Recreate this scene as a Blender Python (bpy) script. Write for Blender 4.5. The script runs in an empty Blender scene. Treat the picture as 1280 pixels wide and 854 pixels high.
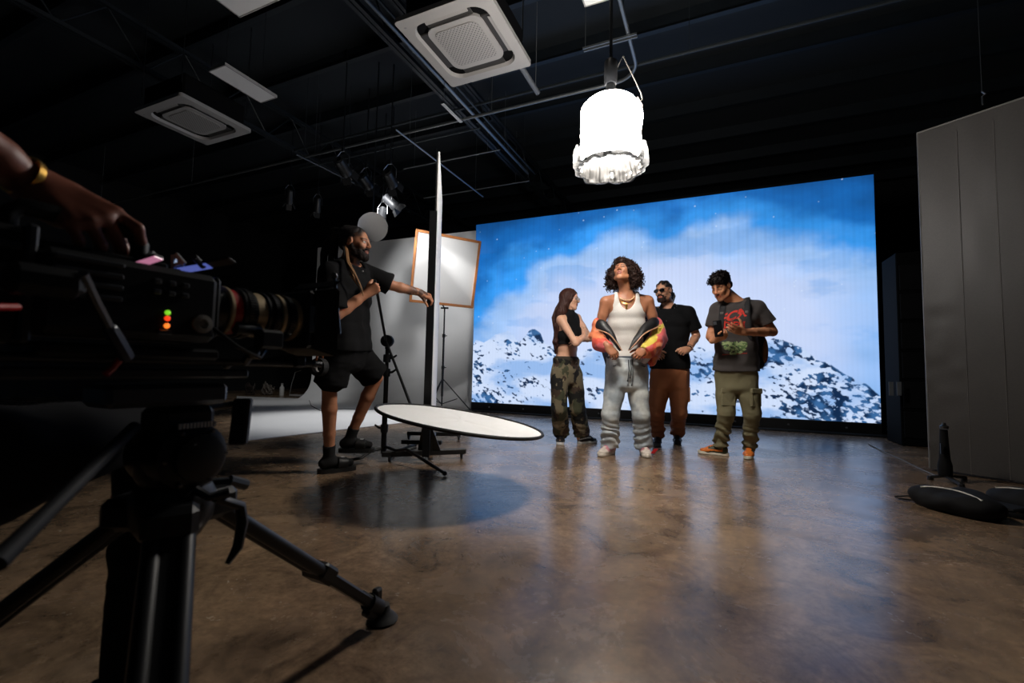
import bpy, math, random
import numpy as np
from mathutils import Vector, Matrix

random.seed(7)
RNG = np.random.default_rng(11)
PI = math.pi
SC = bpy.context.scene
COL = SC.collection

# ------------------------------------------------------------------ camera
FPX = 566.52
YAW, PITCH, ROLL = math.radians(24.0991), math.radians(3.6496), math.radians(1.1689)
CAMH = 0.7933
CAM = np.array([0, 0, CAMH])
def _cam_axes():
    f = np.array([-math.sin(YAW) * math.cos(PITCH), math.cos(YAW) * math.cos(PITCH), math.sin(PITCH)])
    r = np.array([math.cos(YAW), math.sin(YAW), 0.0])
    u = np.cross(r, f)
    return (math.cos(ROLL) * r + math.sin(ROLL) * u, -math.sin(ROLL) * r + math.cos(ROLL) * u, f)
CR, CU, CF = _cam_axes()
def ray(x, y):
    return CF + CR * (x - 640) / FPX - CU * (y - 427) / FPX
def at(x, y, d):
    """world point seen at photo position (x, y), d metres along the view axis"""
    return CAM + ray(x, y) * d
def atz(x, y, z):
    """world point seen at photo position (x, y) at height z"""
    r = ray(x, y)
    return CAM + r * ((z - CAMH) / r[2])
def nrm(v):
    v = np.asarray(v, float)
    return v / max(np.linalg.norm(v), 1e-9)
def V(*a):
    return np.array(a, float)
UP = V(0, 0, 1)
RIGHT = nrm(V(math.cos(YAW), math.sin(YAW), 0))     # towards the right of the photo, level
AWAY = nrm(V(-math.sin(YAW), math.cos(YAW), 0))     # away from the camera, level

cam_d = bpy.data.cameras.new('camera'); cam_o = bpy.data.objects.new('camera', cam_d); COL.objects.link(cam_o)
cam_d.sensor_width = 36; cam_d.lens = FPX / 1280 * 36; cam_d.clip_start = 0.02
Rm = Matrix(((CR[0], CU[0], -CF[0]), (CR[1], CU[1], -CF[1]), (CR[2], CU[2], -CF[2])))
cam_o.matrix_world = Matrix.Translation(Vector(CAM)) @ Rm.to_4x4()
cam_d.dof.use_dof = True; cam_d.dof.focus_distance = 4.6; cam_d.dof.aperture_fstop = 3.2
SC.camera = cam_o
vs = SC.view_settings
vs.view_transform = 'Standard'; vs.look = 'None'; vs.gamma = 1; vs.use_curve_mapping = False; vs.exposure = 0.35
w = bpy.data.worlds.new('world'); SC.world = w; w.use_nodes = True
w.node_tree.nodes['Background'].inputs[0].default_value = (0.003, 0.005, 0.007, 1)
w.node_tree.nodes['Background'].inputs[1].default_value = 1.0

# ------------------------------------------------------------------ materials
def s2l(c):
    c = np.asarray(c, float) / 255.0
    return np.where(c <= 0.04045, c / 12.92, ((c + 0.055) / 1.055) ** 2.4)
_M = {}
def M(name, col=(128, 128, 128), rough=0.5, metal=0.0, noise=None, bump=None, coat=0.0, emit=None, attr=False, spec=0.5, sheen=0, sss=0, trans=0):
    """procedural principled material; col in sRGB 0..255; noise=(scale, amount), bump=(scale, strength)"""
    if name in _M: return _M[name]
    m = bpy.data.materials.new(name); m.use_nodes = True
    nt = m.node_tree; b = nt.nodes['Principled BSDF']
    lin = s2l(col)
    b.inputs['Base Color'].default_value = (*lin, 1)
    b.inputs['Roughness'].default_value = rough; b.inputs['Metallic'].default_value = metal
    b.inputs['Coat Weight'].default_value = coat; b.inputs['Specular IOR Level'].default_value = spec
    if sheen: b.inputs['Sheen Weight'].default_value = sheen
    if trans: b.inputs['Transmission Weight'].default_value = trans
    if sss:
        b.inputs['Subsurface Weight'].default_value = sss
        b.inputs['Subsurface Radius'].default_value = (0.012, 0.005, 0.003)
    tc = nt.nodes.new('ShaderNodeTexCoord')
    src = None
    if attr:
        a = nt.nodes.new('ShaderNodeAttribute'); a.attribute_name = 'Col'; src = a.outputs['Color']
    if noise:
        n = nt.nodes.new('ShaderNodeTexNoise'); n.inputs['Scale'].default_value = noise[0]; n.inputs['Detail'].default_value = 5
        nt.links.new(tc.outputs['Object'], n.inputs['Vector'])
        mr = nt.nodes.new('ShaderNodeMapRange'); mr.inputs[1].default_value = 0.3; mr.inputs[2].default_value = 0.7
        mr.inputs[3].default_value = 1 - noise[1]; mr.inputs[4].default_value = 1 + noise[1]
        nt.links.new(n.outputs['Fac'], mr.inputs[0])
        mx = nt.nodes.new('ShaderNodeMix'); mx.data_type = 'RGBA'; mx.blend_type = 'MULTIPLY'; mx.inputs[0].default_value = 1
        if src is not None: nt.links.new(src, mx.inputs[6])
        else: mx.inputs[6].default_value = (*lin, 1)
        nt.links.new(mr.outputs[0], mx.inputs[7]); src = mx.outputs[2]
    if src is not None: nt.links.new(src, b.inputs['Base Color'])
    if bump:
        n = nt.nodes.new('ShaderNodeTexNoise'); n.inputs['Scale'].default_value = bump[0]; n.inputs['Detail'].default_value = 4
        nt.links.new(tc.outputs['Object'], n.inputs['Vector'])
        bp = nt.nodes.new('ShaderNodeBump'); bp.inputs['Strength'].default_value = bump[1]; bp.inputs['Distance'].default_value = 0.01
        nt.links.new(n.outputs['Fac'], bp.inputs['Height']); nt.links.new(bp.outputs['Normal'], b.inputs['Normal'])
    if emit is not None:
        b.inputs['Emission Color'].default_value = (*s2l(emit[0]), 1); b.inputs['Emission Strength'].default_value = emit[1]
    _M[name] = m
    return m

# ------------------------------------------------------------------ objects
ORI = {}
def tag(o, label=None, cat=None, group=None, kind=None):
    if label: o['label'] = label
    if cat: o['category'] = cat
    if group: o['group'] = group
    if kind: o['kind'] = kind
    return o
def thing(name, loc, label=None, cat=None, group=None):
    o = bpy.data.objects.new(name, None); COL.objects.link(o)
    o.location = Vector(loc); o.empty_display_size = 0.1
    ORI[o.name] = np.asarray(loc, float)
    return tag(o, label, cat, group)
def link_mesh(name, v, f, mat, parent=None, smooth=True, col=None, loc=None, label=None, mats=None, midx=None):
    """v in world coordinates; f = list of index lists or an (n,4) array"""
    v = np.asarray(v, float)
    if parent is not None: o0 = ORI[parent.name]
    elif loc is not None: o0 = np.asarray(loc, float)
    else: o0 = np.array([(v[:, 0].min() + v[:, 0].max()) / 2, (v[:, 1].min() + v[:, 1].max()) / 2, v[:, 2].min()])
    me = bpy.data.meshes.new(name)
    lv = v - o0
    if isinstance(f, np.ndarray):
        n, k = f.shape
        me.vertices.add(len(lv)); me.vertices.foreach_set('co', lv.astype(np.float32).ravel())
        me.loops.add(n * k); me.loops.foreach_set('vertex_index', f.astype(np.int32).ravel())
        me.polygons.add(n); me.polygons.foreach_set('loop_start', np.arange(0, n * k, k, dtype=np.int32))
        me.polygons.foreach_set('loop_total', np.full(n, k, dtype=np.int32))
        me.update(calc_edges=True)
    else:
        me.from_pydata([tuple(p) for p in lv], [], [tuple(q) for q in f]); me.update()
    me.polygons.foreach_set('use_smooth', np.full(len(me.polygons), smooth))
    for mm in (mats or [mat]): me.materials.append(mm)
    if midx is not None: me.polygons.foreach_set('material_index', np.asarray(midx, dtype=np.int32))
    if col is not None:
        ca = me.color_attributes.new('Col', 'FLOAT_COLOR', 'POINT')
        c4 = np.ones((len(v), 4), np.float32); c4[:, :3] = col
        ca.data.foreach_set('color', c4.ravel())
    me.validate()
    o = bpy.data.objects.new(name, me); COL.objects.link(o)
    if parent is not None: o.parent = parent
    else: o.location = Vector(o0)
    ORI[o.name] = o0
    if label: o['label'] = label
    return o
def frame_of(d, up=UP):
    d = nrm(d)
    s = np.cross(d, up)
    if np.linalg.norm(s) < 1e-3: s = np.cross(d, V(1, 0, 0))
    s = nrm(s)
    return s, d, nrm(np.cross(s, d))
class MB:
    """collects shapes into one mesh"""
    def __init__(s): s.v = []; s.f = []
    def add(s, v, f):
        b = len(s.v); s.v += [np.asarray(p, float) for p in v]; s.f += [[b + i for i in q] for q in f]; return s
    def box(s, c, size, X=V(1, 0, 0), Y=V(0, 1, 0), Z=UP, bev=0.0):
        c = np.asarray(c, float); hx, hy, hz = [q / 2 for q in size]
        X, Y, Z = nrm(X), nrm(Y), nrm(Z)
        if bev <= 0:
            v = [c + X * a * hx + Y * b * hy + Z * e * hz for a in (-1, 1) for b in (-1, 1) for e in (-1, 1)]
            f = [(0, 1, 3, 2), (4, 6, 7, 5), (0, 4, 5, 1), (2, 3, 7, 6), (0, 2, 6, 4), (1, 5, 7, 3)]
            return s.add(v, f)
        bev = min(bev, hx * .9, hy * .9, hz * .9)
        v = []; idx = {}
        for a in (-1, 1):
            for b in (-1, 1):
                for e in (-1, 1):
                    for k in range(3):
                        q = [hx - bev, hy - bev, hz - bev]; q[k] += bev
                        idx[(a, b, e, k)] = len(v); v.append(c + X * a * q[0] + Y * b * q[1] + Z * e * q[2])
        f = []
        for a in (-1, 1):
            r = [idx[(a, b, e, 0)] for b, e in ((-1, -1), (1, -1), (1, 1), (-1, 1))]; f.append(r if a > 0 else r[::-1])
            r = [idx[(b, a, e, 1)] for b, e in ((-1, -1), (1, -1), (1, 1), (-1, 1))]; f.append(r[::-1] if a > 0 else r)
            r = [idx[(b, e, a, 2)] for b, e in ((-1, -1), (1, -1), (1, 1), (-1, 1))]; f.append(r if a > 0 else r[::-1])
        for b in (-1, 1):
            for e in (-1, 1):
                f.append([idx[(-1, b, e, 1)], idx[(1, b, e, 1)], idx[(1, b, e, 2)], idx[(-1, b, e, 2)]])
                f.append([idx[(b, -1, e, 0)], idx[(b, 1, e, 0)], idx[(b, 1, e, 2)], idx[(b, -1, e, 2)]])
                f.append([idx[(b, e, -1, 0)], idx[(b, e, 1, 0)], idx[(b, e, 1, 1)], idx[(b, e, -1, 1)]])
                for a in (-1, 1): pass
        for a in (-1, 1):
            for b in (-1, 1):
                for e in (-1, 1): f.append([idx[(a, b, e, k)] for k in range(3)])
        return s.add(v, f)
    def bar(s, a, b, wdt, hgt, up=UP, bev=0.0):
        a, b = np.asarray(a, float), np.asarray(b, float)
        S, D, U = frame_of(b - a, up)
        return s.box((a + b) / 2, (wdt, np.linalg.norm(b - a), hgt), S, D, U, bev)
    def tube(s, pts, r, seg=10, caps=True, closed=False, flat=1.0, up=UP):
        pts = [np.asarray(p, float) for p in pts]; n = len(pts)
        rs = r if hasattr(r, '__len__') else [r] * n
        v = []; f = []; prev = None
        for i, p in enumerate(pts):
            if closed: t = pts[(i + 1) % n] - pts[i - 1]
            else: t = pts[min(i + 1, n - 1)] - pts[max(i - 1, 0)]
            t = nrm(t)
            if prev is None: S, _, U = frame_of(t, up)
            else:
                S = prev - t * (prev @ t)
                S = nrm(S) if np.linalg.norm(S) > 1e-6 else frame_of(t, up)[0]
                U = np.cross(S, t)
            prev = S
            for k in range(seg):
                a = 2 * PI * k / seg
                v.append(p + (S * math.cos(a) + U * math.sin(a) * flat) * rs[i])
        m = n if closed else n - 1
        for i in range(m):
            j = (i + 1) % n
            for k in range(seg):
                l = (k + 1) % seg
                f.append((i * seg + k, i * seg + l, j * seg + l, j * seg + k))
        if caps and not closed:
            f.append(tuple(range(seg))[::-1]); f.append(tuple((n - 1) * seg + k for k in range(seg)))
        return s.add(v, f)
    def lathe(s, base, axis, prof, seg=28, caps=True, up=UP):
        """prof: list of (radius, distance along axis)"""
        S, D, U = frame_of(axis, up); base = np.asarray(base, float)
        v = []; f = []
        for (r, h) in prof:
            for k in range(seg):
                a = 2 * PI * k / seg; v.append(base + D * h + (S * math.cos(a) + U * math.sin(a)) * r)
        for i in range(len(prof) - 1):
            for k in range(seg):
                l = (k + 1) % seg; f.append((i * seg + k, i * seg + l, (i + 1) * seg + l, (i + 1) * seg + k))
        if caps:
            f.append(tuple(range(seg))[::-1]); f.append(tuple((len(prof) - 1) * seg + k for k in range(seg)))
        return s.add(v, f)
    def ball(s, c, r, seg=14, rings=9, axes=None):
        c = np.asarray(c, float); X, Y, Z = axes if axes is not None else (V(1, 0, 0), V(0, 1, 0), UP)
        rr = r if hasattr(r, '__len__') else (r, r, r)
        v = []; f = []
        for i in range(1, rings):
            p = PI * i / rings
            for k in range(seg):
                a = 2 * PI * k / seg
                v.append(c + X * rr[0] * math.sin(p) * math.cos(a) + Y * rr[1] * math.sin(p) * math.sin(a) + Z * rr[2] * math.cos(p))
        t = len(v); v.append(c + Z * rr[2]); v.append(c - Z * rr[2])
        for i in range(rings - 2):
            for k in range(seg):
                l = (k + 1) % seg; f.append((i * seg + k, (i + 1) * seg + k, (i + 1) * seg + l, i * seg + l))
        for k in range(seg):
            l = (k + 1) % seg; f.append((t, k, l)); f.append((t + 1, (rings - 2) * seg + l, (rings - 2) * seg + k))
        return s.add(v, f)
    def prism(s, pts, h):
        """planar polygon pts (list of 3D) extruded by vector h"""
        n = len(pts); h = np.asarray(h, float); pts = [np.asarray(p, float) for p in pts]
        v = pts + [p + h for p in pts]
        f = [tuple(range(n))[::-1], tuple(range(n, 2 * n))]
        for i in range(n):
            j = (i + 1) % n; f.append((i, j, n + j, n + i))
        return s.add(v, f)
    def build(s, name, mat, parent=None, smooth=False, **k):
        o = link_mesh(name, np.array(s.v), s.f, mat, parent, smooth, **k)
        if smooth == 'auto' or smooth is True:
            me = o.data
            try: me.set_sharp_from_angle(angle=math.radians(40))
            except Exception: pass
        return o

# ------------------------------------------------------------------ noise + implicit surfaces
_NT = RNG.random((32, 32, 32)).astype(np.float32)
def vnoise(p, sc=1.0, off=0.0):
    p = np.asarray(p) * sc + off
    i = np.floor(p).astype(np.int64); f = p - i; f = f * f * (3 - 2 * f)
    i &= 31; j = (i + 1) & 31
    x0, y0, z0 = i[..., 0], i[..., 1], i[..., 2]; x1, y1, z1 = j[..., 0], j[..., 1], j[..., 2]
    fx, fy, fz = f[..., 0], f[..., 1], f[..., 2]
    a = _NT[x0, y0, z0] * (1 - fx) + _NT[x1, y0, z0] * fx; b = _NT[x0, y1, z0] * (1 - fx) + _NT[x1, y1, z0] * fx
    c = _NT[x0, y0, z1] * (1 - fx) + _NT[x1, y0, z1] * fx; d = _NT[x0, y1, z1] * (1 - fx) + _NT[x1, y1, z1] * fx
    a = a * (1 - fy) + b * fy; c = c * (1 - fy) + d * fy
    return a * (1 - fz) + c * fz
def fbm(p, sc=1.0, oct=4, off=0.0):
    r = 0; a = 0.5; n = 0
    for k in range(oct):
        r = r + a * vnoise(p, sc * 2 ** k, off + 7.3 * k); n += a; a *= 0.5
    return r / n
def sstep(a, b, x):
    t = np.clip((x - a) / (b - a), 0, 1); return t * t * (3 - 2 * t)

class SDF:
    def __init__(s, res): s.res = res; s.ops = []; s.lo = V(9e9, 9e9, 9e9); s.hi = -s.lo
    def _bb(s, lo, hi): s.lo = np.minimum(s.lo, lo); s.hi = np.maximum(s.hi, hi)
    def cap(s, a, b, ra, rb=None, k=0.012, grow=True):
        a, b = np.asarray(a, float), np.asarray(b, float); rb = ra if rb is None else rb; r = max(ra, rb)
        def fn(P):
            d = b - a; t = np.clip(((P - a) @ d) / max(d @ d, 1e-12), 0, 1)
            return np.linalg.norm(P - (a + t[..., None] * d), axis=-1) - (ra + (rb - ra) * t)
        lo, hi = np.minimum(a, b) - r, np.maximum(a, b) + r
        s.ops.append(('u', fn, lo, hi, k)); s._bb(lo, hi); return s
    def chain(s, pts, rs, k=0.012):
        for i in range(len(pts) - 1): s.cap(pts[i], pts[i + 1], rs[i], rs[i + 1], k)
        return s
    def _ell(s, c, r, R):
        c = np.asarray(c, float); r = np.asarray(r if hasattr(r, '__len__') else (r, r, r), float)
        R = np.eye(3) if R is None else np.asarray(R)       # rows = local axes
        def fn(P):
            q = (P - c) @ R.T
            k0 = np.linalg.norm(q / r, axis=-1); k1 = np.linalg.norm(q / (r * r), axis=-1)
            return np.where(k1 > 1e-9, k0 * (k0 - 1) / np.maximum(k1, 1e-9), -r.min())
        ext = np.sqrt(((R.T * r) ** 2).sum(1))
        return fn, c - ext, c + ext
    def ell(s, c, r, R=None, k=0.012):
        fn, lo, hi = s._ell(c, r, R); s.ops.append(('u', fn, lo, hi, k)); s._bb(lo, hi); return s
    def subell(s, c, r, R=None, k=0.008):
        fn, lo, hi = s._ell(c, r, R); s.ops.append(('s', fn, lo, hi, k)); return s
    def loft(s, rings, k=0.02, power=2.0, cap=0.6):
        """rings: (centre, right vector, half width, half depth), forward = up x right along the spine"""
        for (c0, r0, w0, d0), (c1, r1, w1, d1) in zip(rings[:-1], rings[1:]):
            c0, c1 = np.asarray(c0, float), np.asarray(c1, float)
            def fn(P, c0=c0, c1=c1, r0=r0, r1=r1, w0=w0, w1=w1, d0=d0, d1=d1):
                ax = c1 - c0; L = np.linalg.norm(ax); ax = ax / L
                h = (P - c0) @ ax; t = np.clip(h / L, 0, 1); e = h - t * L
                r = r0 * (1 - t[..., None]) + r1 * t[..., None]
                r = r - (r @ ax)[..., None] * ax; r = r / np.linalg.norm(r, axis=-1)[..., None]
                f = np.cross(ax, r)
                q = P - (c0 + t[..., None] * (c1 - c0))
                W = w0 + (w1 - w0) * t; D = d0 + (d1 - d0) * t; m = np.minimum(W, D)
                x = np.abs((q * r).sum(-1)) / W; y = np.abs((q * f).sum(-1)) / D; z = np.abs(e) / (m * cap)
                n = (x ** power + y ** power + z ** power) ** (1 / power)
                return (n - 1) * m
            rr = max(w0, w1, d0, d1)
            lo, hi = np.minimum(c0, c1) - rr, np.maximum(c0, c1) + rr
            s.ops.append(('u', fn, lo, hi, k)); s._bb(lo, hi)
        return s
    def cut(s, p, n, lo=None, hi=None):
        """keep the side away from n"""
        p = np.asarray(p, float); n = nrm(n)
        s.ops.append(('i', lambda P: (P - p) @ n, lo, hi, 0)); return s
    def warp(s, fn): s.ops.append(('w', fn, None, None, 0)); return s
    def mesh(s, smooth=1):
        res = s.res; pad = res * 3
        o = s.lo - pad; n = np.ceil((s.hi + pad - o) / res).astype(int) + 1
        g = np.full(n, 0.25, np.float32)
        ax = [o[i] + np.arange(n[i]) * res for i in range(3)]
        for kind, fn, lo, hi, k in s.ops:
            if lo is None: i0 = [0, 0, 0]; i1 = list(n)
            else:
                m = k + res * 3
                i0 = [int(max(0, math.floor((lo[i] - m - o[i]) / res))) for i in range(3)]
                i1 = [int(min(n[i], math.ceil((hi[i] + m - o[i]) / res) + 1)) for i in range(3)]
            if any(i1[i] <= i0[i] for i in range(3)): continue
            P = np.stack(np.meshgrid(ax[0][i0[0]:i1[0]], ax[1][i0[1]:i1[1]], ax[2][i0[2]:i1[2]], indexing='ij'), -1)
            sl = (slice(i0[0], i1[0]), slice(i0[1], i1[1]), slice(i0[2], i1[2]))
            a = g[sl]
            if kind == 'w': g[sl] = a + fn(P); continue
            b = fn(P)
            if kind == 'u':
                h = np.maximum(k - np.abs(a - b), 0) / max(k, 1e-6); g[sl] = np.minimum(a, b) - h * h * k * 0.25
            elif kind == 's':
                h = np.maximum(k - np.abs(a + b), 0) / max(k, 1e-6); g[sl] = np.maximum(a, -b) + h * h * k * 0.25
            else: g[sl] = np.maximum(a, b)
        s.o = o; s.g = g
        return nets(g, o, res, smooth)
def nets(g, o, res, smooth=1):
    ins = g < 0
    c = np.zeros(tuple(d - 1 for d in g.shape), np.int8)
    for dx in (0, 1):
        for dy in (0, 1):
            for dz in (0, 1):
                c += ins[dx:ins.shape[0] - 1 + dx, dy:ins.shape[1] - 1 + dy, dz:ins.shape[2] - 1 + dz]
    act = (c > 0) & (c < 8)
    I = np.array(np.nonzero(act)).T
    vid = np.full(c.shape, -1, np.int32); vid[act] = np.arange(len(I))
    acc = np.zeros((len(I), 3)); cnt = np.zeros(len(I))
    cs = [(0, 0, 0), (1, 0, 0), (0, 1, 0), (1, 1, 0), (0, 0, 1), (1, 0, 1), (0, 1, 1), (1, 1, 1)]
    val = [g[I[:, 0] + a, I[:, 1] + b, I[:, 2] + d] for a, b, d in cs]
    for i in range(8):
        for j in range(i + 1, 8):
            df = np.array(cs[j]) - np.array(cs[i])
            if np.abs(df).sum() != 1: continue
            va, vb = val[i], val[j]; m = (va < 0) != (vb < 0)
            t = va[m] / (va[m] - vb[m])
            acc[m] += np.array(cs[i]) + t[:, None] * df; cnt[m] += 1
    v = o + (I + acc / cnt[:, None]) * res
    F = []
    for a in range(3):
        b, d = (a + 1) % 3, (a + 2) % 3
        lo = [slice(None)] * 3; hi = [slice(None)] * 3; lo[a] = slice(0, -1); hi[a] = slice(1, None)
        e = ins[tuple(lo)] != ins[tuple(hi)]
        E = np.array(np.nonzero(e)).T
        ok = (E[:, b] > 0) & (E[:, d] > 0) & (E[:, b] < c.shape[b]) & (E[:, d] < c.shape[d])
        E = E[ok]
        q = []
        for (ob, od) in ((-1, -1), (0, -1), (0, 0), (-1, 0)):
            X = E.copy(); X[:, b] += ob; X[:, d] += od; q.append(vid[X[:, 0], X[:, 1], X[:, 2]])
        q = np.stack(q, 1)
        fl = ~ins[E[:, 0], E[:, 1], E[:, 2]]
        q[fl] = q[fl][:, ::-1]
        F.append(q)
    F = np.concatenate(F)
    F = F[(F >= 0).all(1)]
    for _ in range(smooth):
        v = relax(v, F, 0.5)
    return v, F
def relax(v, F, lam):
    n = len(v); e0 = np.concatenate([F[:, i] for i in range(4)]); e1 = np.concatenate([F[:, (i + 1) % 4] for i in range(4)])
    d = np.bincount(e0, minlength=n) + np.bincount(e1, minlength=n); out = np.empty_like(v)
    for k in range(3):
        s_ = np.bincount(e0, v[e1, k], n) + np.bincount(e1, v[e0, k], n); out[:, k] = s_ / np.maximum(d, 1)
    return v + (out - v) * lam
def vnormals(v, F):
    n = np.cross(v[F[:, 2]] - v[F[:, 0]], v[F[:, 3]] - v[F[:, 1]]); out = np.zeros_like(v)
    for i in range(4):
        for k in range(3): out[:, k] += np.bincount(F[:, i], n[:, k], len(v))
    return out / np.maximum(np.linalg.norm(out, axis=1), 1e-9)[:, None]
# ------------------------------------------------------------------ figures
def _sleeve(s, a, b, ra, rb, k=0.015, open_end=True):
    """tapered tube with a flat end at b"""
    a, b = np.asarray(a, float), np.asarray(b, float); d = b - a; L = np.linalg.norm(d); u = d / L; r = max(ra, rb)
    def fn(P):
        h = (P - a) @ u; t = np.clip(h / L, 0, 1)
        q = np.linalg.norm(P - (a + t[..., None] * d), axis=-1) - (ra + (rb - ra) * t)
        return np.maximum(q, h - L)
    lo, hi = np.minimum(a, b) - r, np.maximum(a, b) + r
    s.ops.append(('u', fn, lo, hi, k)); s._bb(lo, hi); return s
SDF.sleeve = _sleeve
def _clip(s, fn): s.ops.append(('i', fn, None, None, 0)); return s
SDF.clip = _clip

def rot(v, axis, ang):
    axis = nrm(axis); v = np.asarray(v, float)
    return v * math.cos(ang) + np.cross(axis, v) * math.sin(ang) + axis * (axis @ v) * (1 - math.cos(ang))
def head_axes(h):
    f = nrm(h['f']); u = h.get('u', UP); r = nrm(np.cross(f, u)); u = np.cross(r, f)
    return r, f, u
def hp(h, x, y, z):
    r, f, u = head_axes(h); s = h['s']
    return np.asarray(h['c']) + (r * x + f * y + u * z) * s
def add_head(F, h, neck, neck_r=0.056):
    r, f, u = head_axes(h); s = h['s']; R = np.array([r, f, u]); P = lambda x, y, z: hp(h, x, y, z)
    fem = h.get('fem', 0)
    F.ell(P(0, -.012, .035), (.075 * s, .096 * s, .083 * s), R, .01)
    F.ell(P(0, .028, -.03), (.062 * s, .064 * s, .082 * s), R, .03 * s)
    F.cap(P(0, .066, -.098), P(0, .062, -.09), (.021 - .003 * fem) * s, .026 * s, .025 * s)
    jw = .052 - .006 * fem
    for q in (-1, 1):
        F.cap(P(q * .058, .0, -.045), P(q * jw, .022, -.078), .017 * s, .017 * s, .02 * s)
        F.cap(P(q * jw, .022, -.078), P(q * .014, .066, -.104), .016 * s, .017 * s, .02 * s)
        F.ell(P(q * .041, .064, -.02), (.02 * s, .018 * s, .02 * s), R, .02 * s)
        F.cap(P(q * .012, .083, .026), P(q * .042, .073, .026), .010 * s, .010 * s, .014 * s)
        F.subell(P(q * .032, .101, .004), (.019 * s, .016 * s, .012 * s), R, .012 * s)
        F.ell(P(q * .032, .073, .003), (.0165 * s, .0155 * s, .0125 * s), R, .002)
        # ear: rim and lobe
        F.ell(P(q * .078, -.008, .004), (.009 * s, .021 * s, .031 * s), R, .006)
        F.subell(P(q * .092, -.002, .006), (.010 * s, .011 * s, .017 * s), R, .006)
        F.ell(P(q * .012, .098, -.030), (.0095 * s, .010 * s, .0085 * s), R, .006)
    F.cap(P(0, .086, .022), P(0, .108, -.022), .0085 * s, .0125 * s, .010 * s)
    F.cap(P(-.017, .0865, -.053), P(.017, .0865, -.053), .0075 * s, .0075 * s, .008 * s)
    F.cap(P(0, .090, -.0525), P(0, .0905, -.0525), .0085 * s, .0085 * s, .008 * s)
    F.cap(P(-.014, .086, -.066), P(.014, .086, -.066), .0085 * s, .0085 * s, .008 * s)
    F.subell(P(0, .098, -.0595), (.026 * s, .008 * s, .0035 * s), R, .004)
    # neck
    F.cap(P(0, -.025, -.05), neck, neck_r * s, neck_r * 1.12 * s, .03)
    for q in (-1, 1):
        F.cap(P(q * .055, -.01, -.05), np.asarray(neck) + f * .045 + r * q * .014, .014, .012, .02)
def hand_frame(H, side):
    d = nrm(H['d']); n = np.asarray(H['n'], float); n = nrm(n - d * (n @ d))
    t = np.cross(n, d) if side == 'R' else np.cross(d, n)
    return d, n, t
def add_hand(F, wrist, H, side):
    d, n, t = hand_frame(H, side); s = H.get('s', 1.0); w = np.asarray(wrist, float)
    A = lambda a, b, c: w + (d * a + t * b + n * c) * s
    curl = H.get('curl', [(.35, .5, .35)] * 4)
    if not isinstance(curl, list): curl = [curl] * 4
    kn = [(.090, .030), (.094, .0095), (.090, -.0115), (.082, -.031)]
    ln = [.073, .081, .075, .059]; rad = [.0092, .0095, .009, .008]; sp = H.get('spread', [.10, .02, -.06, -.14])
    F.cap(A(-.03, 0, 0), A(.01, 0, 0), .027 * s, .025 * s, .02)
    for i in range(4):
        F.cap(A(.008, kn[i][1] * .55, -.002), A(kn[i][0], kn[i][1], 0), .0165 * s, .0115 * s, .016 * s)
    F.cap(A(.03, .024, -.010), A(.06, .026, -.012), .015 * s, .012 * s, .02 * s)
    F.cap(A(.03, -.024, -.010), A(.06, -.026, -.010), .014 * s, .011 * s, .02 * s)
    tips = []
    for i in range(4):
        p = A(kn[i][0], kn[i][1], 0); dd = nrm(d + t * sp[i]); ang = 0; ax = np.cross(dd, -n); r = rad[i]
        for j, fr in enumerate((.46, .31, .23)):
            ang += curl[i][j]
            e = rot(dd, ax, ang)
            q = p + e * ln[i] * fr * s
            F.cap(p, q, r * s, r * .93 * s, .004)
            p = q; r *= .93
        tips.append(p)
    th = H.get('thumb', (.75, .65, -.25)); tc = H.get('tcurl', (.25, .35))
    p = A(.022, .024, -.010); e = nrm(d * th[0] + t * th[1] + n * th[2]); ax = np.cross(e, nrm(-t * .8 - n * .6)); q = p + e * .044 * s
    F.cap(p, q, .0165 * s, .0125 * s, .014 * s)
    e2 = rot(e, ax, tc[0]); p2 = q + e2 * .034 * s; F.cap(q, p2, .0118 * s, .0105 * s, .005)
    e3 = rot(e2, ax, tc[1]); p3 = p2 + e3 * .026 * s; F.cap(p2, p3, .0105 * s, .0088 * s, .004)
    tips.append(p3)
    H['tips'] = tips; H['grip'] = A(.085, .0, -.035)
    return tips
TRINGS = [(-.12, .155, .105), (.06, .172, .120), (.22, .155, .108), (.42, .138, .100), (.62, .160, .112), (.78, .172, .112), (.90, .130, .090)]
def spine(S, t):
    P, N = np.asarray(S['P'], float), np.asarray(S['N'], float)
    b = S.get('bow', 0.0); f = S['fS'] * t + S['fH'] * (1 - t)
    return P + (N - P) * t + nrm(f) * b * math.sin(PI * min(max(t, 0), 1))
def rvec(S, t):
    f = nrm(S['fH'] * (1 - t) + S['fS'] * t); return nrm(np.cross(f, UP))
def torso(F, S, grow=0.0, t0=-.5, t1=2.0, k=.03, wid=1.0, power=2.3, tab=TRINGS):
    b = S.get('bulk', 1.0) * wid
    rings = [(spine(S, t), rvec(S, t), w_ * b + grow, d_ * b + grow) for t, w_, d_ in tab if t0 <= t <= t1]
    F.loft(rings, k, power)
def add_arm(F, sh, el, wr, m=1.0, N=None, fem=0):
    r = [.058, .050, .042, .040, .043, .036, .027]
    if fem: r = [.047, .041, .035, .034, .036, .030, .023]
    r = [q * m for q in r]
    sh, el, wr = map(lambda q: np.asarray(q, float), (sh, el, wr))
    F.chain([sh, sh * .6 + el * .4, sh * .12 + el * .88, el], r[:4], .012)
    F.chain([el, el * .72 + wr * .28, el * .35 + wr * .65, wr], r[3:], .012)
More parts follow.
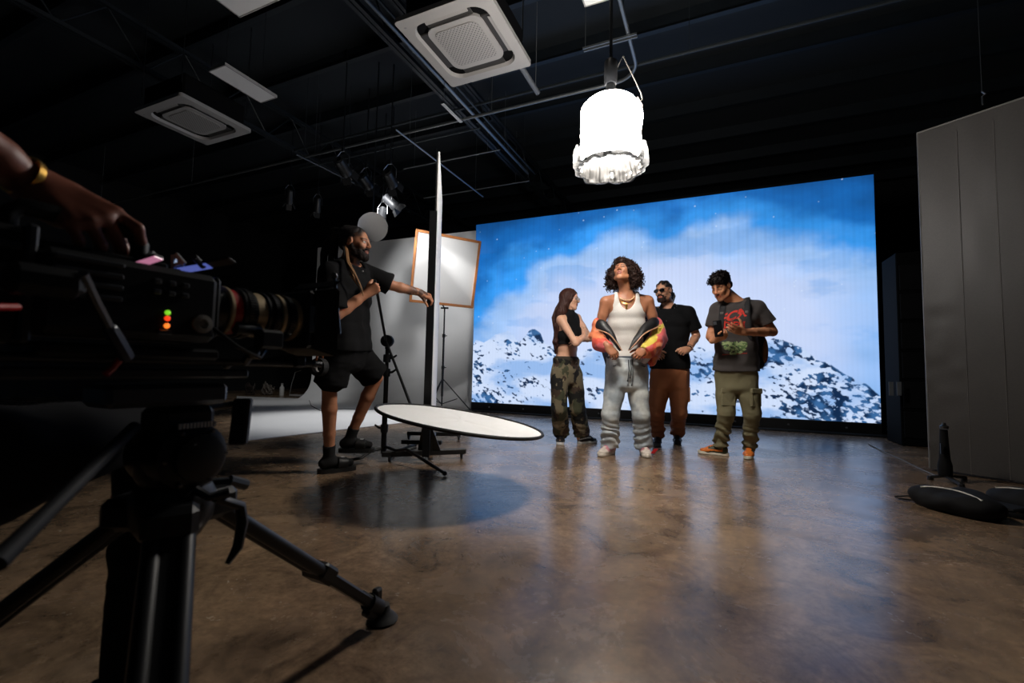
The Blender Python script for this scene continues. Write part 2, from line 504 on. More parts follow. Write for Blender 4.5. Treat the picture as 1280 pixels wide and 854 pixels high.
def add_leg(F, hp_, kn, an, m=1.0):
    hp_, kn, an = map(lambda q: np.asarray(q, float), (hp_, kn, an))
    F.chain([hp_, hp_ * .5 + kn * .5, kn], [.088 * m, .072 * m, .054 * m], .02)
    ax = nrm(an - kn)
    F.chain([kn, kn * .7 + an * .3, kn * .35 + an * .65, an], [.053 * m, .054 * m, .043 * m, .036 * m], .015)
def add_foot(F, an, fw, sole, s=1.0):
    an = np.asarray(an, float); fw = nrm(V(fw[0], fw[1], 0)); z = sole
    heel = V(an[0], an[1], z + .038) - fw * .035; ball = V(an[0], an[1], z + .030) + fw * .11 * s; toe = V(an[0], an[1], z + .026) + fw * .165 * s
    F.cap(an, heel, .034, .028, .02); F.cap(an, ball - UP * .006, .030, .018, .02); F.cap(heel, ball - UP * .006, .024, .018, .02); F.cap(ball - UP * .006, toe - UP * .006, .018, .014, .02)
def make_body(S, root, mat, res=.005):
    F = SDF(res); N = np.asarray(S['N'], float); b = S.get('bulk', 1.0)
    torso(F, S)
    for q in 'RL':
        if q in S['arms']:
            sh, el, wr = S['arms'][q]
            F.cap(N - UP * .03, np.asarray(sh) + UP * .005, .062 * b, .052 * b, .035)
            F.cap(spine(S, .72), np.asarray(sh) - UP * .01, .09 * b, .054 * b, .03)
            add_arm(F, sh, el, wr, S.get('arm_m', 1.0), fem=S.get('fem', 0))
            if q in S.get('hands', {}): add_hand(F, wr, S['hands'][q], q)
    for q in 'RL':
        h_, k_, a_ = S['legs'][q]
        add_leg(F, h_, k_, a_, S.get('leg_m', 1.0)); add_foot(F, a_, S['feet'][q][0], S['feet'][q][1])
    if S.get('fem'):
        rv = rvec(S, .66); c = spine(S, .64) + nrm(S['fS']) * .075
        for q in (-1, 1): F.ell(c + rv * q * .065, (.058, .058, .062), None, .03)
    if 'head' in S: add_head(F, S['head'], N, S.get('neck_r', .056))
    v, f = F.mesh(1)
    col = np.tile(s2l(S['skin']), (len(v), 1)) * (0.93 + 0.14 * fbm(v, 14, 3))[:, None]
    if 'head' in S: paint_face(col, v, S)
    if 'paint' in S: S['paint'](col, v)
    # warm knuckles / palms and darker nail beds
    for q, H in S.get('hands', {}).items():
        for tip in H['tips']:
            m = np.exp(-((v - tip) ** 2).sum(1) / .010 ** 2)[:, None]; col[:] = col * (1 - .35 * m) + s2l(np.minimum(np.array(S['skin']) + 40, 255)) * .35 * m
    o = link_mesh('body', v, f, mat, root, True, col=col)
    return o, (v, f)
def paint_face(col, v, S):
    h = S['head']; r, f, u = head_axes(h); s = h['s']
    q = (v - np.asarray(h['c'])) / s; X, Y, Z = q @ r, q @ f, q @ u; aX = np.abs(X)
    near = (np.abs(X) < .1) & (np.abs(Y) < .14) & (np.abs(Z) < .15)
    def mix(mask, c, a=1.0):
        m = (np.clip(mask, 0, 1) * near * a)[:, None]; col[:] = col * (1 - m) + s2l(c) * m
    skin = np.array(S['skin'], float)
    lip = h.get('lip', np.clip(skin * V(.86, .62, .6), 0, 255))
    mix(sstep(.028, .022, aX) * sstep(.079, .074, -Z) * sstep(.043, .048, -Z) * (Y > .078), lip, .85)
    mix(sstep(.022, .016, aX) * np.exp(-((Z + .0595) / .0022) ** 2) * (Y > .07), (50, 22, 20), .8)
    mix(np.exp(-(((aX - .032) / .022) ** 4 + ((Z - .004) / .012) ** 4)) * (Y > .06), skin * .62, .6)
    if h.get('eyes', 'open') == 'open':
        mix((((aX - .032) / .0135) ** 2 + ((Z - .003) / .0058) ** 2 < 1) * (Y > .06) * 1.0, (225, 220, 212))
        mix((((aX - .032) / .0056) ** 2 + ((Z - .0035) / .0058) ** 2 < 1) * (Y > .06) * 1.0, (38, 22, 15))
        mix(np.exp(-((Z - .0095 + ((aX - .032) / .018) ** 2 * .004) / .0024) ** 2) * (np.abs(aX - .032) < .017) * (Y > .06), (25, 15, 12), .9)
    else:
        mix(np.exp(-((Z + .004 + ((aX - .032) / .018) ** 2 * -.003) / .0022) ** 2) * (np.abs(aX - .032) < .016) * (Y > .06), (25, 15, 12), .9)
    mix(np.exp(-((Z - .0275 + (aX - .034) ** 2 * 8) / .0045) ** 2) * sstep(.008, .014, aX) * sstep(.058, .050, aX) * (Y > .04), h.get('brow', (28, 18, 14)), .92)
    mix(np.exp(-(((aX - .012) / .005) ** 2 + ((Z + .037) / .004) ** 2)) * (Y > .09), (50, 25, 20), .8)
    bd = h.get('beard', 0)
    if bd:
        line = sstep(-.030, -.048, Z - (aX - .03) * .35) * sstep(-.03, -.01, Y) * sstep(.02, .032, aX)      # cheeks + jaw
        chin = sstep(-.073, -.080, Z) * sstep(.0, .02, Y)
        mous = sstep(.034, .026, aX) * sstep(-.0375, -.041, Z) * sstep(-.0505, -.0475, Z) * (Y > .078)
        side = sstep(.026, .032, aX) * sstep(-.040, -.047, Z) * sstep(.045, .038, aX) * (Y > .05)
        goat = sstep(.03, .02, aX) * chin
        m = {1: np.maximum.reduce([line, chin, mous, side]), 2: np.maximum.reduce([goat, mous, side * sstep(.042, .034, aX), chin * .7, line * h.get('cheek', .3)])}[bd]
        m = m * (0.75 + .35 * vnoise(v, 260)) * (Y > -.03)
        mix(np.clip(m, 0, 1), h.get('brow', (28, 18, 14)), h.get('beard_a', .9))
    if 'scalp' in h:      # close cropped sides / scalp under the hair
        m = sstep(.02, .05, Z - Y * h.get('sl', .35) + .012) * (1 - sstep(.055, .075, Y))
        mix(m, h['scalp'], h.get('scalp_a', .9))

def folds(v, f, fn, relaxn=0):
    """push vertices along their normals by fn(v, n)"""
    n = vnormals(v, f); v = v + n * fn(v, n)[:, None]
    for _ in range(relaxn): v = relax(v, f, .4)
    return v
def wrinkle(amp, sc, stretch=(1, 1, 1), off=0.0):
    st = np.asarray(stretch, float)
    def fn(v, n):
        a = vnoise(v * st, sc, off) * 2 - 1; b = vnoise(v * st, sc * 2.1, off + 5) * 2 - 1
        return amp * ((1 - np.abs(a)) * 1.1 - .55 + .45 * b)
    return fn
def tee(S, root, mat, name, hem_t, sl=.55, grow=.016, res=.007, sl_r=(.072, .083), wid=1.05, amp=.006, off=0., col=None, tab=None, parent=None, neck=.075, hem_n=None, sleeves='RL', keep=None):
    F = SDF(res); b = S.get('bulk', 1.0); N = np.asarray(S['N'], float)
    tab = tab or [(-.30, .178, .130), (-.12, .178, .128), (.06, .178, .128), (.22, .170, .122), (.42, .160, .116), (.62, .168, .120), (.78, .176, .116), (.90, .135, .095)]
    torso(F, S, grow, hem_t - .2, 2, .03, wid, 2.4, tab)
    for q in 'RL':
        if q not in S['arms']: continue
        sh, el, wr = [np.asarray(x, float) for x in S['arms'][q]]
        F.cap(N - UP * .024, sh - UP * .002, (neck - .007) * b, (.050 * b + grow * .8), .04)
        F.cap(spine(S, .70), sh - UP * .014, .10 * b + grow, .055 * b + grow * .8, .03)
        if q in sleeves: F.sleeve(sh, sh + (el - sh) * sl, sl_r[0], sl_r[1], .02)
    hn = -nrm(np.asarray(S['N']) - np.asarray(S['P'])) if hem_n is None else nrm(hem_n)
    pc = spine(S, hem_t) if hem_t >= 0 else np.asarray(S['P']) + (N - np.asarray(S['P'])) * hem_t
    # cut at the hem only near the trunk
    F.clip(lambda P: np.where(np.linalg.norm(np.cross(P - pc, hn), axis=-1) < .27, (P - pc) @ hn, -1.))
    cn_ = nrm(UP + nrm(S['fS']) * .55); F.clip(lambda P: np.where(np.linalg.norm((P - N) * V(1, 1, .6), axis=-1) < .118, (P - N - UP * .018) @ cn_, -1.))
    if keep: keep(F)
    v, f = F.mesh(1)
    v = folds(v, f, wrinkle(amp, 9, (1, 1, .8), off), 1)
    c = col(v) if callable(col) else None
    return link_mesh(name, v, f, mat, parent or root, True, col=c), F
def trousers(S, root, mat, name, radii, top_t, res=.007, amp=.007, off=0., stack=(0, 0), hip=.018, fold=None, ends=None, col=None, wid=1.0, end_ext=.0, stackz=None):
    """radii: (hip, mid thigh, knee, mid shin, hem)"""
    F = SDF(res)
    tab = [(-.12, .158, .118), (.06, .172, .126), (.22, .160, .116), (.42, .146, .106)]
    torso(F, S, hip, -.3, .5, .03, wid, 2.3, tab)
    for q in 'RL':
        h_, k_, a_ = [np.asarray(x, float) for x in S['legs'][q]]
        r = radii[q] if isinstance(radii, dict) else radii
        F.cap(h_, (h_ + k_) / 2, r[0], r[1], .03); F.cap((h_ + k_) / 2, k_, r[1], r[2], .02)
        e = a_ if ends is None else k_ + (a_ - k_) * ends
        m = (k_ + e) / 2
        F.cap(k_, m, r[2], r[3], .02)
        F.sleeve(m, e + nrm(e - m) * end_ext, r[3], r[4], .02)
    c = spine(S, top_t); n = nrm(np.asarray(S['N']) - np.asarray(S['P']))
    F.clip(lambda P: (P - c) @ n)
    v, f = F.mesh(1)
    w1 = wrinkle(amp, 10, (1, 1, .55), off); w2 = wrinkle(amp * .8, 13, (.6, .6, 1.8), off + 3)
    def fn(v, n):
        zz = v[:, 2]; knee = np.mean([S['legs'][q][1][2] for q in 'RL'])
        a = sstep(knee + .12, knee - .1, zz)
        d = w1(v, n) * (1 - a) + w2(v, n) * a
        if stack[0]:
            s0 = sstep(stackz[1], stackz[0], zz)
            ph = vnoise(v, 6, off) * 16; am = .35 + 1.1 * vnoise(v, 9, off + 2)
            d = d + s0 * stack[0] * am * np.sin(zz * stack[1] + ph)
        if fold: d = d + fold(v, n)
        return d
    v = folds(v, f, fn, 1)
    return link_mesh(name, v, f, mat, root, True, col=col(v) if col else None)

# ---- shoes: built in a local frame (x right, y towards the toe, heel at y=0, z up), then placed
def shoe(root, base, fw, style, L=.29, name='shoe', tilt=0.0, roll=0.0):
    fw = nrm(V(fw[0], fw[1], 0)); rt = np.cross(fw, UP); base = np.asarray(base, float)
    f2 = nrm(fw * math.cos(tilt) + UP * math.sin(tilt)); u2 = np.cross(rt, f2)
    T = lambda p: base + np.asarray(p)[:, :1] * rt + np.asarray(p)[:, 1:2] * f2 + np.asarray(p)[:, 2:] * u2
    k = L / .29; st = STYLE[style]
    up = SDF(.0045); c = st['collar']
    z0 = .022
    up.loft([(V(0, .035 * k, z0 + .025), V(1, 0, 0), .034, .03), (V(0, .10 * k, z0 + .025), V(1, 0, 0), .036, .03), (V(0, .19 * k, z0 + .018), V(1, 0, 0), .043, .026), (V(0, .245 * k, z0 + .012), V(1, 0, 0), .038, .022)], .02, 2.2, .9)
    up.cap((0, .05 * k, z0 + .02), (0, .045 * k, c), .037, .037, .02)
    up.cap((0, .070 * k, c - .004), (0, .165 * k, .058), .036, .029, .025)
    up.cut((0, 0, z0 - .004), (0, 0, -1)); up.cut((0, .03, c), (0, -.35, 1)); up.clip(lambda P: P[..., 1] * 0 + np.where(P[..., 1] > .30 * k, .01, -1))
    up.subell((0, .05 * k, c + .008), (.026, .034, .03), None, .004)
    v, f = up.mesh(1)
    cc = st['paint'](v, k, c)
    o = link_mesh(name, T(v), f, M('shoe_leather_' + style, (200, 200, 200), .5, attr=True), root, True, col=cc)
    s = MB(); n = 26; outl = []
    for i in range(n):
        a = 2 * PI * i / n; y = .5 - .5 * math.cos(a)
        y_ = (-.004 + y * .29) * k; wdt = (.036 + .010 * sstep(.35, .72, y) - .004 * math.sin(PI * y)) * (max(0, 1 - abs(2 * y - 1) ** 4.5)) ** .5
        outl.append((math.copysign(wdt, math.sin(a)) if abs(math.sin(a)) > 1e-6 else 0, y_, 0))
    lv = []
    for zz, g in ((0, .96), (.006, 1.0), (z0, 1.02), (z0 + .006, .97)): lv += [(p[0] * g, p[1], zz + .006 * sstep(.2, .29, p[1])) for p in outl]
    fs = [tuple(range(n))[::-1], tuple(range(3 * n, 4 * n))]
    for r in range(3): fs += [(r * n + i, r * n + (i + 1) % n, (r + 1) * n + (i + 1) % n, (r + 1) * n + i) for i in range(n)]
    link_mesh('sole', T(np.array(lv)), fs, M('sole_' + style, st['sole'], .55), o, True, label=st.get('sole_label'))
    # laces
    if st.get('lace'):
        def top(x, y):
            t = min(1, max(0, (y / k - .07) / .095)); zc = (c - .004) + (.058 - (c - .004)) * t; r = .036 - .007 * t
            return zc + math.sqrt(max(r * r - x * x, 1e-6)) + .0015
        for i in range(4):
            y = (.098 + i * .021) * k; xs = (-.026, -.015, 0, .015, .026)
            pts = [(x_, y + .004 * (1 - abs(x_) / .026), top(x_, y)) for x_ in xs]
            if i % 2: pts = [(-p[0], p[1], p[2]) for p in pts]
            MB().tube(T(np.array(pts)), .0046, 6).build('lace', M('lace_' + style, st['lace'], .8), o, True)
        b = MB(); zt = top(0, .096 * k)
        for q in (-1, 1):
            b.tube(T(np.array([(0, .096 * k, zt + .003), (q * .018, .094 * k, zt + .008), (q * .032, .102 * k, zt - .006), (q * .014, .108 * k, zt - .001), (0, .096 * k, zt + .003)])), .004, 6)
        b.build('lace_bow', M('lace_' + style, st['lace'], .8), o, True)
    if st.get('extra'): st['extra'](o, T, k, c)
    return o
def _paint_plain(c0):
    def fn(v, k, c): return np.tile(s2l(c0), (len(v), 1)) * (.9 + .2 * vnoise(v, 40))[:, None]
    return fn
def _paint_skate(v, k, c):     # black suede low shoe, white side stripe and foxing
    col = np.tile(s2l((18, 18, 20)), (len(v), 1)); x, y, z = v.T
    wv = .052 + .012 * np.sin((y / k - .03) * 16)
    m = (np.abs(z - wv) < .006) & (y < .17 * k) & (np.abs(x) > .012); col[m] = s2l((225, 225, 222)); return col
def _paint_dunk(v, k, c):      # orange base panels under dark green overlays
    col = np.tile(s2l((226, 120, 40)), (len(v), 1)); x, y, z = v.T; y = y / k
    green = s2l((52, 60, 34))
    ov = (y < .055) & (z < .075) | (z < .042) & (y < .17) & (np.abs(x) > .02) | (z < .032) & (y > .16) | (np.abs(x) > .020) & (z > .060) & (y > .06) & (y < .185)
    col[ov] = green; col[(z > c - .016) & (y < .09)] = s2l((40, 44, 30))
    return col
def _paint_white(v, k, c):
    col = np.tile(s2l((214, 202, 190)), (len(v), 1)); x, y, z = v.T; y = y / k
    m = (np.abs(x) > .014) & (y > .06) & (y < .20) & (z > .046); col[m] = s2l((196, 128, 138)); m = (z < .042) & (y > .06) & (y < .19); col[m] = s2l((208, 176, 160))
    m = (y < .05); col[m] = s2l((186, 120, 130)); m = (z < .034) & (y > .19); col[m] = s2l((226, 218, 206))
    return col
def _swoosh(colr):
    def fn(o, T, k, c):
        for q in (-1, 1):
            top = [(y, .052 + .0 * y - .020 * math.exp(-((y - .165) / .05) ** 2) + (.05 - y) * .10 + .012) for y in np.linspace(.03, .175, 12)]
            pts = []
            for i, (y, z) in enumerate(top):
                t = i / 11; wd = .0035 + .010 * math.sin(PI * min(1, t * 1.05)) ** 1 * t
                pts.append((y, z + wd * .4, z - wd * .6))
            vv = []; ff = []
            for y, za, zb in pts:
                xx = q * (.0395 + .0045 * sstep(.10, .19, y) - .004 * (za > .06)); vv += [(xx, y * k, za), (xx + q * .001, y * k, zb)]
            for i in range(11): ff.append((2 * i, 2 * i + 1, 2 * i + 3, 2 * i + 2))
            vv = vv + [(p[0] - q * .006, p[1], p[2]) for p in vv]
            nn = 24
            ff += [tuple(j + nn for j in qd[::-1]) for qd in ff[:11]]
            for i in range(11): ff += [(2 * i, 2 * i + 2, nn + 2 * i + 2, nn + 2 * i), (2 * i + 1, nn + 2 * i + 1, nn + 2 * i + 3, 2 * i + 3)]
            link_mesh('side_stripe', T(np.array(vv)), ff, M('stripe_%d_%d_%d' % colr, colr, .5), o, True)
    return fn
STYLE = {
    'skate': dict(collar=.080, paint=_paint_skate, sole=(226, 226, 224), lace=(225, 225, 222), sole_label='white rubber sole'),
    'dunk': dict(collar=.092, paint=_paint_dunk, sole=(224, 218, 200), lace=(240, 128, 46), extra=_swoosh((48, 56, 32)), sole_label='off-white sole'),
    'white': dict(collar=.088, paint=_paint_white, sole=(228, 220, 206), lace=(206, 92, 128), extra=_swoosh((186, 150, 150)), sole_label='cream sole'),
    'black': dict(collar=.095, paint=_paint_plain((15, 15, 16)), sole=(14, 14, 15), lace=(20, 20, 22)),
    'grey': dict(collar=.095, paint=_paint_plain((26, 26, 28)), sole=(120, 120, 118), lace=(34, 34, 36)),
}
def lens_pair(root, h, frame_m, lens_m, w=.052, hgt=.036, zc=.004, name='sunglasses', rim=.0022):
    """spectacles on head h: frame (front rims, bridge, temples) with two lens children"""
    b = MB(); P = lambda x, y, z: hp(h, x, y, z)
    def oval(q, n=18):
        return [P(q * (.034 + .5 * w * math.cos(2 * PI * i / n) * (1 - .06 * math.sin(2 * PI * i / n))), .107 - .35 * abs(.034 + .5 * w * math.cos(2 * PI * i / n)) ** 1.5, zc + .5 * hgt * math.sin(2 * PI * i / n)) for i in range(n)]
    for q in (-1, 1):
        b.tube(oval(q), rim, 6, closed=True)
        b.tube([P(q * (.034 + w / 2), .098, zc + .006), P(q * .074, .06, zc + .008), P(q * .083, .0, zc + .008), P(q * .082, -.02, zc - .008)], rim, 6)
    b.tube([P(-.009, .108, zc + .006), P(0, .112, zc + .008), P(.009, .108, zc + .006)], rim, 6)
    o = b.build(name, frame_m, root, True)
    for q in (-1, 1):
        ov = oval(q); n = len(ov); c = sum(ov) / n; f = nrm(h['f']); l = MB()
        l.prism([p + f * .0006 for p in ov], -f * .0016); l.build('lens', lens_m, o, False)
    return o
def strands(root, name, mat, paths, r0, r1, seg=5, parent=None, label=None):
    b = MB()
    for p in paths:
        n = len(p); b.tube(p, [r0 + (r1 - r0) * i / (n - 1) for i in range(n)], seg)
    return b.build(name, mat, parent or root, True, label=label)
def bracelet(root, name, mat, c, axis, r, wd, th=.003, label=None, squash=1.0):
    b = MB(); b.lathe(np.asarray(c) - nrm(axis) * wd / 2, axis, [(r, 0), (r + th, 0), (r + th, wd), (r, wd), (r, 0)], 22, caps=False)
    return b.build(name, mat, root, True, label=label)
# ------------------------------------------------------------------ the room
def struct(o, label=None):
    o['kind'] = 'structure'
    if label: o['label'] = label
    return o
def plane_box(name, lo, hi, mat):
    lo, hi = np.array(lo, float), np.array(hi, float)
    return struct(MB().box((lo + hi) / 2, hi - lo).build(name, mat))
# polished concrete floor
def floor_material():
    m = bpy.data.materials.new('polished_concrete'); m.use_nodes = True; nt = m.node_tree; L = nt.links; b = nt.nodes['Principled BSDF']
    tc = nt.nodes.new('ShaderNodeTexCoord')
    def noise(sc, det, rough=.6, dist=0, vec=None):
        n = nt.nodes.new('ShaderNodeTexNoise'); n.inputs['Scale'].default_value = sc; n.inputs['Detail'].default_value = det
        n.inputs['Roughness'].default_value = rough; n.inputs['Distortion'].default_value = dist
        L.new(vec or tc.outputs['Object'], n.inputs['Vector']); return n.outputs['Fac']
    def ramp(src, stops):
        r = nt.nodes.new('ShaderNodeValToRGB'); e = r.color_ramp.elements
        while len(e) < len(stops): e.new(.5)
        for k, (p, c) in enumerate(stops): e[k].position = p; e[k].color = (*s2l(c), 1)
        L.new(src, r.inputs[0]); return r.outputs[0]
    def mix(a, bb, f, mode='MIX'):
        x = nt.nodes.new('ShaderNodeMix'); x.data_type = 'RGBA'; x.blend_type = mode
        if isinstance(f, float): x.inputs[0].default_value = f
        else: L.new(f, x.inputs[0])
        L.new(a, x.inputs[6]); L.new(bb, x.inputs[7]); return x.outputs[2]
    big = ramp(noise(.55, 7, .62, .6), [(.30, (132, 114, 98)), (.48, (178, 150, 124)), (.60, (202, 173, 142)), (.74, (164, 150, 136))])
    mid = ramp(noise(3.2, 8, .72, .9), [(.34, (84, 76, 70)), (.5, (192, 187, 180)), (.68, (244, 236, 226))])
    fine = ramp(noise(26, 6, .75, .2), [(.32, (104, 98, 92)), (.55, (205, 204, 202)), (.72, (250, 246, 240))])
    c = mix(big, mid, .8, 'MULTIPLY'); c = mix(c, fine, .6, 'MULTIPLY')
    # pale scuffs and fine scratches
    sc = nt.nodes.new('ShaderNodeMapping'); sc.inputs['Scale'].default_value = (2.4, .5, 1); sc.inputs['Rotation'].default_value = (0, 0, .6)
    L.new(tc.outputs['Object'], sc.inputs['Vector'])
    s1 = ramp(noise(9, 9, .8, 1.6, sc.outputs[0]), [(.60, (0, 0, 0)), (.72, (255, 255, 255))])
    pale = nt.nodes.new('ShaderNodeRGB'); pale.outputs[0].default_value = (*s2l((150, 140, 128)), 1)
    sm = nt.nodes.new('ShaderNodeMath'); sm.operation = 'MULTIPLY'; sm.inputs[1].default_value = .42; L.new(s1, sm.inputs[0])
    c = mix(c, pale.outputs[0], sm.outputs[0])
    # saw-cut control joints
    sx = nt.nodes.new('ShaderNodeSeparateXYZ'); L.new(tc.outputs['Object'], sx.inputs[0])
    def line(out, pos, wd):
        a = nt.nodes.new('ShaderNodeMath'); a.operation = 'SUBTRACT'; L.new(out, a.inputs[0]); a.inputs[1].default_value = pos
        d = nt.nodes.new('ShaderNodeMath'); d.operation = 'ABSOLUTE'; L.new(a.outputs[0], d.inputs[0])
        l = nt.nodes.new('ShaderNodeMath'); l.operation = 'LESS_THAN'; L.new(d.outputs[0], l.inputs[0]); l.inputs[1].default_value = wd
        return l.outputs[0]
    dark = nt.nodes.new('ShaderNodeRGB'); dark.outputs[0].default_value = (*s2l((40, 32, 27)), 1)
    c = mix(c, dark.outputs[0], line(sx.outputs[1], FLOOR_JY, .004)); c = mix(c, dark.outputs[0], line(sx.outputs[0], FLOOR_JX, .004))
    L.new(c, b.inputs['Base Color'])
    rr = nt.nodes.new('ShaderNodeMapRange'); L.new(noise(2.1, 7, .7, .5), rr.inputs[0])
    rr.inputs[1].default_value = .3; rr.inputs[2].default_value = .7; rr.inputs[3].default_value = .16; rr.inputs[4].default_value = .34
    L.new(rr.outputs[0], b.inputs['Roughness'])
    b.inputs['Specular IOR Level'].default_value = .85
    bp = nt.nodes.new('ShaderNodeBump'); bp.inputs['Strength'].default_value = .10; bp.inputs['Distance'].default_value = .01
    L.new(noise(7, 6, .7), bp.inputs['Height']); L.new(bp.outputs[0], b.inputs['Normal'])
    return m
XL, XR, YB, YF, ZC = -13.5, 4.6, 12.6, -1.6, 5.3
FLOOR_JY = atz(786, 595, 0)[1]; FLOOR_JX = -3.6
fl = MB().box(((XL + XR) / 2, (YB + YF) / 2, -.1), (XR - XL, YB - YF, .2)); fo = struct(fl.build('floor', floor_material(), loc=(0, 0, 0)))
black_wall = M('black_painted_wall', (13, 15, 18), .8, bump=(60, .2))
plane_box('wall_back', (XL, YB, 0), (XR, YB + .15, ZC), black_wall)
plane_box('wall_left', (XL - .15, YF, 0), (XL, YB, ZC), black_wall)
plane_box('wall_right', (XR, YF, 0), (XR + .15, YB, ZC), black_wall)
deck = M('black_roof_deck', (16, 24, 30), .75, bump=(20, .15))
plane_box('ceiling', (XL, YF, ZC), (XR, YB, ZC + .15), deck)
beam_m = M('black_steel', (20, 27, 33), .5, noise=(6, .25))
# roof purlins: pressed Z sections running along the room
for i in range(13):
    y = -.6 + i * 1.05; b = MB()
    b.box(((XL + XR) / 2, y, ZC - .11), (XR - XL, .012, .22)); b.box(((XL + XR) / 2, y + .03, ZC - .006), (XR - XL, .07, .012)); b.box(((XL + XR) / 2, y - .03, ZC - .215), (XR - XL, .07, .012))
    struct(b.build('trim_%d' % (i + 1), beam_m))
# open-web roof joists across the purlins
def joist(x, y0, y1, k):
    b = MB(); z0, z1 = ZC - .78, ZC - .26
    for z in (z0, z1):
        for q in (-.03, .03): b.box((x + q, (y0 + y1) / 2, z), (.045, y1 - y0, .045))
    n = int((y1 - y0) / .42)
    for i in range(n):
        ya = y0 + (y1 - y0) * i / n; yb = y0 + (y1 - y0) * (i + 1) / n
        b.tube([(x, ya, z0 if i % 2 else z1), (x, yb, z1 if i % 2 else z0)], .011, 6)
    return struct(b.build('trim_%d' % k, beam_m))
joist(-3.35, 2.6, YB, 20); joist(-6.6, YF, YB, 21); 

# ------------------------------------------------------------------ LED wall
SX0, SX1, SY, SZ0, SZ1 = -4.3094, 2.0781, 7.7758, .17, 3.67
def scr(x, y):
    r = ray(x, y); t = SY / r[1]; p = CAM + r * t
    return (p[0] - SX0) / (SX1 - SX0), (p[2] - SZ0) / (SZ1 - SZ0)
def zs(x, y): return scr(580 + x / 2.415, 210 + y / 2.4143)        # positions read in an enlarged crop
def led_picture(nu, nv):
    u = np.linspace(0, 1, nu)[:, None] * np.ones((1, nv)); v = np.linspace(0, 1, nv)[None, :] * np.ones((nu, 1))
    Wm = SX1 - SX0; Hm = SZ1 - SZ0
    P = np.stack([u * Wm, v * Hm, 0 * u], -1)
    def cmix(a, b, t): return a * (1 - t[..., None]) + b * t[..., None]
    # sky: pale cloud glow in the middle, azure rim, deep blue corners
    wob = (fbm(P * V(1, 1.2, 1), 1.1, 5) - .5) * .75 + (fbm(P, 4.0, 4, 9) - .5) * .16
    cx, cy = .54, .30
    r = np.sqrt(((u - cx) / .62) ** 2 + ((v - cy) / .62) ** 2) + wob * .55
    deep = s2l((14, 70, 130)); mid = s2l((22, 104, 184)); azure = s2l((52, 150, 236)); pale = s2l((158, 196, 246)); lav = s2l((196, 212, 247)); hot = s2l((210, 224, 252))
    c = np.broadcast_to(hot, u.shape + (3,)).copy()
    c = cmix(c, lav, sstep(.12, .55, r)); c = cmix(c, pale, sstep(.54, .84, r)); c = cmix(c, azure, sstep(.82, .98, r)); c = cmix(c, mid, sstep(.98, 1.13, r)); c = cmix(c, deep, sstep(1.12, 1.42, r))
    band = (fbm(P * V(.5, 1.6, 1), 2.6, 5, 3) - .5)
    c = c * (1 + .6 * band * sstep(.45, .95, r))[..., None]; st2 = sstep(.52, .62, fbm(P * V(.6, 1.5, 1), 1.7, 5, 50)) * sstep(.45, .7, r) * sstep(1.15, .8, r); c = cmix(c, s2l((90, 158, 230)), st2 * .35)
    rs = sstep(.86, 1.0, u) * sstep(.75, .35, v); c = cmix(c, s2l((120, 176, 240)), rs * .55)
    # mountain skyline
    pts = [zs(*q) for q in ((20, 545), (36, 520), (60, 528), (90, 508), (110, 500), (132, 493), (150, 503), (166, 532), (180, 512), (196, 492), (214, 486), (232, 498), (244, 530), (270, 545), (330, 560), (390, 545), (430, 548), (570, 560), (640, 556), (700, 532), (740, 545), (880, 548), (905, 528), (942, 514), (985, 527), (1030, 545), (1062, 575), (1110, 598), (1150, 624), (1190, 640), (1225, 660), (1262, 690))]
    pu = np.array([q[0] for q in pts]); pv = np.array([q[1] for q in pts])
    ridge = np.interp(u[:, 0], pu, pv)[:, None] + (fbm(np.stack([u * Wm, 0 * u, 0 * u], -1), 9, 4, 2) - .5) * .020
    inm = sstep(.003, -.003, v - ridge)
    dep = ridge - v                                                   # depth below the skyline
    snow = cmix(np.broadcast_to(s2l((206, 222, 250)), u.shape + (3,)), s2l((150, 186, 236)), sstep(.42, .66, fbm(P * V(.8, 1.7, 1), 1.8, 5, 4)))
    Q = np.stack([P[..., 0] + .75 * P[..., 1], P[..., 1] * 1.9 - .35 * P[..., 0], P[..., 2]], -1)
    n1 = fbm(Q, 2.6, 6, 12); n2 = fbm(Q * V(1.7, 1, 1), 11, 5, 20); n3 = fbm(P, 1.0, 3, 30)
    near_r = np.exp(-np.maximum(dep, 0) / .05)
    right = sstep(.74, .92, u) * sstep(.42, .04, v); leftpk = np.exp(-((u - .215) / .085) ** 2) * np.exp(-np.maximum(dep - .02, 0) / .075) * (u < .33)
    lowl = sstep(.16, .05, v) * sstep(.42, .1, u)
    amt = .30 * near_r * (u > .62) + .34 * leftpk + .36 * right + .16 * lowl + .14 * (n3 - .35)
    rock = sstep(.595, .65, .48 * n1 + .52 * n2 + amt * .36)
    rcol = cmix(np.broadcast_to(s2l((14, 42, 78)), u.shape + (3,)), s2l((56, 104, 158)), sstep(.35, .7, fbm(P, 9, 3, 40)))
    mtn = cmix(snow, rcol, rock)
    c = cmix(c, mtn, inm)
    # drifting snow specks
    rg = np.random.default_rng(5)
    for _ in range(70):
        a, b_ = rg.random() * nu, (.3 + .7 * rg.random()) * nv; rr = rg.uniform(.6, 1.7)
        i0, j0 = int(a), int(b_)
        for i in range(max(0, i0 - 2), min(nu, i0 + 3)):
            for j in range(max(0, j0 - 2), min(nv, j0 + 3)):
                t = max(0, 1 - math.hypot(i - a, j - b_) / (rr + .6)); c[i, j] = c[i, j] * (1 - t * .7) + s2l((220, 235, 255)) * t * .7
    # seams between the LED columns: faint pitch stripes
    st = 1 - .045 * (np.cos(u * 2 * PI * 52) > .55) * sstep(.45, .8, v) - .02 * (np.cos(u * 2 * PI * 104) > .3)
    return np.clip(c * st[..., None], 0, 1)
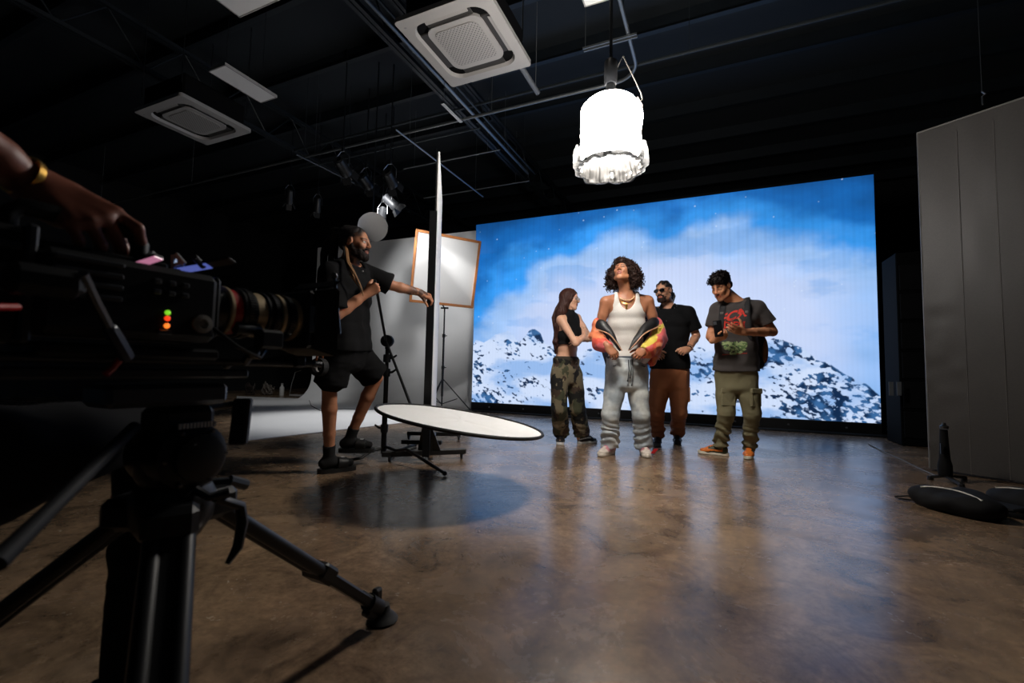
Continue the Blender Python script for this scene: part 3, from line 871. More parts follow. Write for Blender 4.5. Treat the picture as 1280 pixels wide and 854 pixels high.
led = thing('led_video_wall', ((SX0 + SX1) / 2, SY + .1, 0), 'large LED video wall showing snowy mountains under a blue sky', 'screen')
nu, nv = 780, 430
pic = led_picture(nu, nv)
gu, gv = np.meshgrid(np.arange(nu), np.arange(nv), indexing='ij')
pv_ = np.stack([SX0 + (SX1 - SX0) * gu / (nu - 1), np.full(gu.shape, SY), SZ0 + (SZ1 - SZ0) * gv / (nv - 1)], -1).reshape(-1, 3)
ii = (gu[:-1, :-1] * nv + gv[:-1, :-1]).ravel()
pf = np.stack([ii, ii + nv, ii + nv + 1, ii + 1], 1).astype(np.int32)
sm = bpy.data.materials.new('led_pixels'); sm.use_nodes = True; nt = sm.node_tree; pb = nt.nodes['Principled BSDF']
at_ = nt.nodes.new('ShaderNodeAttribute'); at_.attribute_name = 'Col'; pb.inputs['Base Color'].default_value = (.004, .004, .005, 1); pb.inputs['Roughness'].default_value = .6
nt.links.new(at_.outputs['Color'], pb.inputs['Emission Color']); pb.inputs['Emission Strength'].default_value = .80
link_mesh('display', pv_, pf, sm, led, False, col=pic.reshape(-1, 3), label='lit display of a snowy mountain')
blk = M('black_plastic', (14, 15, 17), .45)
b = MB()
for i in range(13):
    for j in range(7):
        b.box((SX0 + .2457 + i * .4913, SY + .055, SZ0 + .25 + j * .5), (.487, .10, .496))
b.build('cabinet_grid', blk, led)
b = MB(); b.box(((SX0 + SX1) / 2, SY + .03, .09), (SX1 - SX0, .12, .158), bev=.006); b.box(((SX0 + SX1) / 2, SY - .02, .012), (SX1 - SX0 + .1, .34, .024), bev=.004); b.build('plinth', blk, led)
for x in np.linspace(SX0 + .4, SX1 - .4, 9):
    b = MB(); b.lathe((x, SY - .03, .09), (0, -1, 0), [(.014, 0), (.014, .012), (.008, .016)], 10); b.build('levelling_bolt', M('bright_steel', (170, 172, 175), .3, 1), led)
for x in np.linspace(SX0 + .3, SX1 - .3, 5):
    b = MB(); b.bar((x, SY + .12, .05), (x, SY + .12, 3.6), .05, .05); b.bar((x, SY + .14, 3.0), (x, SY + 1.1, .03), .04, .04); b.bar((x, SY + .1, .03), (x, SY + 1.15, .03), .05, .05); b.build('ground_support', blk, led)

# ------------------------------------------------------------------ white cyclorama at the back left
CA, CB = atz(388, 499, 0), atz(592, 510.5, 0)
cdir = nrm(V(CB[0] - CA[0], CB[1] - CA[1], 0)); cn = nrm(np.cross(cdir, UP))        # cn points to the room
if cn @ (CAM - CA) < 0: cn = -cn
CE = CA + cdir * (np.linalg.norm((CB - CA)[:2]) + .9)
white_paint = M('white_cyclorama_paint', (214, 214, 214), .55, noise=(1.2, .03))
Rc, Hc = .55, 3.72
prof = [(0, Hc)] + [(0, Hc - .6), (0, Rc + .4)] + [(Rc - Rc * math.cos(a), Rc - Rc * math.sin(a)) for a in np.linspace(0, PI / 2, 10)]
b = MB(); vv = []
for p0 in (CA, CE):
    for d, z in prof: vv.append(p0 + cn * (d + .0) + UP * (z + .006))
    for d, z in prof[::-1]: vv.append(p0 + cn * (min(d, 0) - .08) + UP * (z if z > .1 else .0))
n = len(vv) // 2
ff = [(i, (i + 1) % n, n + (i + 1) % n, n + i) for i in range(n)] + [tuple(range(n))[::-1], tuple(range(n, 2 * n))]
struct(MB().add(vv, ff).build('wall_cyclorama', white_paint, smooth=True), 'white curved studio backdrop wall')
pA, pB = atz(370, 544, 0), atz(494, 530, 0); fd = nrm(pB - pA)
fpoly = [pA - fd * 3.2, pA + fd * 3.4]
q_end = CE + cn * .1; l_end = CA - cdir * 3.6
# trim the painted floor before it reaches the video wall
fpoly = [atz(292, 553, 0), pA + fd * 2.3, CB - cdir * .35 + cn * .35, CA + cn * .02, atz(296, 495.5, 0)]
fpoly = [V(p[0], p[1], .0) for p in fpoly]
struct(MB().prism(fpoly, UP * .006).build('floor_cyclorama', white_paint), 'white painted studio floor in front of the curved backdrop')

# ------------------------------------------------------------------ tall grey flat at the right
PA = atz(1164, 588, 0); PT = at(1152, 152, (PA - CAM) @ CF); PH = 3.02
PR = atz(1280, 124, PH); pdir = nrm(V(PR[0] - PA[0], PR[1] - PA[1], 0)); pn = nrm(np.cross(pdir, UP))
if pn @ (CAM - PA) < 0: pn = -pn
PLEN = np.linalg.norm((PR - PA)[:2]) + .75
flat = thing('scenery_flat', PA + pdir * PLEN / 2, 'tall dark grey fabric-covered flat standing at the right', 'panel')
gx = np.linspace(0, PLEN, 120); gz = np.linspace(.02, PH, 150)
GX, GZ = np.meshgrid(gx, gz, indexing='ij')
rip = np.zeros_like(GX); q3 = np.stack([GX, GZ, GX * 0], -1)
rip += .006 * (vnoise(q3, 9, 3) - .5) * np.exp(-GX / .20) * sstep(2.2, 1.2, GZ) * 2.5
rip += .004 * (vnoise(q3 * V(1.4, .35, 1), 6, 8) - .5)
vv = (PA + pdir * GX[..., None] + UP * GZ[..., None] + pn * (.03 + rip)[..., None]).reshape(-1, 3)
nz = len(gz); i0 = (np.arange(len(gx) - 1)[:, None] * nz + np.arange(nz - 1)[None]).ravel()
pf = np.stack([i0, i0 + nz, i0 + nz + 1, i0 + 1], 1)
if np.cross(pdir, UP) @ pn < 0: pf = pf[:, ::-1]
def cloth_material():
    m = bpy.data.materials.new('grey_flat_cloth'); m.use_nodes = True; nt = m.node_tree; L = nt.links; b = nt.nodes['Principled BSDF']
    b.inputs['Roughness'].default_value = .48
    tc = nt.nodes.new('ShaderNodeTexCoord'); n = nt.nodes.new('ShaderNodeTexNoise'); n.inputs['Scale'].default_value = 90; n.inputs['Detail'].default_value = 3
    L.new(tc.outputs['Object'], n.inputs['Vector'])
    mr = nt.nodes.new('ShaderNodeMapRange'); mr.inputs[3].default_value = .75; mr.inputs[4].default_value = 1.25; L.new(n.outputs['Fac'], mr.inputs[0])
    mx = nt.nodes.new('ShaderNodeMix'); mx.data_type = 'RGBA'; mx.blend_type = 'MULTIPLY'; mx.inputs[0].default_value = 1; mx.inputs[6].default_value = (*s2l((66, 63, 61)), 1)
    L.new(mr.outputs[0], mx.inputs[7]); L.new(mx.outputs[2], b.inputs['Base Color'])
    bp = nt.nodes.new('ShaderNodeBump'); bp.inputs['Strength'].default_value = .16; bp.inputs['Distance'].default_value = .004; L.new(n.outputs['Fac'], bp.inputs['Height']); L.new(bp.outputs[0], b.inputs['Normal'])
    return m
link_mesh('cloth_face', vv, pf, cloth_material(), flat, True)
b = MB(); b.box(PA + pdir * PLEN / 2 + UP * (PH / 2 + .008), (PLEN, .05, PH - .016), pdir, np.cross(UP, pdir), UP); b.build('backing_board', M('dark_board', (40, 40, 42), .7), flat)
b = MB(); b.bar(PA + pn * .03 + UP * PH, PA + pn * .03 + pdir * PLEN + UP * PH, .012, .012); b.bar(PA + pn * .03 + UP * .02, PA + pn * .03 + UP * PH, .010, .010); b.build('edge_tape', M('grey_tape', (120, 118, 114), .5), flat)
for xx in (.26, .48, .70, .95): 
    b = MB(); b.bar(PA + pdir * xx + pn * .033 + UP * .02, PA + pdir * xx + pn * .033 + UP * (PH - .1), .004, .003); b.build('seam', M('seam_thread', (112, 108, 104), .7), flat)
hk = at(1228, 128, (atz(1228, 128, PH) - CAM) @ CF)
b = MB(); b.tube([hk + UP * -.02, hk + UP * .05, hk + UP * .06 + pdir * .02, hk + UP * .09], .006, 8); b.tube([hk + UP * .09, hk + UP * 1.0], .0025, 6); b.build('hanging_hook', M('bright_steel'), flat)

# thin cable lying on the floor, running to the stand base
def ground_curve(px, r, name, mat, label, cat, z=0.0, **k):
    pts = [atz(x, y, 0) + UP * (r + z) for x, y in px]
    o = MB().tube(pts, r, 7).build(name, mat, None, True); tag(o, label, cat, **k); return o
ground_curve([(1086, 556), (1105, 566), (1130, 577), (1152, 588), (1172, 597)], .006, 'cable', M('grey_cable', (96, 92, 86), .6), 'thin pale cable running along the floor to the small black stand', 'cable')

# small folded stand standing by the grey flat
sb = atz(1182, 603, 0); ds = (sb - CAM) @ CF
st = thing('folded_stand', sb, 'short black folded stand by the foot of the grey flat', 'stand')
hb = at(1180, 531, ds)
b = MB(); b.lathe(sb + UP * .05, UP, [(.040, 0), (.045, .02), (.045, .08), (.034, .13), (.028, .25), (.024, hb[2] - .09)], 18); b.build('column', M('matte_black', (9, 9, 10), .75, spec=.2), st, True)
b = MB(); b.lathe(hb - UP * .03, UP, [(.026, 0), (.028, .02), (.012, .03), (.012, .045)], 14); b.build('spigot', M('dull_steel', (96, 98, 100), .35, 1), st, True)
for k, (x, y) in enumerate(((1163, 600), (1202, 610), (1205, 600))):
    e = atz(x, y, 0); b = MB(); b.bar(sb + UP * .05, e + UP * .022, .024, .022, bev=.004); b.build('foot', M('worn_black_metal', (44, 42, 40), .4, .6), st)
    b = MB(); b.lathe(e + UP * .0, UP, [(.018, 0), (.021, .008), (.018, .03)], 12); b.build('rubber_tip', blk, st, True)
b = MB(); b.bar(sb + UP * .22 + RIGHT * -.05 - AWAY * .03, sb + UP * .30 + RIGHT * -.05 - AWAY * .03, .012, .012); b.build('latch', M('dull_steel'), st)

# sandbag: two pouches, piping, strap
def pouch(c, L_, W_, H_, dirv, seed):
    F = SDF(.008); x = nrm(dirv); y = np.cross(UP, x); R = np.array([x, y, UP])
    F.ell(c + UP * H_ * .45, (L_ / 2, W_ / 2, H_ * .62), R, .02); F.cap(c - x * L_ * .33 + UP * H_ * .3, c + x * L_ * .33 + UP * H_ * .3, H_ * .36, H_ * .36, .06)
    F.cut((0, 0, .003), (0, 0, -1))
    v, f = F.mesh(2); v = folds(v, f, wrinkle(.022, 7, (1, 1, 1), seed), 1); v[:, 2] = np.maximum(v[:, 2], .002)
    return v, f
sA, sB, sCc = atz(1172, 640, 0), atz(1232, 652, 0), atz(1296, 648, 0)
bag = thing('sandbag', (sA + sCc) / 2, 'black saddle sandbag with pale zip piping lying on the floor', 'sandbag')
bag_m = M('black_nylon', (13, 13, 15), .8, bump=(300, .2), spec=.25)
p1c = atz(1195, 640, 0); p2c = atz(1290, 640, 0); bdir = nrm(atz(1240, 650, 0) - atz(1150, 628, 0))
v, f = pouch(p1c, .44, .26, .13, bdir, 2); link_mesh('pouch', v, f, bag_m, bag, True)
v, f = pouch(p2c, .40, .27, .13, nrm(bdir + AWAY * .12), 6); link_mesh('pouch', v, f, bag_m, bag, True)
mid = (p1c + p2c) / 2; b = MB(); b.bar(mid - bdir * .13 + UP * .045, mid + bdir * .13 + UP * .045, .16, .02, bev=.008); b.build('web_strap', bag_m, bag)
def arc_on(c, dirv, L_, off, H_):
    y = np.cross(UP, dirv); return [c + dirv * (t * L_) + y * (off - .05 * t * t * 4) + UP * (H_ * (1.03 - 1.25 * (abs(t)) ** 2.2)) for t in np.linspace(-.36, .40, 11)]
pip = M('white_piping', (205, 200, 190), .6)
b = MB(); b.tube(arc_on(p1c, bdir, .40, -.035, .130), .0045, 6); b.build('piping', pip, bag, True, label='pale piping')
b = MB(); b.tube(arc_on(p2c, nrm(bdir + AWAY * .12), .36, -.05, .130), .0045, 6); b.build('piping', pip, bag, True, label='pale piping')
hA = atz(1119, 624, 0); hB = atz(1160, 629, 0)
b = MB(); b.tube([hB + UP * .05, (hA + hB) / 2 + UP * .035, hA + UP * .016, hA + UP * .012 - AWAY * .03, (hA + hB) / 2 + UP * .012 - AWAY * .03, hB + UP * .03 - AWAY * .02], .010, 8, flat=.5); b.build('handle', bag_m, bag, True)

# dark equipment rack and boxes between the video wall and the grey flat
d0 = 5.55; rb = at(1138, 466, d0); rb[2] = 0
rack = thing('equipment_rack', rb, 'tall dark equipment rack beside the right end of the video wall', 'rack')
ztop = at(1131, 318, d0)[2]; rx = V(1, 0, 0); wd = .36
b = MB(); b.box(rb + UP * ztop / 2, (wd, .5, ztop), rx, V(0, 1, 0), UP, .01); b.build('cabinet', M('dark_rack', (6, 7, 8), .85, spec=.1), rack)
for k in range(6): b = MB(); b.box(rb + UP * (.25 + k * ztop / 6.6) - V(0, .26, 0), (wd * .86, .02, ztop / 7.6), bev=.004); b.build('front_panel', M('rack_panel', (8, 9, 11), .8, spec=.15), rack)
for x in (1114, 1124): 
    c = at(x, 486, d0 - .30); b = MB(); b.box(c, (.045, .012, .16), bev=.003); b.build('status_label', M('pale_label', (84, 88, 92), .6), rack)
# ------------------------------------------------------------------ ceiling: air-conditioning cassettes, panel lights, conduit, spotlights
white_pl = M('white_plastic', (150, 147, 144), .5)
grille_m = bpy.data.materials.new('cassette_grille'); grille_m.use_nodes = True
def _grille():
    nt = grille_m.node_tree; L = nt.links; b = nt.nodes['Principled BSDF']; b.inputs['Roughness'].default_value = .5
    tc = nt.nodes.new('ShaderNodeTexCoord'); mp = nt.nodes.new('ShaderNodeMapping'); mp.inputs['Rotation'].default_value = (0, 0, PI / 4); L.new(tc.outputs['Object'], mp.inputs[0])
    ch = nt.nodes.new('ShaderNodeTexVoronoi'); ch.inputs['Scale'].default_value = 38; ch.inputs['Randomness'].default_value = 0; L.new(mp.outputs[0], ch.inputs['Vector'])
    r = nt.nodes.new('ShaderNodeValToRGB'); r.color_ramp.elements[0].position = .26; r.color_ramp.elements[0].color = (*s2l((58, 56, 55)), 1); r.color_ramp.elements[1].position = .38; r.color_ramp.elements[1].color = (*s2l((146, 143, 140)), 1)
    L.new(ch.outputs['Distance'], r.inputs[0]); L.new(r.outputs[0], b.inputs['Base Color'])
_grille()
def rounded(cx, cy, z, hx, hy, r, n=7):
    pts = []
    for sx, sy, a0 in ((1, 1, 0), (-1, 1, PI / 2), (-1, -1, PI), (1, -1, 1.5 * PI)):
        for k in range(n):
            a = a0 + PI / 2 * k / (n - 1); pts.append(V(cx + sx * (hx - r) + r * math.cos(a), cy + sy * (hy - r) + r * math.sin(a), z))
    return pts
def cassette(cx, cy, z, h, label, sx=1.0):
    t = thing('air_conditioner', (cx, cy, z), label, 'air conditioner', 'ceiling air conditioners')
    # face plate with a rounded opening: outer rounded square ring + sloped inner lip
    b = MB(); hy = h; h = h * sx
    o = rounded(cx, cy, z, h, hy, .035); o2 = rounded(cx, cy, z + .045, h, hy, .035); i1 = rounded(cx, cy, z - .004, h * .80, hy * .80, .14); i2 = rounded(cx, cy, z + .03, h * .765, hy * .765, .12)
    n = len(o); b.v = o2 + o + i1 + i2
    for r in range(3): b.f += [(r * n + k, r * n + (k + 1) % n, (r + 1) * n + (k + 1) % n, (r + 1) * n + k) for k in range(n)]
    b.build('face_plate', white_pl, t)
    b = MB(); b.prism(rounded(cx, cy, z + .012, h * .60, hy * .60, .10), UP * .03); b.build('centre_panel', white_pl, t)
    b = MB(); b.prism(rounded(cx, cy, z + .006, h * .48, hy * .48, .07), UP * .008); g = b.build('grille', grille_m, t)
    for k, (dx, dy) in enumerate(((1, 0), (-1, 0), (0, 1), (0, -1))):
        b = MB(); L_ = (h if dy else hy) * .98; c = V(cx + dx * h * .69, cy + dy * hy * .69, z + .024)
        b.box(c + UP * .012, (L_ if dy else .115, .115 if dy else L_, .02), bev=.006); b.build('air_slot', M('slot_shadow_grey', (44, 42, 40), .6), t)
        b = MB(); S = V(dx, dy, 0); T_ = V(-dy, dx, 0); tl = nrm(S * .9 - UP * .42 * (-1 if k == 3 else 1) * .6)
        if k in (1, 2): b.box(c - UP * .021, (.104, L_ * .97, .008), S, T_, UP, .003)
        else: b.box(c - UP * .012 + S * .030, (.042, L_ * .94, .007), tl, T_, np.cross(tl, T_), .003); b.build('louver', white_pl, t)
    b = MB(); b.box((cx, cy, z + .19), (h * 1.72, hy * 1.72, .30), bev=.02); b.build('housing', M('housing_black', (9, 9, 10), .8, spec=.1), t)
    for a in (-1, 1):
        for e in (-1, 1): b = MB(); b.tube([(cx + a * h * .86, cy + e * h * .86, z + .2), (cx + a * h * .86, cy + e * h * .86, ZC)], .006, 6); b.build('hanger_rod', M('dull_steel'), t)
    b = MB(); b.ball((cx - h * .86, cy - hy * .86 + .02, z - .001), (.016, .010, .003), 10, 6); b.build('badge', M('badge_grey', (120, 120, 124), .4), t)
    return t
ZA = 3.86
q1 = [atz(*p, ZA) for p in ((487, 30), (565, 110), (664, 80))]; h1 = (q1[2][0] - q1[1][0]) / 2; hy1 = (q1[1][1] - q1[0][1]) / 2
cassette((q1[1][0] + q1[2][0]) / 2, q1[1][1] - hy1, ZA, hy1 * .99, 'large white ceiling air conditioner cassette nearest the bright hanging lantern', h1 / hy1)
q2 = [atz(*p, ZA) for p in ((167, 140), (222, 119), (316, 165), (260, 183))]; c2 = sum(q2) / 4; h2 = (q2[1][0] - q2[0][0] + q2[2][0] - q2[3][0]) / 4; hy2 = (q2[2][1] - q2[1][1]) / 2
cassette(c2[0], c2[1], ZA, hy2, 'white ceiling air conditioner cassette in the dark left part of the ceiling', h2 / hy2)
def panel_light(x0, x1, y0, y1, z, label, lit=(150, 148, 146)):
    t = thing('panel_light', ((x0 + x1) / 2, (y0 + y1) / 2, z), label, 'ceiling light', 'ceiling light panels')
    b = MB(); b.box(((x0 + x1) / 2, (y0 + y1) / 2, z + .004), (x1 - x0 - .02, y1 - y0 - .02, .008)); b.build('diffuser', M('unlit_diffuser', (222, 220, 218), .5), t)
    b = MB()
    for a in (x0 + .005, x1 - .005): b.box((a, (y0 + y1) / 2, z + .012), (.012, y1 - y0, .03))
    for a in (y0 + .005, y1 - .005): b.box(((x0 + x1) / 2, a, z + .012), (x1 - x0, .012, .03))
    b.box(((x0 + x1) / 2, (y0 + y1) / 2, z + .028), (x1 - x0, y1 - y0, .006)); b.build('frame', white_pl, t)
    for a in (y0 + .1, y1 - .1): b = MB(); b.tube([((x0 + x1) / 2, a, z + .03), ((x0 + x1) / 2, a, ZC)], .0025, 5); b.build('suspension_wire', M('dull_steel'), t)
ZP = 4.0
a, b_, c, d = [atz(*p, ZP) for p in ((262, 90), (280, 80), (346, 122), (326, 129))]
panel_light((a[0] + d[0]) / 2, (b_[0] + c[0]) / 2, (a[1] + b_[1]) / 2, (c[1] + d[1]) / 2, ZP, 'narrow unlit ceiling light panel hanging just right of the left air conditioner')
a, b_ = atz(300, 22, ZP), atz(351, -1, ZP); panel_light(a[0], a[0] + .60, a[1] - 1.2, a[1], ZP, 'unlit ceiling light panel cut off by the top edge, left of centre')
a = atz(731, 9, ZP); panel_light(a[0], a[0] + .30, a[1] - 1.2, a[1], ZP, 'white ceiling light panel end at the top edge, above the lantern')

# conduits
gal = M('galvanised_conduit', (128, 132, 134), .38, .85); dk = M('dark_conduit', (58, 64, 68), .45, .5)
def pipe(pts, r, label, mat=gal, name='conduit', group='ceiling conduits', cat='pipe', seg=9):
    b = MB().tube(pts, r, seg); P_a, P_b = np.asarray(pts[0], float), np.asarray(pts[-1], float); n_ = max(2, int(np.linalg.norm(P_b - P_a) / 2.4))
    for i in range(len(pts) - 1):
        a_, b_ = np.asarray(pts[i], float), np.asarray(pts[i + 1], float); L_ = np.linalg.norm(b_ - a_)
        if L_ > .3:
            for t in np.linspace(.12, .88, max(2, int(L_ / 2.4))): q = a_ + (b_ - a_) * t; b.tube([q, V(q[0], q[1], ZC)], .0035, 5)
    return tag(b.build(name, mat, None, True), label, cat, group)
zc = 4.02
pb_ = atz(793, 72, zc); pt_ = atz(764, 0, zc); pe = atz(756, 107, zc)
rr = .28; y1 = pe[1]; xx = pb_[0]
bend = [V(xx - rr + rr * math.cos(t), y1 - rr + rr * math.sin(t), zc) for t in np.linspace(0, PI / 2, 9)]
pipe([V(xx, -.6, zc), V(xx, y1 - rr - .05, zc)] + bend + [V(xx - rr - .1, y1, zc), V(-13, y1, zc)], .019, 'galvanised pipe that bends above the lantern and runs left across the ceiling')
for dx, zz in ((-.17, .06), (-.30, .06)):
    b = MB()
    for s_ in (-1, 1): b.box((xx + dx + s_ * .018, 1.2, zc + zz), (.006, 3.9, .042))
    b.box((xx + dx, 1.2, zc + zz + .02), (.042, 3.9, .005)); tag(b.build('strut_channel', gal), 'galvanised strut channel, %s of the two beside the bent pipe' % ('right' if dx > -.2 else 'left'), 'channel', 'strut channels')
cb = atz(773, 52, zc - .05); b = MB()
for s_ in (-1, 1): b.box((xx - .18, cb[1] + s_ * .02, zc - .035), (.52, .010, .02))
b.tube([V(xx - .42, cb[1], zc - .035), V(xx - .42, cb[1], ZC)], .004, 5); tag(b.build('cross_bar', gal), 'short double cross bar clamped under the strut channels above the lantern', 'bar')
a = atz(660, 217, 4.35); pipe([V(a[0], -1, 4.35), V(a[0], a[1], 4.35)], .022, 'straight conduit running away behind the large air conditioner'); pipe([V(a[0] + .09, 3.2, 4.37), V(a[0] + .09, a[1] + .1, 4.37)], .014, 'thinner conduit beside the straight one behind the large air conditioner', dk)
a = atz(604, 246, 3.95); pipe([V(a[0], atz(490, 163, 3.95)[1], 3.95), V(a[0], a[1], 3.95)], .012, 'thin rod crossing behind the top of the tall white flat')
for (x0, y0), (x1, y1), z, lb in (((520, 206), (625, 187), 4.3, 'upper of two thin pipes crossing the ceiling right of the tall white flat'), ((540, 242), (662, 226), 4.3, 'lower of two thin pipes crossing the ceiling right of the tall white flat'), ((400, 212), (600, 160), 4.1, 'dark pipe running left under the large air conditioner')):
    a = atz(x1, y1, z); l = atz(x0, y0, z); pipe([V(l[0] - .3, a[1], z), V(a[0], a[1], z)], .012, lb, dk if z < 4.2 else gal)
a = atz(741, 116, 4.5); pipe([V(-6.5, a[1] - .4, 4.46), V(3.5, a[1] - .4, 4.46)], .02, 'long dark pipe crossing the ceiling behind the lantern', dk)
# short perforated strip and stub pipes under the big cassette
sA_, sB_ = atz(553, 128, 3.95), atz(576, 152, 3.95); b = MB(); b.bar(sA_, V(sA_[0], sB_[1], 3.95), .045, .03); b.tube([sA_ + V(0, .03, 0), V(sA_[0], sA_[1] + .03, ZC)], .004, 5)
t = tag(b.build('perforated_strut', M('bright_steel')), 'short pale perforated strut under the large air conditioner', 'strut')
a = atz(672, 118, 4.0); pipe([V(a[0], a[1] - .55, 4.02), V(a[0], a[1], 4.02)], .03, 'grey pipe stub ending just behind the large air conditioner', M('grey_pipe', (96, 98, 100), .5))

# ceiling spotlights on pipes above the left man
fix_m = M('fixture_black', (24, 25, 27), .4); 
def spotlight(p, aim, label, r=.085, L_=.26, energy=0, lens=False, blend=.6, cone=70, temp=(1, 1, 1)):
    p = np.asarray(p, float); d = nrm(np.asarray(aim, float) - p)
    t = thing('spotlight', p, label, 'spotlight', 'ceiling spotlights')
    b = MB(); b.lathe(p - d * L_ * .5, d, [(r * .55, 0), (r * .85, .02), (r * .9, L_ * .7), (r, L_ * .75), (r, L_), (r * .88, L_), (r * .8, L_ * .8), (.002, L_ * .78)], 18, caps=False); b.build('can', fix_m, t, True)
    S = frame_of(d)[0]; b = MB(); top = p + UP * (r + .13)
    b.tube([p + S * (r + .012), p + S * (r + .014) + UP * (r + .05), top + S * .03, top - S * .03, p - S * (r + .014) + UP * (r + .05), p - S * (r + .012)], .007, 6); b.build('yoke', M('bright_steel'), t, True)
    b = MB(); b.box(top + UP * .03, (.05, .035, .07), bev=.006); b.tube([top + UP * .06, V(top[0], top[1], ZC - .02)], .009, 6); b.build('clamp', M('dull_steel'), t)
    for k in range(4):
        a = PI / 2 * k; S2, D2, U2 = frame_of(d); w_ = S2 * math.cos(a) + U2 * math.sin(a); e = np.cross(d, w_)
        b = MB(); c = p + d * (L_ * .5 + .05) + w_ * (r + .02); m = nrm(d + w_ * .5); b.box(c, (r * 1.5, .10, .004), e, m, np.cross(e, m)); b.build('barn_door', M('worn_barn_door', (60, 61, 63), .3, .7), t)
    if energy:
        ld = bpy.data.lights.new('spot_lamp', 'SPOT'); ld.energy = energy; ld.spot_size = math.radians(cone); ld.spot_blend = blend; ld.shadow_soft_size = r * .6; ld.color = temp
        lo = bpy.data.objects.new('lamp', ld); COL.objects.link(lo); lo.parent = t
        lo.rotation_euler = Vector(d).to_track_quat('-Z', 'Y').to_euler(); lo.location = Vector(d * L_ * .42)
    return t
ttr = 3.75
spots = [((428, 208), 6.3, (-5.6, 8.4, 1.9), 'spotlight right of the thin track, first of the ceiling cluster from the left'), ((457, 226), 7.2, (-5.5, 8.3, 2.6), 'spotlight above the pale round dish in the ceiling cluster'), ((478, 268), 7.9, tuple(atz(425, 524, 0)), 'spotlight low in the ceiling cluster right behind the round dish'), ((436, 217), 8.4, (-6, 8, 1), 'small far spotlight in the ceiling cluster'), ((488, 252), 7.7, tuple(at(573, 334, 8.2)), 'spotlight at the right end of the ceiling cluster'), ((487, 223), 6.6, (-5.0, 7.6, 2.4), 'topmost spotlight of the ceiling cluster'), ((362, 245), 7.8, tuple(atz(345, 497, 0)), 'lone spotlight in the dark left of the ceiling cluster'), ((397, 256), 8.2, (-8, 7, 0), 'small spotlight between the lone one and the ceiling cluster')]
SPOT_E = [0, 220, 300, 0, 170, 95, 120, 0]
for k, ((x, y), dd, aim, lb) in enumerate(spots):
    spotlight(at(x, y, dd), aim, lb, energy=SPOT_E[k], r=.085 if k not in (3, 6, 7) else .06, cone=20 if k == 4 else 62, blend=1.0 if k == 4 else .8)
a, c = at(370, 193, 6.6), at(443, 229, 7.9); pipe([a, c], .014, 'thin track leading to the ceiling spotlights', dk, 'light_track', None, 'track'); 
dish_c = at(466, 284, 6.4); dd_ = nrm(CAM - dish_c - UP * .6 + RIGHT * .3)
t = thing('reflector_dish', dish_c, 'pale round reflector dish hanging behind the left man\'s head', 'light'); ax_ = nrm(-dd_)
b = MB(); b.lathe(dish_c - dd_ * .07, dd_, [(.03, 0), (.10, .012), (.17, .04), (.205, .075), (.205, .079), (.165, .046), (.10, .019), (.0, .010)], 30, caps=False); b.build('dish', M('dish_white', (222, 222, 222), .5), t, True)
b = MB(); b.lathe(dish_c - dd_ * .24, dd_, [(.05, 0), (.06, .02), (.06, .17), (.03, .18)], 16); b.build('lamp_head', fix_m, t, True)
b = MB(); p = dish_c - dd_ * .16; b.tube([p, p + UP * .25, V(p[0], p[1], ZC)], .010, 6); b.build('drop_arm', M('dull_steel'), t)

# ------------------------------------------------------------------ the lantern
LD = 3.3; KL = LD / 4.3; lt, lb_, lc = at(763, 117, LD), at(763, 226, LD), at(763, 165, LD)
Rl = .285 * KL; lan = thing('lantern_light', V(lc[0], lc[1], lb_[2]), 'bright round lantern light with a silver skirt hanging above the group', 'light')
hem = at(763, 211, LD)[2]; z1 = lt[2] - .02
em = M('lit_diffusion_cloth', (255, 255, 255), .8, emit=((255, 249, 242), 50.0)); em2 = M('lit_lamp_face', (255, 255, 255), .8, emit=((255, 246, 234), 120.0))
def wrink(v, cen, amp, sc):
    d = v - cen; r = np.linalg.norm(d[:, :2], axis=1); return v + np.stack([d[:, 0] / np.maximum(r, 1e-6), d[:, 1] / np.maximum(r, 1e-6), 0 * r], 1) * ((fbm(v, sc, 3) - .5) * amp * np.minimum(1, r / .1))[:, None]
cl = V(lc[0], lc[1], 0)
pr = [(.002, z1)] + [(Rl * math.sin(t), z1 - .17 * KL + .17 * KL * math.cos(t)) for t in np.linspace(.15, PI / 2, 9)] + [(Rl * (1 + .03 * k / 8), z1 - .17 * KL - (z1 - .17 * KL - hem - .02) * k / 8) for k in range(1, 9)]
b = MB(); b.lathe(V(lc[0], lc[1], 0), UP, pr[::-1], 48, caps=False); vv = wrink(np.array(b.v), cl, .03, 8); link_mesh('diffuser', vv, b.f, em, lan, True, label='glowing white diffusion cloth')
b = MB(); b.lathe(V(lc[0], lc[1], hem + .20), UP, [(.002, -.165)] + [(.178 * math.sin(t), -.165 * math.cos(t)) for t in np.linspace(.2, PI / 2, 9)] + [(.18, .02), (.002, .02)], 40, caps=False); b.build('lamp_face', em2, lan, True, label='glowing lamp face inside the skirt')
ns, nh = 150, 24; vv = []; tocam = nrm(V(-lc[0], -lc[1], 0))
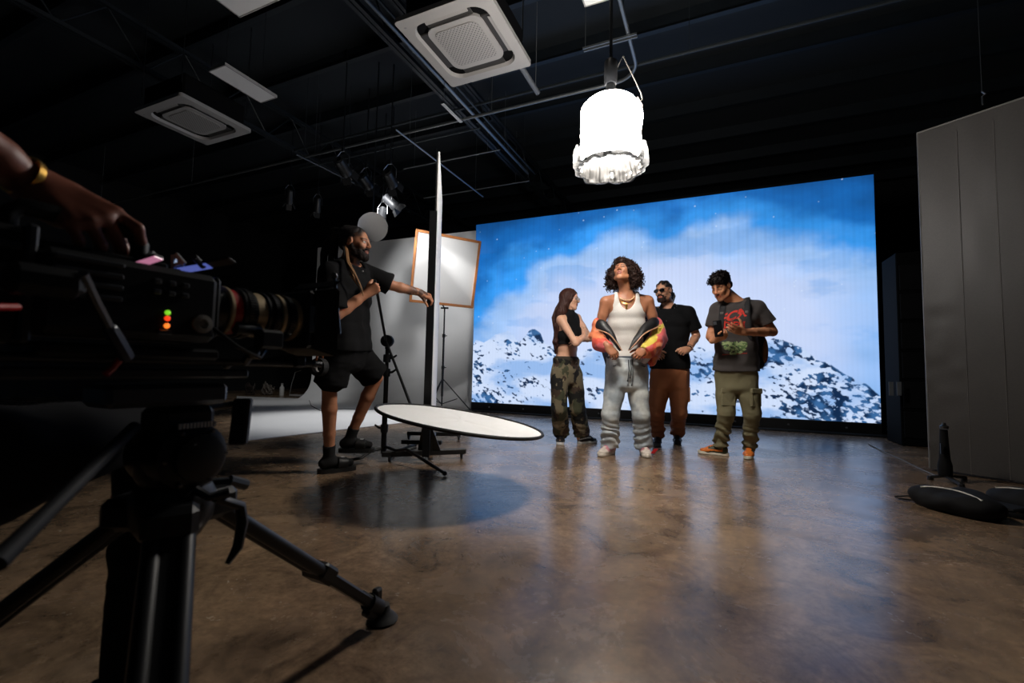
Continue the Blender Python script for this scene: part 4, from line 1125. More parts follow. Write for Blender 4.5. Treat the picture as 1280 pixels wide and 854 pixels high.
for k in range(ns):
    a = 2 * PI * k / ns; dr = V(math.cos(a), math.sin(a), 0); side = abs(dr @ np.cross(tocam, UP)); front = max(0., dr @ tocam)
    bot = hem + .04 * (vnoise(V(math.cos(a) * 2, math.sin(a) * 2, 3.)[None], 1.5)[0] - .5) - .015
    hs = .005 + .17 * sstep(.72, .98, side)
    for j in range(nh + 12):
        if j < nh:                      # foil lining, from the lamp face down to the hem
            t = j / (nh - 1); z = hem + .19 + (bot - hem - .19) * t
            r = Rl - .018 + .020 * t + (.007 * math.sin(a * 13 + 1.5 * math.sin(a * 3)) + 0.006 * math.sin(a * 29 + 4 * t)) * t
        else:                           # turned up outside the cloth
            t = (j - nh + 1) / 12; z = bot + hs * t; r = Rl + .030 + .016 * math.sin(PI * t) * side - .006 * t + .014 * math.sin(a * 13) * (1 - t * .6)
        vv.append(V(lc[0], lc[1], 0) + dr * r + UP * z)
nh = nh + 12
vv = np.array(vv); vv += np.stack([fbm(vv, 15, 3, q) - .5 for q in (0, 9, 18)], 1) * .022
ff = np.array([(k * nh + j, ((k + 1) % ns) * nh + j, ((k + 1) % ns) * nh + j + 1, k * nh + j + 1) for k in range(ns) for j in range(nh - 1)])
def foil_material():
    m = bpy.data.materials.new('silver_foil'); m.use_nodes = True; nt = m.node_tree; L = nt.links; b = nt.nodes['Principled BSDF']
    b.inputs['Base Color'].default_value = (*s2l((44, 44, 45)), 1); b.inputs['Metallic'].default_value = .5; b.inputs['Roughness'].default_value = .42
    tr = nt.nodes.new('ShaderNodeBsdfTranslucent'); tr.inputs[0].default_value = (.75, .75, .74, 1)
    mx = nt.nodes.new('ShaderNodeMixShader'); mx.inputs[0].default_value = .05; L.new(b.outputs[0], mx.inputs[1]); L.new(tr.outputs[0], mx.inputs[2])
    L.new(mx.outputs[0], nt.nodes['Material Output'].inputs['Surface']); return m
lining_m = M('black_crumpled_lining', (8, 8, 8), .55, spec=.12)
link_mesh('skirt', vv, ff, None, lan, True, label='crumpled silver skirt', mats=[lining_m, foil_material()], midx=[0 if j < 22 else 1 for k in range(ns) for j in range(nh - 1)])
tp = V(lc[0], lc[1], z1)
b = MB(); b.lathe(tp - UP * .01, UP, [(.07, 0), (.075, .015), (.05, .035), (.035, .05), (.035, .10)], 20); b.build('mount_ring', M('bright_steel'), lan, True)
b = MB(); b.lathe(tp + UP * .10, UP, [(.040, 0), (.048, .02), (.048, .17), (.04, .18)], 18); b.build('lamp_head', fix_m, lan, True)
b = MB(); b.tube([tp + UP * .27, V(tp[0], tp[1], zc - .01)], .012, 8); b.tube([V(tp[0], tp[1], zc - .01), V(tp[0], tp[1], ZC)], .010, 8); b.build('drop_pole', M('dull_steel'), lan)
k0 = at(795, 103, LD); b = MB(); b.tube([tp + UP * .22 + RIGHT * .04, tp + UP * .32 + RIGHT * .09, k0, at(801, 116, LD), at(803, 124, LD), at(798, 129, LD), at(793, 125, LD), at(797, 121, LD), at(803, 128, LD) - UP * .02, at(800, 150, LD), at(803, 190, LD)], .0045, 6); b.build('power_cable', M('grey_cable'), lan, True)

# ------------------------------------------------------------------ framed diffusion on its stand, in front of the curved wall
fdp = 8.2; wood = M('orange_pine', (188, 116, 56), .5, noise=(9, .2))
c4 = [at(521, 288, fdp - .10), at(600, 303, fdp + .16), at(590, 384, fdp + .10), at(513, 376, fdp - .16)]
fb = at(552, 513, fdp); fb[2] = 0.006
fr = thing('diffusion_frame', fb, 'square orange wood framed white diffusion on a light stand by the curved wall', 'frame')
xx_ = nrm(c4[1] - c4[0]); nn_ = nrm(np.cross(xx_, c4[3] - c4[0])); 
if nn_ @ (CAM - c4[0]) < 0: nn_ = -nn_
b = MB(); b.prism([p - nn_ * .004 for p in c4], -nn_ * .008)
b.build('diffusion_cloth', M('diffusion_white', (232, 231, 229), .7), fr)
for i in range(4):
    p, q = c4[i], c4[(i + 1) % 4]; e = nrm(q - p) * .018; b = MB(); b.bar(p - e, q + e, .045, .036, nn_, bev=.004); b.build('rail', wood, fr)
pole_t = (c4[0] + c4[1]) / 2 - nn_ * .05; pole_t = at(552, 384, fdp); 
b = MB(); b.tube([fb + UP * .12, V(fb[0], fb[1], pole_t[2])], .014, 8); b.tube([V(fb[0], fb[1], .8), V(fb[0], fb[1], 1.4)], .019, 8); b.tube([V(fb[0], fb[1], .3), V(fb[0], fb[1], .82)], .022, 8); b.build('pole', blk, fr)
for z in (.82, 1.4): b = MB(); b.lathe(V(fb[0], fb[1], z - .03), UP, [(.03, 0), (.03, .06)], 10); b.tube([V(fb[0], fb[1], z), V(fb[0], fb[1], z) + RIGHT * .06], .009, 6); b.build('collar', blk, fr)
b = MB(); p = V(fb[0], fb[1], pole_t[2]); b.bar(p - RIGHT * .07, p + RIGHT * .07, .03, .03); b.tube([p, (c4[2] + c4[3]) / 2], .012, 6); b.build('bracket', blk, fr)
for k in range(3):
    a = .5 + 2 * PI * k / 3; e = V(fb[0] + .55 * math.cos(a), fb[1] + .55 * math.sin(a), .022); b = MB(); b.tube([V(fb[0], fb[1], .62), e], .011, 6); b.tube([V(fb[0], fb[1], .16), (V(fb[0], fb[1], .62) + e) / 2 * V(1, 1, 1) - UP * .06], .008, 6); b.build('leg', blk, fr)

# ------------------------------------------------------------------ tall white flat on its rolling base
nd = 3.86; n0 = at(541, 470, nd); ftop = at(549.5, 181, nd)[2]
far_d = 5.16; fa = at(553, 252, far_d); nb = V(n0[0], n0[1], 0); fbk = V(fa[0], fa[1], 0)
fdir = nrm(fbk - nb); flen = np.linalg.norm(fbk - nb); fn_ = nrm(np.cross(fdir, UP)); 
if fn_ @ RIGHT < 0: fn_ = -fn_
zb_ = .30; vf = thing('rolling_flat', nb + fdir * flen / 2, 'tall white board flat with black back on a black rolling base', 'flat')
def slab(name, off, th, mat, z0_, z1_, s0=0.0, s1=None, **k):
    s1 = flen if s1 is None else s1
    p = [nb + fdir * s0 + fn_ * off, nb + fdir * s1 + fn_ * off, nb + fdir * s1 + fn_ * (off - th), nb + fdir * s0 + fn_ * (off - th)]
    return MB().prism([q + UP * z0_ for q in p], UP * (z1_ - z0_)).build(name, mat, vf, **k)
slab('white_board', .0, .012, M('white_foam_board', (248, 247, 245), .6), zb_, ftop, label='white face board')
slab('black_board', -.013, .012, M('black_foam_board', (16, 17, 19), .6), zb_, ftop, label='black back board')
b = MB()
for s_, zz in ((-.03, ftop - .75), ): pass
b.bar(nb - fdir * .035 - fn_ * .036 + UP * .06, nb - fdir * .035 - fn_ * .036 + UP * (ftop - .55), .062, .045, fdir); b.build('post', M('black_post', (13, 14, 16), .4), vf)
gb = {k: atz(*q, .065) for k, q in dict(l=(477, 568), r=(582, 564), bl=(483, 549), br=(527, 550), fl=(506, 540), fr=(540, 538)).items()}
b = MB(); b.bar(gb['l'], gb['r'], .05, .045, bev=.006); b.build('base_bar', blk, vf)
mm = (gb['l'] * .45 + gb['r'] * .55); b = MB(); b.bar(mm, mm + fdir * 1.15, .05, .045, bev=.006); b.build('base_spine', blk, vf)
k1 = mm + fdir * .55; b = MB(); b.bar(k1 - RIGHT * .30, k1 + RIGHT * .10, .045, .04, bev=.005); b.build('base_bar', blk, vf)
k2 = mm + fdir * 1.15; b = MB(); b.bar(k2 - RIGHT * .30, k2 + RIGHT * .30, .045, .04, bev=.005); b.build('base_bar', blk, vf)
b = MB(); b.bar(mm + UP * .02, nb + UP * .5 - fn_ * .04, .06, .05); b.prism([mm + UP * .02 - RIGHT * .10, mm + UP * .02 + RIGHT * .10, nb + UP * .34 + RIGHT * .03 - fn_ * .04, nb + UP * .34 - RIGHT * .03 - fn_ * .04], fdir * .03); b.build('upright_gusset', blk, vf)
def caster(p, parent):
    p = V(p[0], p[1], 0); b = MB(); b.lathe(p + UP * .032 - RIGHT * .012, RIGHT, [(.020, 0), (.032, .003), (.032, .021), (.020, .024)], 14); c = b.build('caster', M('caster_rubber', (22, 22, 23), .5), parent)
    b = MB(); b.tube([p + UP * .035 + RIGHT * .016, p + UP * .06, p + UP * .066], .009, 6); b.tube([p + UP * .035 - RIGHT * .016, p + UP * .06], .009, 6); b.build('caster_fork', M('dull_steel'), c)
for p in (gb['l'] + nrm(gb['r'] - gb['l']) * .07, gb['r'] - RIGHT * .035, k2 - RIGHT * .28, k2 + RIGHT * .28): caster(p, vf)

# ------------------------------------------------------------------ stand with boom arm, and the round reflector it holds
sd = 3.72; sf = atz(479, 574, 0); sd = (sf - CAM) @ CF; sg = at(489, 424, sd); cs = thing('boom_stand', sf, 'black light stand whose boom arm the left man is holding', 'stand')
P_ = lambda y: V(sf[0], sf[1], at(480 + (574 - y) * .05, y, sd)[2])
b = MB(); b.tube([sf + UP * .05, P_(520)], .024, 10); b.tube([P_(521), P_(470)], .021, 10); b.tube([P_(470), P_(432)], .017, 10); b.build('column', blk, cs, True)
for y in (536, 466, 448): 
    b = MB(); p = P_(y); b.lathe(p - UP * .035, UP, [(.030, 0), (.033, .01), (.033, .06), (.030, .07)], 14); b.build('collar', M('collar_black', (26, 27, 29), .4), cs, True)
    s_ = RIGHT if y != 536 else -RIGHT; b = MB(); b.tube([p, p + s_ * .05 + UP * .005, p + s_ * .085 + UP * .03], [.012, .011, .008], 8); b.build('knob', blk, cs, True)
hd = P_(426); b = MB(); b.lathe(hd - AWAY * .05, AWAY, [(.03, 0), (.052, .006), (.055, .03), (.055, .06), (.045, .085), (.02, .09)], 18); b.lathe(hd - UP * .07, UP, [(.022, 0), (.022, .06)], 10); b.build('grip_head', blk, cs, True)
HAND_BOOM = at(470, 358, 3.345)
bm_end = at(521, 497, 3.30)
b = MB(); u_ = nrm(bm_end - HAND_BOOM); hb_ = hd - AWAY * .06

lg = [atz(428, 577, .02), atz(556, 592, .02), atz(519, 556, .02)]
for k, e in enumerate(lg):
    o_ = sf + UP * .09
    b = MB(); d_ = nrm((e - o_) * V(1, 1, 0))
    if k == 1: b.tube([o_ + UP * .02, sf + d_ * .20 + UP * .10, sf + d_ * .35 + UP * .13, e], .013, 8)
    else: b.tube([o_, sf + d_ * .10 + UP * .085, sf + d_ * .2 + UP * .03, e], .013, 8)
    b.build('leg', blk, cs, True)
    b = MB(); b.ball(e, (.018, .018, .018), 10, 7); b.build('rubber_foot', blk, cs, True)
rd = 2.98; rc = at(576, 525, rd); Rr = 103 * rd / FPX * 1.005
# disc plane from its photographed outline: long axis left-right tilted down to the right, short axis towards the camera
e1 = nrm(at(679, 548, rd - .02) - at(473, 511, rd + .02)); vdir = nrm(rc - CAM)
best = None
for a in np.linspace(0, PI, 721):
    e2 = rot(frame_of(e1)[0], e1, a); m_ = abs(nrm(np.cross(e1, e2)) @ vdir)
    g = abs(m_ - .235) 
    if e2 @ AWAY > 0 and np.cross(e1, e2)[2] > .5 and nrm(np.cross(e1, e2)) @ vdir < 0 and (best is None or g < best[0]): best = (g, e2)
e2 = nrm(best[1]); en = nrm(np.cross(e1, e2))
ta_ = math.atan2((at(524, 499, 3.3) - rc) @ e2, (at(524, 499, 3.3) - rc) @ e1); bm_end = rc + (e1 * math.cos(ta_) + e2 * math.sin(ta_)) * (Rr + .02)
b = MB(); b.tube([HAND_BOOM - nrm(hb_ - HAND_BOOM) * .07, hb_, (hb_ + bm_end) / 2, bm_end], .011, 9); b.build('boom_arm', blk, cs, True)
rf = thing('round_reflector', rc, 'large round white reflector disc with black rim lying nearly flat in the air', 'reflector')
rings_, sg_ = 14, 64; vv = [rc.copy()]; 
for i in range(1, rings_ + 1):
    for k in range(sg_):
        a = 2 * PI * k / sg_; r = Rr * i / rings_ * .985; p = rc + (e1 * math.cos(a) + e2 * math.sin(a)) * r
        vv.append(p)
vv = np.array(vv); q = vv - rc; rad = np.linalg.norm(q, axis=1) / Rr
ang = np.arctan2(q @ e2, q @ e1); crease = (fbm(np.stack([ang * 2.2, rad * .7, 0 * rad], 1), 2.4, 4) - .5) * .022 * np.sin(PI * np.clip(rad, 0, 1)) ** .5
vv = vv + en * crease[:, None]
ff = [(0, 1 + k, 1 + (k + 1) % sg_) for k in range(sg_)]
for i in range(rings_ - 1): ff += [(1 + i * sg_ + k, 1 + (i + 1) * sg_ + k, 1 + (i + 1) * sg_ + (k + 1) % sg_, 1 + i * sg_ + (k + 1) % sg_) for k in range(sg_)]
link_mesh('white_face', vv, ff, M('reflector_white', (238, 238, 237), .65), rf, True, label='white fabric face')
link_mesh('black_back', vv - en * .004, [t_[::-1] for t_ in ff], M('reflector_back', (20, 20, 21), .6), rf, True, label='black fabric back')
b = MB(); b.tube([rc + (e1 * math.cos(a) + e2 * math.sin(a)) * Rr for a in np.linspace(0, 2 * PI, 72, endpoint=False)], .0105, 8, closed=True); b.build('rim', M('rim_black', (14, 14, 15), .6), rf, True)
b = MB(); b.bar(bm_end - en * .03, bm_end + nrm(rc - bm_end) * .3 - en * .035, .03, .02); b.bar(rc - e1 * Rr * .9 - en * .03, rc + e1 * Rr * .5 - en * .03, .022, .018); b.build('holder_bar', blk, rf)

# ------------------------------------------------------------------ clutter at the far edge of the white floor
cd = (atz(353, 494, 0) - CAM) @ CF
p = atz(352, 494.5, .0); b = MB(); b.lathe(p, UP, [(.055, 0), (.06, .01), (.06, .20), (.05, .23), (.03, .245), (.028, .29)], 16); t = thing('white_bottle', p, 'small white bottle standing in the clutter at the far edge of the white floor', 'bottle'); b.build('body', M('bottle_white', (196, 196, 194), .5), t, True)
b = MB(); b.lathe(p + UP * .285, UP, [(.032, 0), (.032, .04)], 12); b.build('cap', M('bottle_cap', (150, 150, 150), .5), t, True)
rg = np.random.default_rng(3)
for lb, cx_, wd_, nn, cm in (('tangle of pale cables on the floor behind the camera lens, left of the white bottle', 334, .20, 9, (120, 112, 104)), ('tangle of thin dark cables farther left on the floor below the lens', 313, .17, 6, (60, 50, 46))):
    b = MB()
    for k in range(nn):
        c = atz(cx_, 494, .0); pts = []; r_ = rg.uniform(.08, wd_); a0 = rg.uniform(0, 6)
        for t_ in np.linspace(0, rg.uniform(4, 8), 18): pts.append(c + V(r_ * math.cos(a0 + t_) * (1 + .2 * math.sin(3 * t_)), r_ * .5 * math.sin(a0 + t_), .018 + (.20 + .14 * k / nn) * abs(math.sin(t_ * .7 + k)) * rg.uniform(.6, 1.1)))
        b.tube(pts, .008, 5)
    tag(b.build('cable_tangle', M('cable_%d' % cm[0], cm, .5), None, True), lb, 'cable', 'cables on the far floor edge')
p = atz(362, 494, 0); b = MB(); b.tube([p + UP * .015, p + RIGHT * .04 + UP * .3, p + RIGHT * .12 + UP * .62, p + RIGHT * .28 + UP * .68], .011, 6); b.build('gooseneck', M('bright_steel'))
t = bpy.data.objects['gooseneck']; tag(t, 'thin bent metal gooseneck rising beside the white bottle', 'rod'); t.name = 'gooseneck_rod'
b = MB(); b.box(atz(372, 494.5, .03), (.42, .2, .05), bev=.015); tag(b.build('power_strip', M('pale_plastic', (150, 148, 146), .5)), 'pale flat power strip on the floor right of the white bottle', 'power strip')

ground_curve([(386, 500), (389, 508), (400, 514), (430, 512), (455, 513), (478, 512.5)], .006, 'cable', M('dark_cable', (36, 36, 38), .6), 'thin dark cable on the white studio floor behind the dreadlocked man', 'cable', z=.006)
# ------------------------------------------------------------------ people
from mathutils.bvhtree import BVHTree
TOC = -AWAY; LEFT = -RIGHT
cloth_black = M('black_cotton', (15, 15, 17), .9, bump=(400, .15), spec=.2)
skin_m = M('skin', (180, 130, 100), .48, attr=True, sss=.08, noise=(60, .05))
gold = M('gold', (214, 168, 84), .28, 1.0); silver = M('silver', (200, 200, 204), .25, 1.0)
black_gl = M('black_lens', (8, 8, 10), .12); black_fr = M('black_frame', (12, 12, 13), .3)
def feet_from(S, spec):
    """spec: side -> (heel px, toe px, sole z); fills ankles and foot directions"""
    S['feet'] = {}; S['heel'] = {}
    for q, (hx, tx, z) in spec.items():
        a, b_ = atz(*hx, z), atz(*tx, z); fw = nrm((b_ - a) * V(1, 1, 0)); S['heel'][q] = a
        S['feet'][q] = (fw, z + .022)
        h_, k_ = S['legs'][q]; S['legs'][q] = (h_, k_, a + fw * .055 + UP * .105)
def dots(root, name, mat, pts, r):
    b = MB()
    for p in pts: b.ball(p, r, 8, 6)
    return b.build(name, mat, root, True)
def bvh_of(o):
    m = o.data; off = ORI[o.name]
    return BVHTree.FromPolygons([tuple(np.array(v.co) + off) for v in m.vertices], [tuple(p.vertices) for p in m.polygons])
def decal(bv, pts2, faces, org, X, Y, f, name, mat, parent, off=.0025, label=None):
    out = []; d = Vector(-nrm(f)); last = .3
    for x, y in pts2:
        p = org + X * x + Y * y; hit = bv.ray_cast(Vector(p + nrm(f) * .30), d, .6)
        q = np.array(hit[0]) if hit[0] is not None else p
        out.append(q + nrm(f) * off)
    return link_mesh(name, np.array(out), faces, mat, parent, False, label=label)
def text_mesh(txt, size):
    c = bpy.data.curves.new('lettering', 'FONT'); c.body = txt; c.size = size; c.offset = size * .035; c.align_x = 'CENTER'; c.resolution_u = 3
    o = bpy.data.objects.new('lettering', c); COL.objects.link(o); bpy.context.view_layer.update()
    m = bpy.data.meshes.new_from_object(o.evaluated_get(bpy.context.evaluated_depsgraph_get()))
    v = [(q.co.x, q.co.y) for q in m.vertices]; f = [tuple(p.vertices) for p in m.polygons]
    bpy.data.objects.remove(o); bpy.data.curves.remove(c); bpy.data.meshes.remove(m)
    return v, f
def hair_cap(S, root, mat, build, res=.006, amp=None, name='hair', label=None, sm=1):
    F = SDF(res); build(F); v, f = F.mesh(sm)
    if amp: v = folds(v, f, amp, 0)
    return link_mesh(name, v, f, mat, root, True, label=label), (v, f)
def curl_tubes(v, n, idx, ln, r, hr, down=.6, turns=2.2, rng=None):
    b = MB()
    for i in idx:
        p = v[i]; d = nrm(n[i] * (1 - down) - UP * down + (rng.random(3) - .5) * .5); S_, D_, U_ = frame_of(d)
        ph = rng.random() * 6.28; L_ = ln * rng.uniform(.6, 1.2); pts = []
        for t in np.linspace(0, 1, 11):
            a = ph + t * turns * 2 * PI; hh = hr * (0.5 + .5 * t) * rng.uniform(.9, 1.1)
            pts.append(p + d * L_ * (t - .3) + n[i] * hr * .4 + (S_ * math.cos(a) + U_ * math.sin(a)) * hh)
        b.tube(pts, [r * (1 - .35 * t) for t in np.linspace(0, 1, 11)], 4)
    return b

def beard(S, root, mat, full=1.0, thick=.010, res=.004):
    h = S['head']; r_, f_, u_ = head_axes(h); R_ = np.array([r_, f_, u_]); s_ = h['s']; F = SDF(res); P = lambda x, y, z: hp(h, x, y, z); t = thick
    for q in (-1, 1):
        F.chain([P(q * .068, .004, -.018), P(q * .064, .006, -.045), P(q * .054, .026, -.078), P(q * .030, .058, -.098), P(0, .074, -.106)], [.010 * full + .002, .013 * full + t * .3, .016 * full + t * .4, .018 + t * .4, .021 + t * .5], .015)
        F.cap(P(q * .044, .056, -.066), P(q * .028, .074, -.082), .016 * full + .003, .014, .015)
        F.chain([P(0, .0955, -.045), P(q * .016, .0935, -.0455), P(q * .030, .081, -.058), P(q * .028, .076, -.076)], [.0052, .0062, .0075, .009], .008)
    F.cap(P(-.012, .083, -.083), P(.012, .083, -.083), .011, .011, .012)
    F.subell(P(0, .10, -.0605), (.020, .018, .008), R_, .004)
    v, f = F.mesh(1); v = folds(v, f, wrinkle(.0025, 70), 0)
    return link_mesh('beard', v, f, mat, root, True)
def cr(pts, n=5):
    pts = [np.asarray(p, float) for p in pts]; P = [2 * pts[0] - pts[1]] + pts + [2 * pts[-1] - pts[-2]]; out = []
    for i in range(1, len(P) - 2):
        for t in np.linspace(0, 1, n, endpoint=False):
            a, b_, c_, d = P[i - 1], P[i], P[i + 1], P[i + 2]
            out.append(.5 * (2 * b_ + (c_ - a) * t + (2 * a - 5 * b_ + 4 * c_ - d) * t * t + (3 * b_ - a - 3 * c_ + d) * t ** 3))
    return out + [pts[-1]]
def taper(rs, n): return list(np.interp(np.linspace(0, 1, n), np.linspace(0, 1, len(rs)), rs))
# ================= woman in camouflage trousers
D = 4.92; J = lambda x, y, dd=0.0: at(x, y, D + dd)
S = dict(P=J(707, 466, 0), N=J(711, 393, 0), fS=nrm(RIGHT * .72 + TOC * .62), fH=nrm(RIGHT * .60 + TOC * .72), skin=(216, 166, 138), fem=1, bulk=.86, neck_r=.046, leg_m=.9, arm_m=.94,
         head=dict(c=J(712.5, 374.5, 0), f=nrm(RIGHT * .90 + TOC * .36 - UP * .06), s=.93, fem=1, lip=(168, 84, 80)))
S['arms'] = {'R': (J(701.5, 400, -.10), J(720, 429.5, -.24), J(730.5, 419, -.06)), 'L': (J(721, 398, .10), J(738, 423.5, .0), J(724, 424.5, -.15))}
S['hands'] = {'R': dict(d=J(734, 408, .06) - J(730, 419, -.06), n=RIGHT * .8 + TOC * .6, curl=(.35, .45, .3), s=.88), 'L': dict(d=J(704, 429, -.125) - J(724, 424.5, -.15), n=TOC + UP * .1, curl=(.2, .35, .25), s=.9, spread=[.22, .06, -.08, -.22])}
S['legs'] = {'R': (J(700, 470, -.06), J(699, 511, -.09)), 'L': (J(717, 470, .05), J(722, 512, .02))}
feet_from(S, {'R': ((701.5, 552.5), (698.5, 560), 0), 'L': ((722, 554.5), (747, 553.2), 0)})
root = thing('person', (S['heel']['R'] + S['heel']['L']) / 2, 'woman with crossed arms in a black crop top and camouflage trousers', 'person', 'people in front of the video wall')
def _p(col, v):       # forearm and upper-arm tattoos
    for c, r in ((J(733, 411, .02), .03), (J(710, 418, -.20), .018), (J(722, 429, -.24), .02)):
        m = np.exp(-((v - c) ** 2).sum(1) / r ** 2) * (vnoise(v, 120) > .52); col[:] = col * (1 - .7 * m[:, None]) + s2l((60, 48, 50)) * .7 * m[:, None]
S['paint'] = _p
make_body(S, root, skin_m)
tabc = [(.30, .158, .116), (.46, .150, .110), (.62, .163, .118), (.74, .165, .114), (.86, .118, .092), (.95, .07, .066)]
F = SDF(.006); torso(F, S, .012, 0, 2, .03, 1.0, 2.2, tabc)
rv = rvec(S, .66); c = spine(S, .64) + nrm(S['fS']) * .075
for q in (-1, 1): F.ell(c + rv * q * .065, (.072, .072, .076), None, .04)
for q in 'RL': F.cap(np.asarray(S['N']) - UP * .026, np.asarray(S['arms'][q][0]), .064, .056, .035); F.cap(spine(S, .72), np.asarray(S['arms'][q][0]) - UP * .008, .096, .058, .03)
F.cap(S['N'] - UP * .05, np.asarray(S['N']) + UP * .040 + nrm(S['fS']) * .008, .066, .050, .03)
c0 = spine(S, .80); F.clip(lambda P: np.where((P - spine(S, .52)) @ UP > 0, np.abs((P - c0) @ rv) - np.interp((P - spine(S, .5)) @ UP, [0, .10, .22, .40], [.19, .150, .112, .085]), -1))
F.cut(spine(S, .475) - UP * .0, -UP - nrm(S['fS']) * .05)
v, f = F.mesh(1); v = folds(v, f, wrinkle(.003, 12), 0); link_mesh('crop_top', v, f, cloth_black, root, True)
def camo(v):
    q = v * V(1, 1, .8); a = fbm(q, 7.5, 4, 3); b_ = fbm(q, 8.5, 4, 13); c_ = fbm(q, 9.5, 4, 23)
    col = np.tile(s2l((112, 102, 80)), (len(v), 1)); col[a > .52] = s2l((66, 68, 48)); col[(b_ > .56)] = s2l((64, 48, 36)); col[c_ > .57] = s2l((19, 19, 18)); col[(a < .36)] = s2l((142, 130, 106)); return col
pants_m = M('printed_cotton', (120, 110, 90), .85, attr=True, bump=(300, .15))
trousers(S, root, pants_m, 'camouflage_trousers', (.098, .088, .082, .086, .092), .245, amp=.009, off=4, col=camo, ends=.985, res=.006, stack=(.006, 85), stackz=(.08, .24), wid=.92)
t = SDF(.006); wp = spine(S, .235); 
b = MB(); rr_ = rvec(S, .2); ff_ = np.cross(UP, rr_); b.tube([wp + rr_ * .138 * math.cos(a) + ff_ * .106 * math.sin(a) for a in np.linspace(0, 2 * PI, 36, endpoint=False)], .016, 8, closed=True, flat=1.6); b.build('waistband', M('dark_camo_band', (52, 46, 36), .85), root, True)
for q in 'RL': shoe(root, S['heel'][q], S['feet'][q][0], 'skate', .255)
hair_b = M('long_brown_hair', (58, 31, 24), .55, spec=.3); h = S['head']
def bld(F):
    r_, f_, u_ = head_axes(h); R_ = np.array([r_, f_, u_])
    F.ell(hp(h, 0, -.022, .040), (.083, .098, .086), R_, .02)
    F.loft([(hp(h, .0, -.05, .0), r_, .088, .065), (J(702.5, 392, -.03), r_, .078, .050), (J(697.5, 410, -.05), r_, .070, .034), (J(695.5, 428, -.06), r_, .056, .028), (J(695.5, 441, -.06), r_, .035, .016)], .03, 2.2, .9)
    for q in (1, -1): F.chain([hp(h, q * .070, .035, .045), hp(h, q * .084, .016, -.01), hp(h, q * .083, -.015, -.08), hp(h, q * .075, -.05, -.14)], [.020, .023, .025, .03], .02)
    F.subell(hp(h, 0, .115, -.03), (.070, .075, .10), R_, .015)
def amp(v, n):
    r_, f_, u_ = head_axes(h); d = v - hp(h, 0, 0, 0); a = np.arctan2(d @ r_, d @ f_ + .05); return .0035 * np.sin(a * 46 + vnoise(v, 16) * 5) + .002 * np.sin(a * 97)
o, (hv, hf) = hair_cap(S, root, hair_b, bld, .005, amp)
rg = np.random.default_rng(2); paths = []
for k in range(60):
    q = rg.uniform(-1, 1); s0 = hp(h, q * .075, -.075 + rg.uniform(-.02, .02), rg.uniform(-.03, .02)); e = J(695.5 + rg.uniform(-2, 4), rg.uniform(426, 442), -.06 + q * .06)
    m1 = J(700.5, 398, -.04) + rvec(S, .5) * q * .07 - nrm(h['f']) * .05; paths.append([s0, (s0 + m1) / 2 - nrm(h['f']) * .012, m1, (m1 + e) / 2 + (rg.random(3) - .5) * .012, e])
strands(root, 'hair_lock', hair_b, paths, .0045, .002, 5, parent=o)
lens_pair(root, h, M('clear_frame', (206, 196, 190), .25), M('clear_lens', (190, 170, 165), .1), w=.046, hgt=.036, name='eyeglasses', rim=.0026)
fw = nrm(S['arms']['L'][2] - S['arms']['L'][1]); wr = S['arms']['L'][2] - fw * .01; b = MB(); bracelet(root, 'wrist_watch', black_fr, wr, fw, .0265, .022, .004)
b = MB(); b.lathe(wr + TOC * .028, TOC, [(.017, 0), (.017, .006), (.013, .008)], 16); b.build('watch_face', M('watch_glass', (14, 14, 16), .15), root, True)
wr2 = S['arms']['R'][2]; bracelet(root, 'bracelet', M('pale_bead', (190, 170, 150), .4), wr2, S['arms']['R'][2] - S['arms']['R'][1], .026, .008)

# ================= man in white tank top
D = 4.40; J = lambda x, y, dd=0.0: at(x, y, D + dd)
S = dict(P=J(783, 467, .02), N=J(783, 368, .02), fS=nrm(TOC * .95 + LEFT * .18), fH=nrm(TOC * .97 + LEFT * .05), skin=(166, 110, 80), bulk=1.0, bow=-.015,
         head=dict(c=J(778.5, 340, -.02), f=nrm(TOC * .78 + LEFT * .52 + UP * .36), u=nrm(UP + AWAY * .1), s=1.0, lip=(150, 84, 74), eyes='closed'))
S['arms'] = {'R': (J(757.5, 378, 0), J(747.5, 418, .02), J(759.5, 433, -.20)), 'L': (J(809.5, 377, .02), J(822.5, 418, .03), J(806, 437, -.18))}
S['hands'] = {'R': dict(d=J(771, 447, -.26) - J(759.5, 433, -.20), n=TOC * .9 + RIGHT * .25 + UP * .2, curl=[(.45, .8, .5), (.5, .9, .5), (.55, .95, .55), (.6, 1.0, .6)], tcurl=(.3, .4)), 'L': dict(d=J(790, 449, -.25) - J(806, 437, -.18), n=TOC * .9 + LEFT * .2 + UP * .2, curl=[(.5, .9, .5), (.6, 1.0, .6), (.65, 1.05, .6), (.7, 1.1, .6)], tcurl=(.3, .4))}
S['legs'] = {'R': (J(771, 470, .02), J(763, 519, -.03)), 'L': (J(796, 470, .02), J(801, 519, -.03))}
feet_from(S, {'R': ((766, 567), (748, 571.5), 0), 'L': ((803, 567), (812, 575), 0)})
root = thing('person', (S['heel']['R'] + S['heel']['L']) / 2, 'curly-haired man in white tank top and pale jeans, jacket slipped to his elbows', 'person', 'people in front of the video wall')
make_body(S, root, skin_m)
F = SDF(.0055); rv = rvec(S, .8); N = np.asarray(S['N']); up_t = nrm(N - np.asarray(S['P']))
tabt = [(-.06, .170, .120), (.06, .170, .120), (.22, .154, .108), (.42, .142, .104), (.62, .165, .117), (.78, .172, .116), (.90, .128, .094)]
torso(F, S, .008, -.2, 2, .03, 1.0, 2.3, tabt)
for q in 'RL':
    sh = np.asarray(S['arms'][q][0]); F.cap(N - UP * .03, sh * .6 + N * .4 + UP * .0, .070, .064, .035); F.cap(spine(S, .72), sh * .75 + N * .25 - UP * .02, .096, .066, .03)
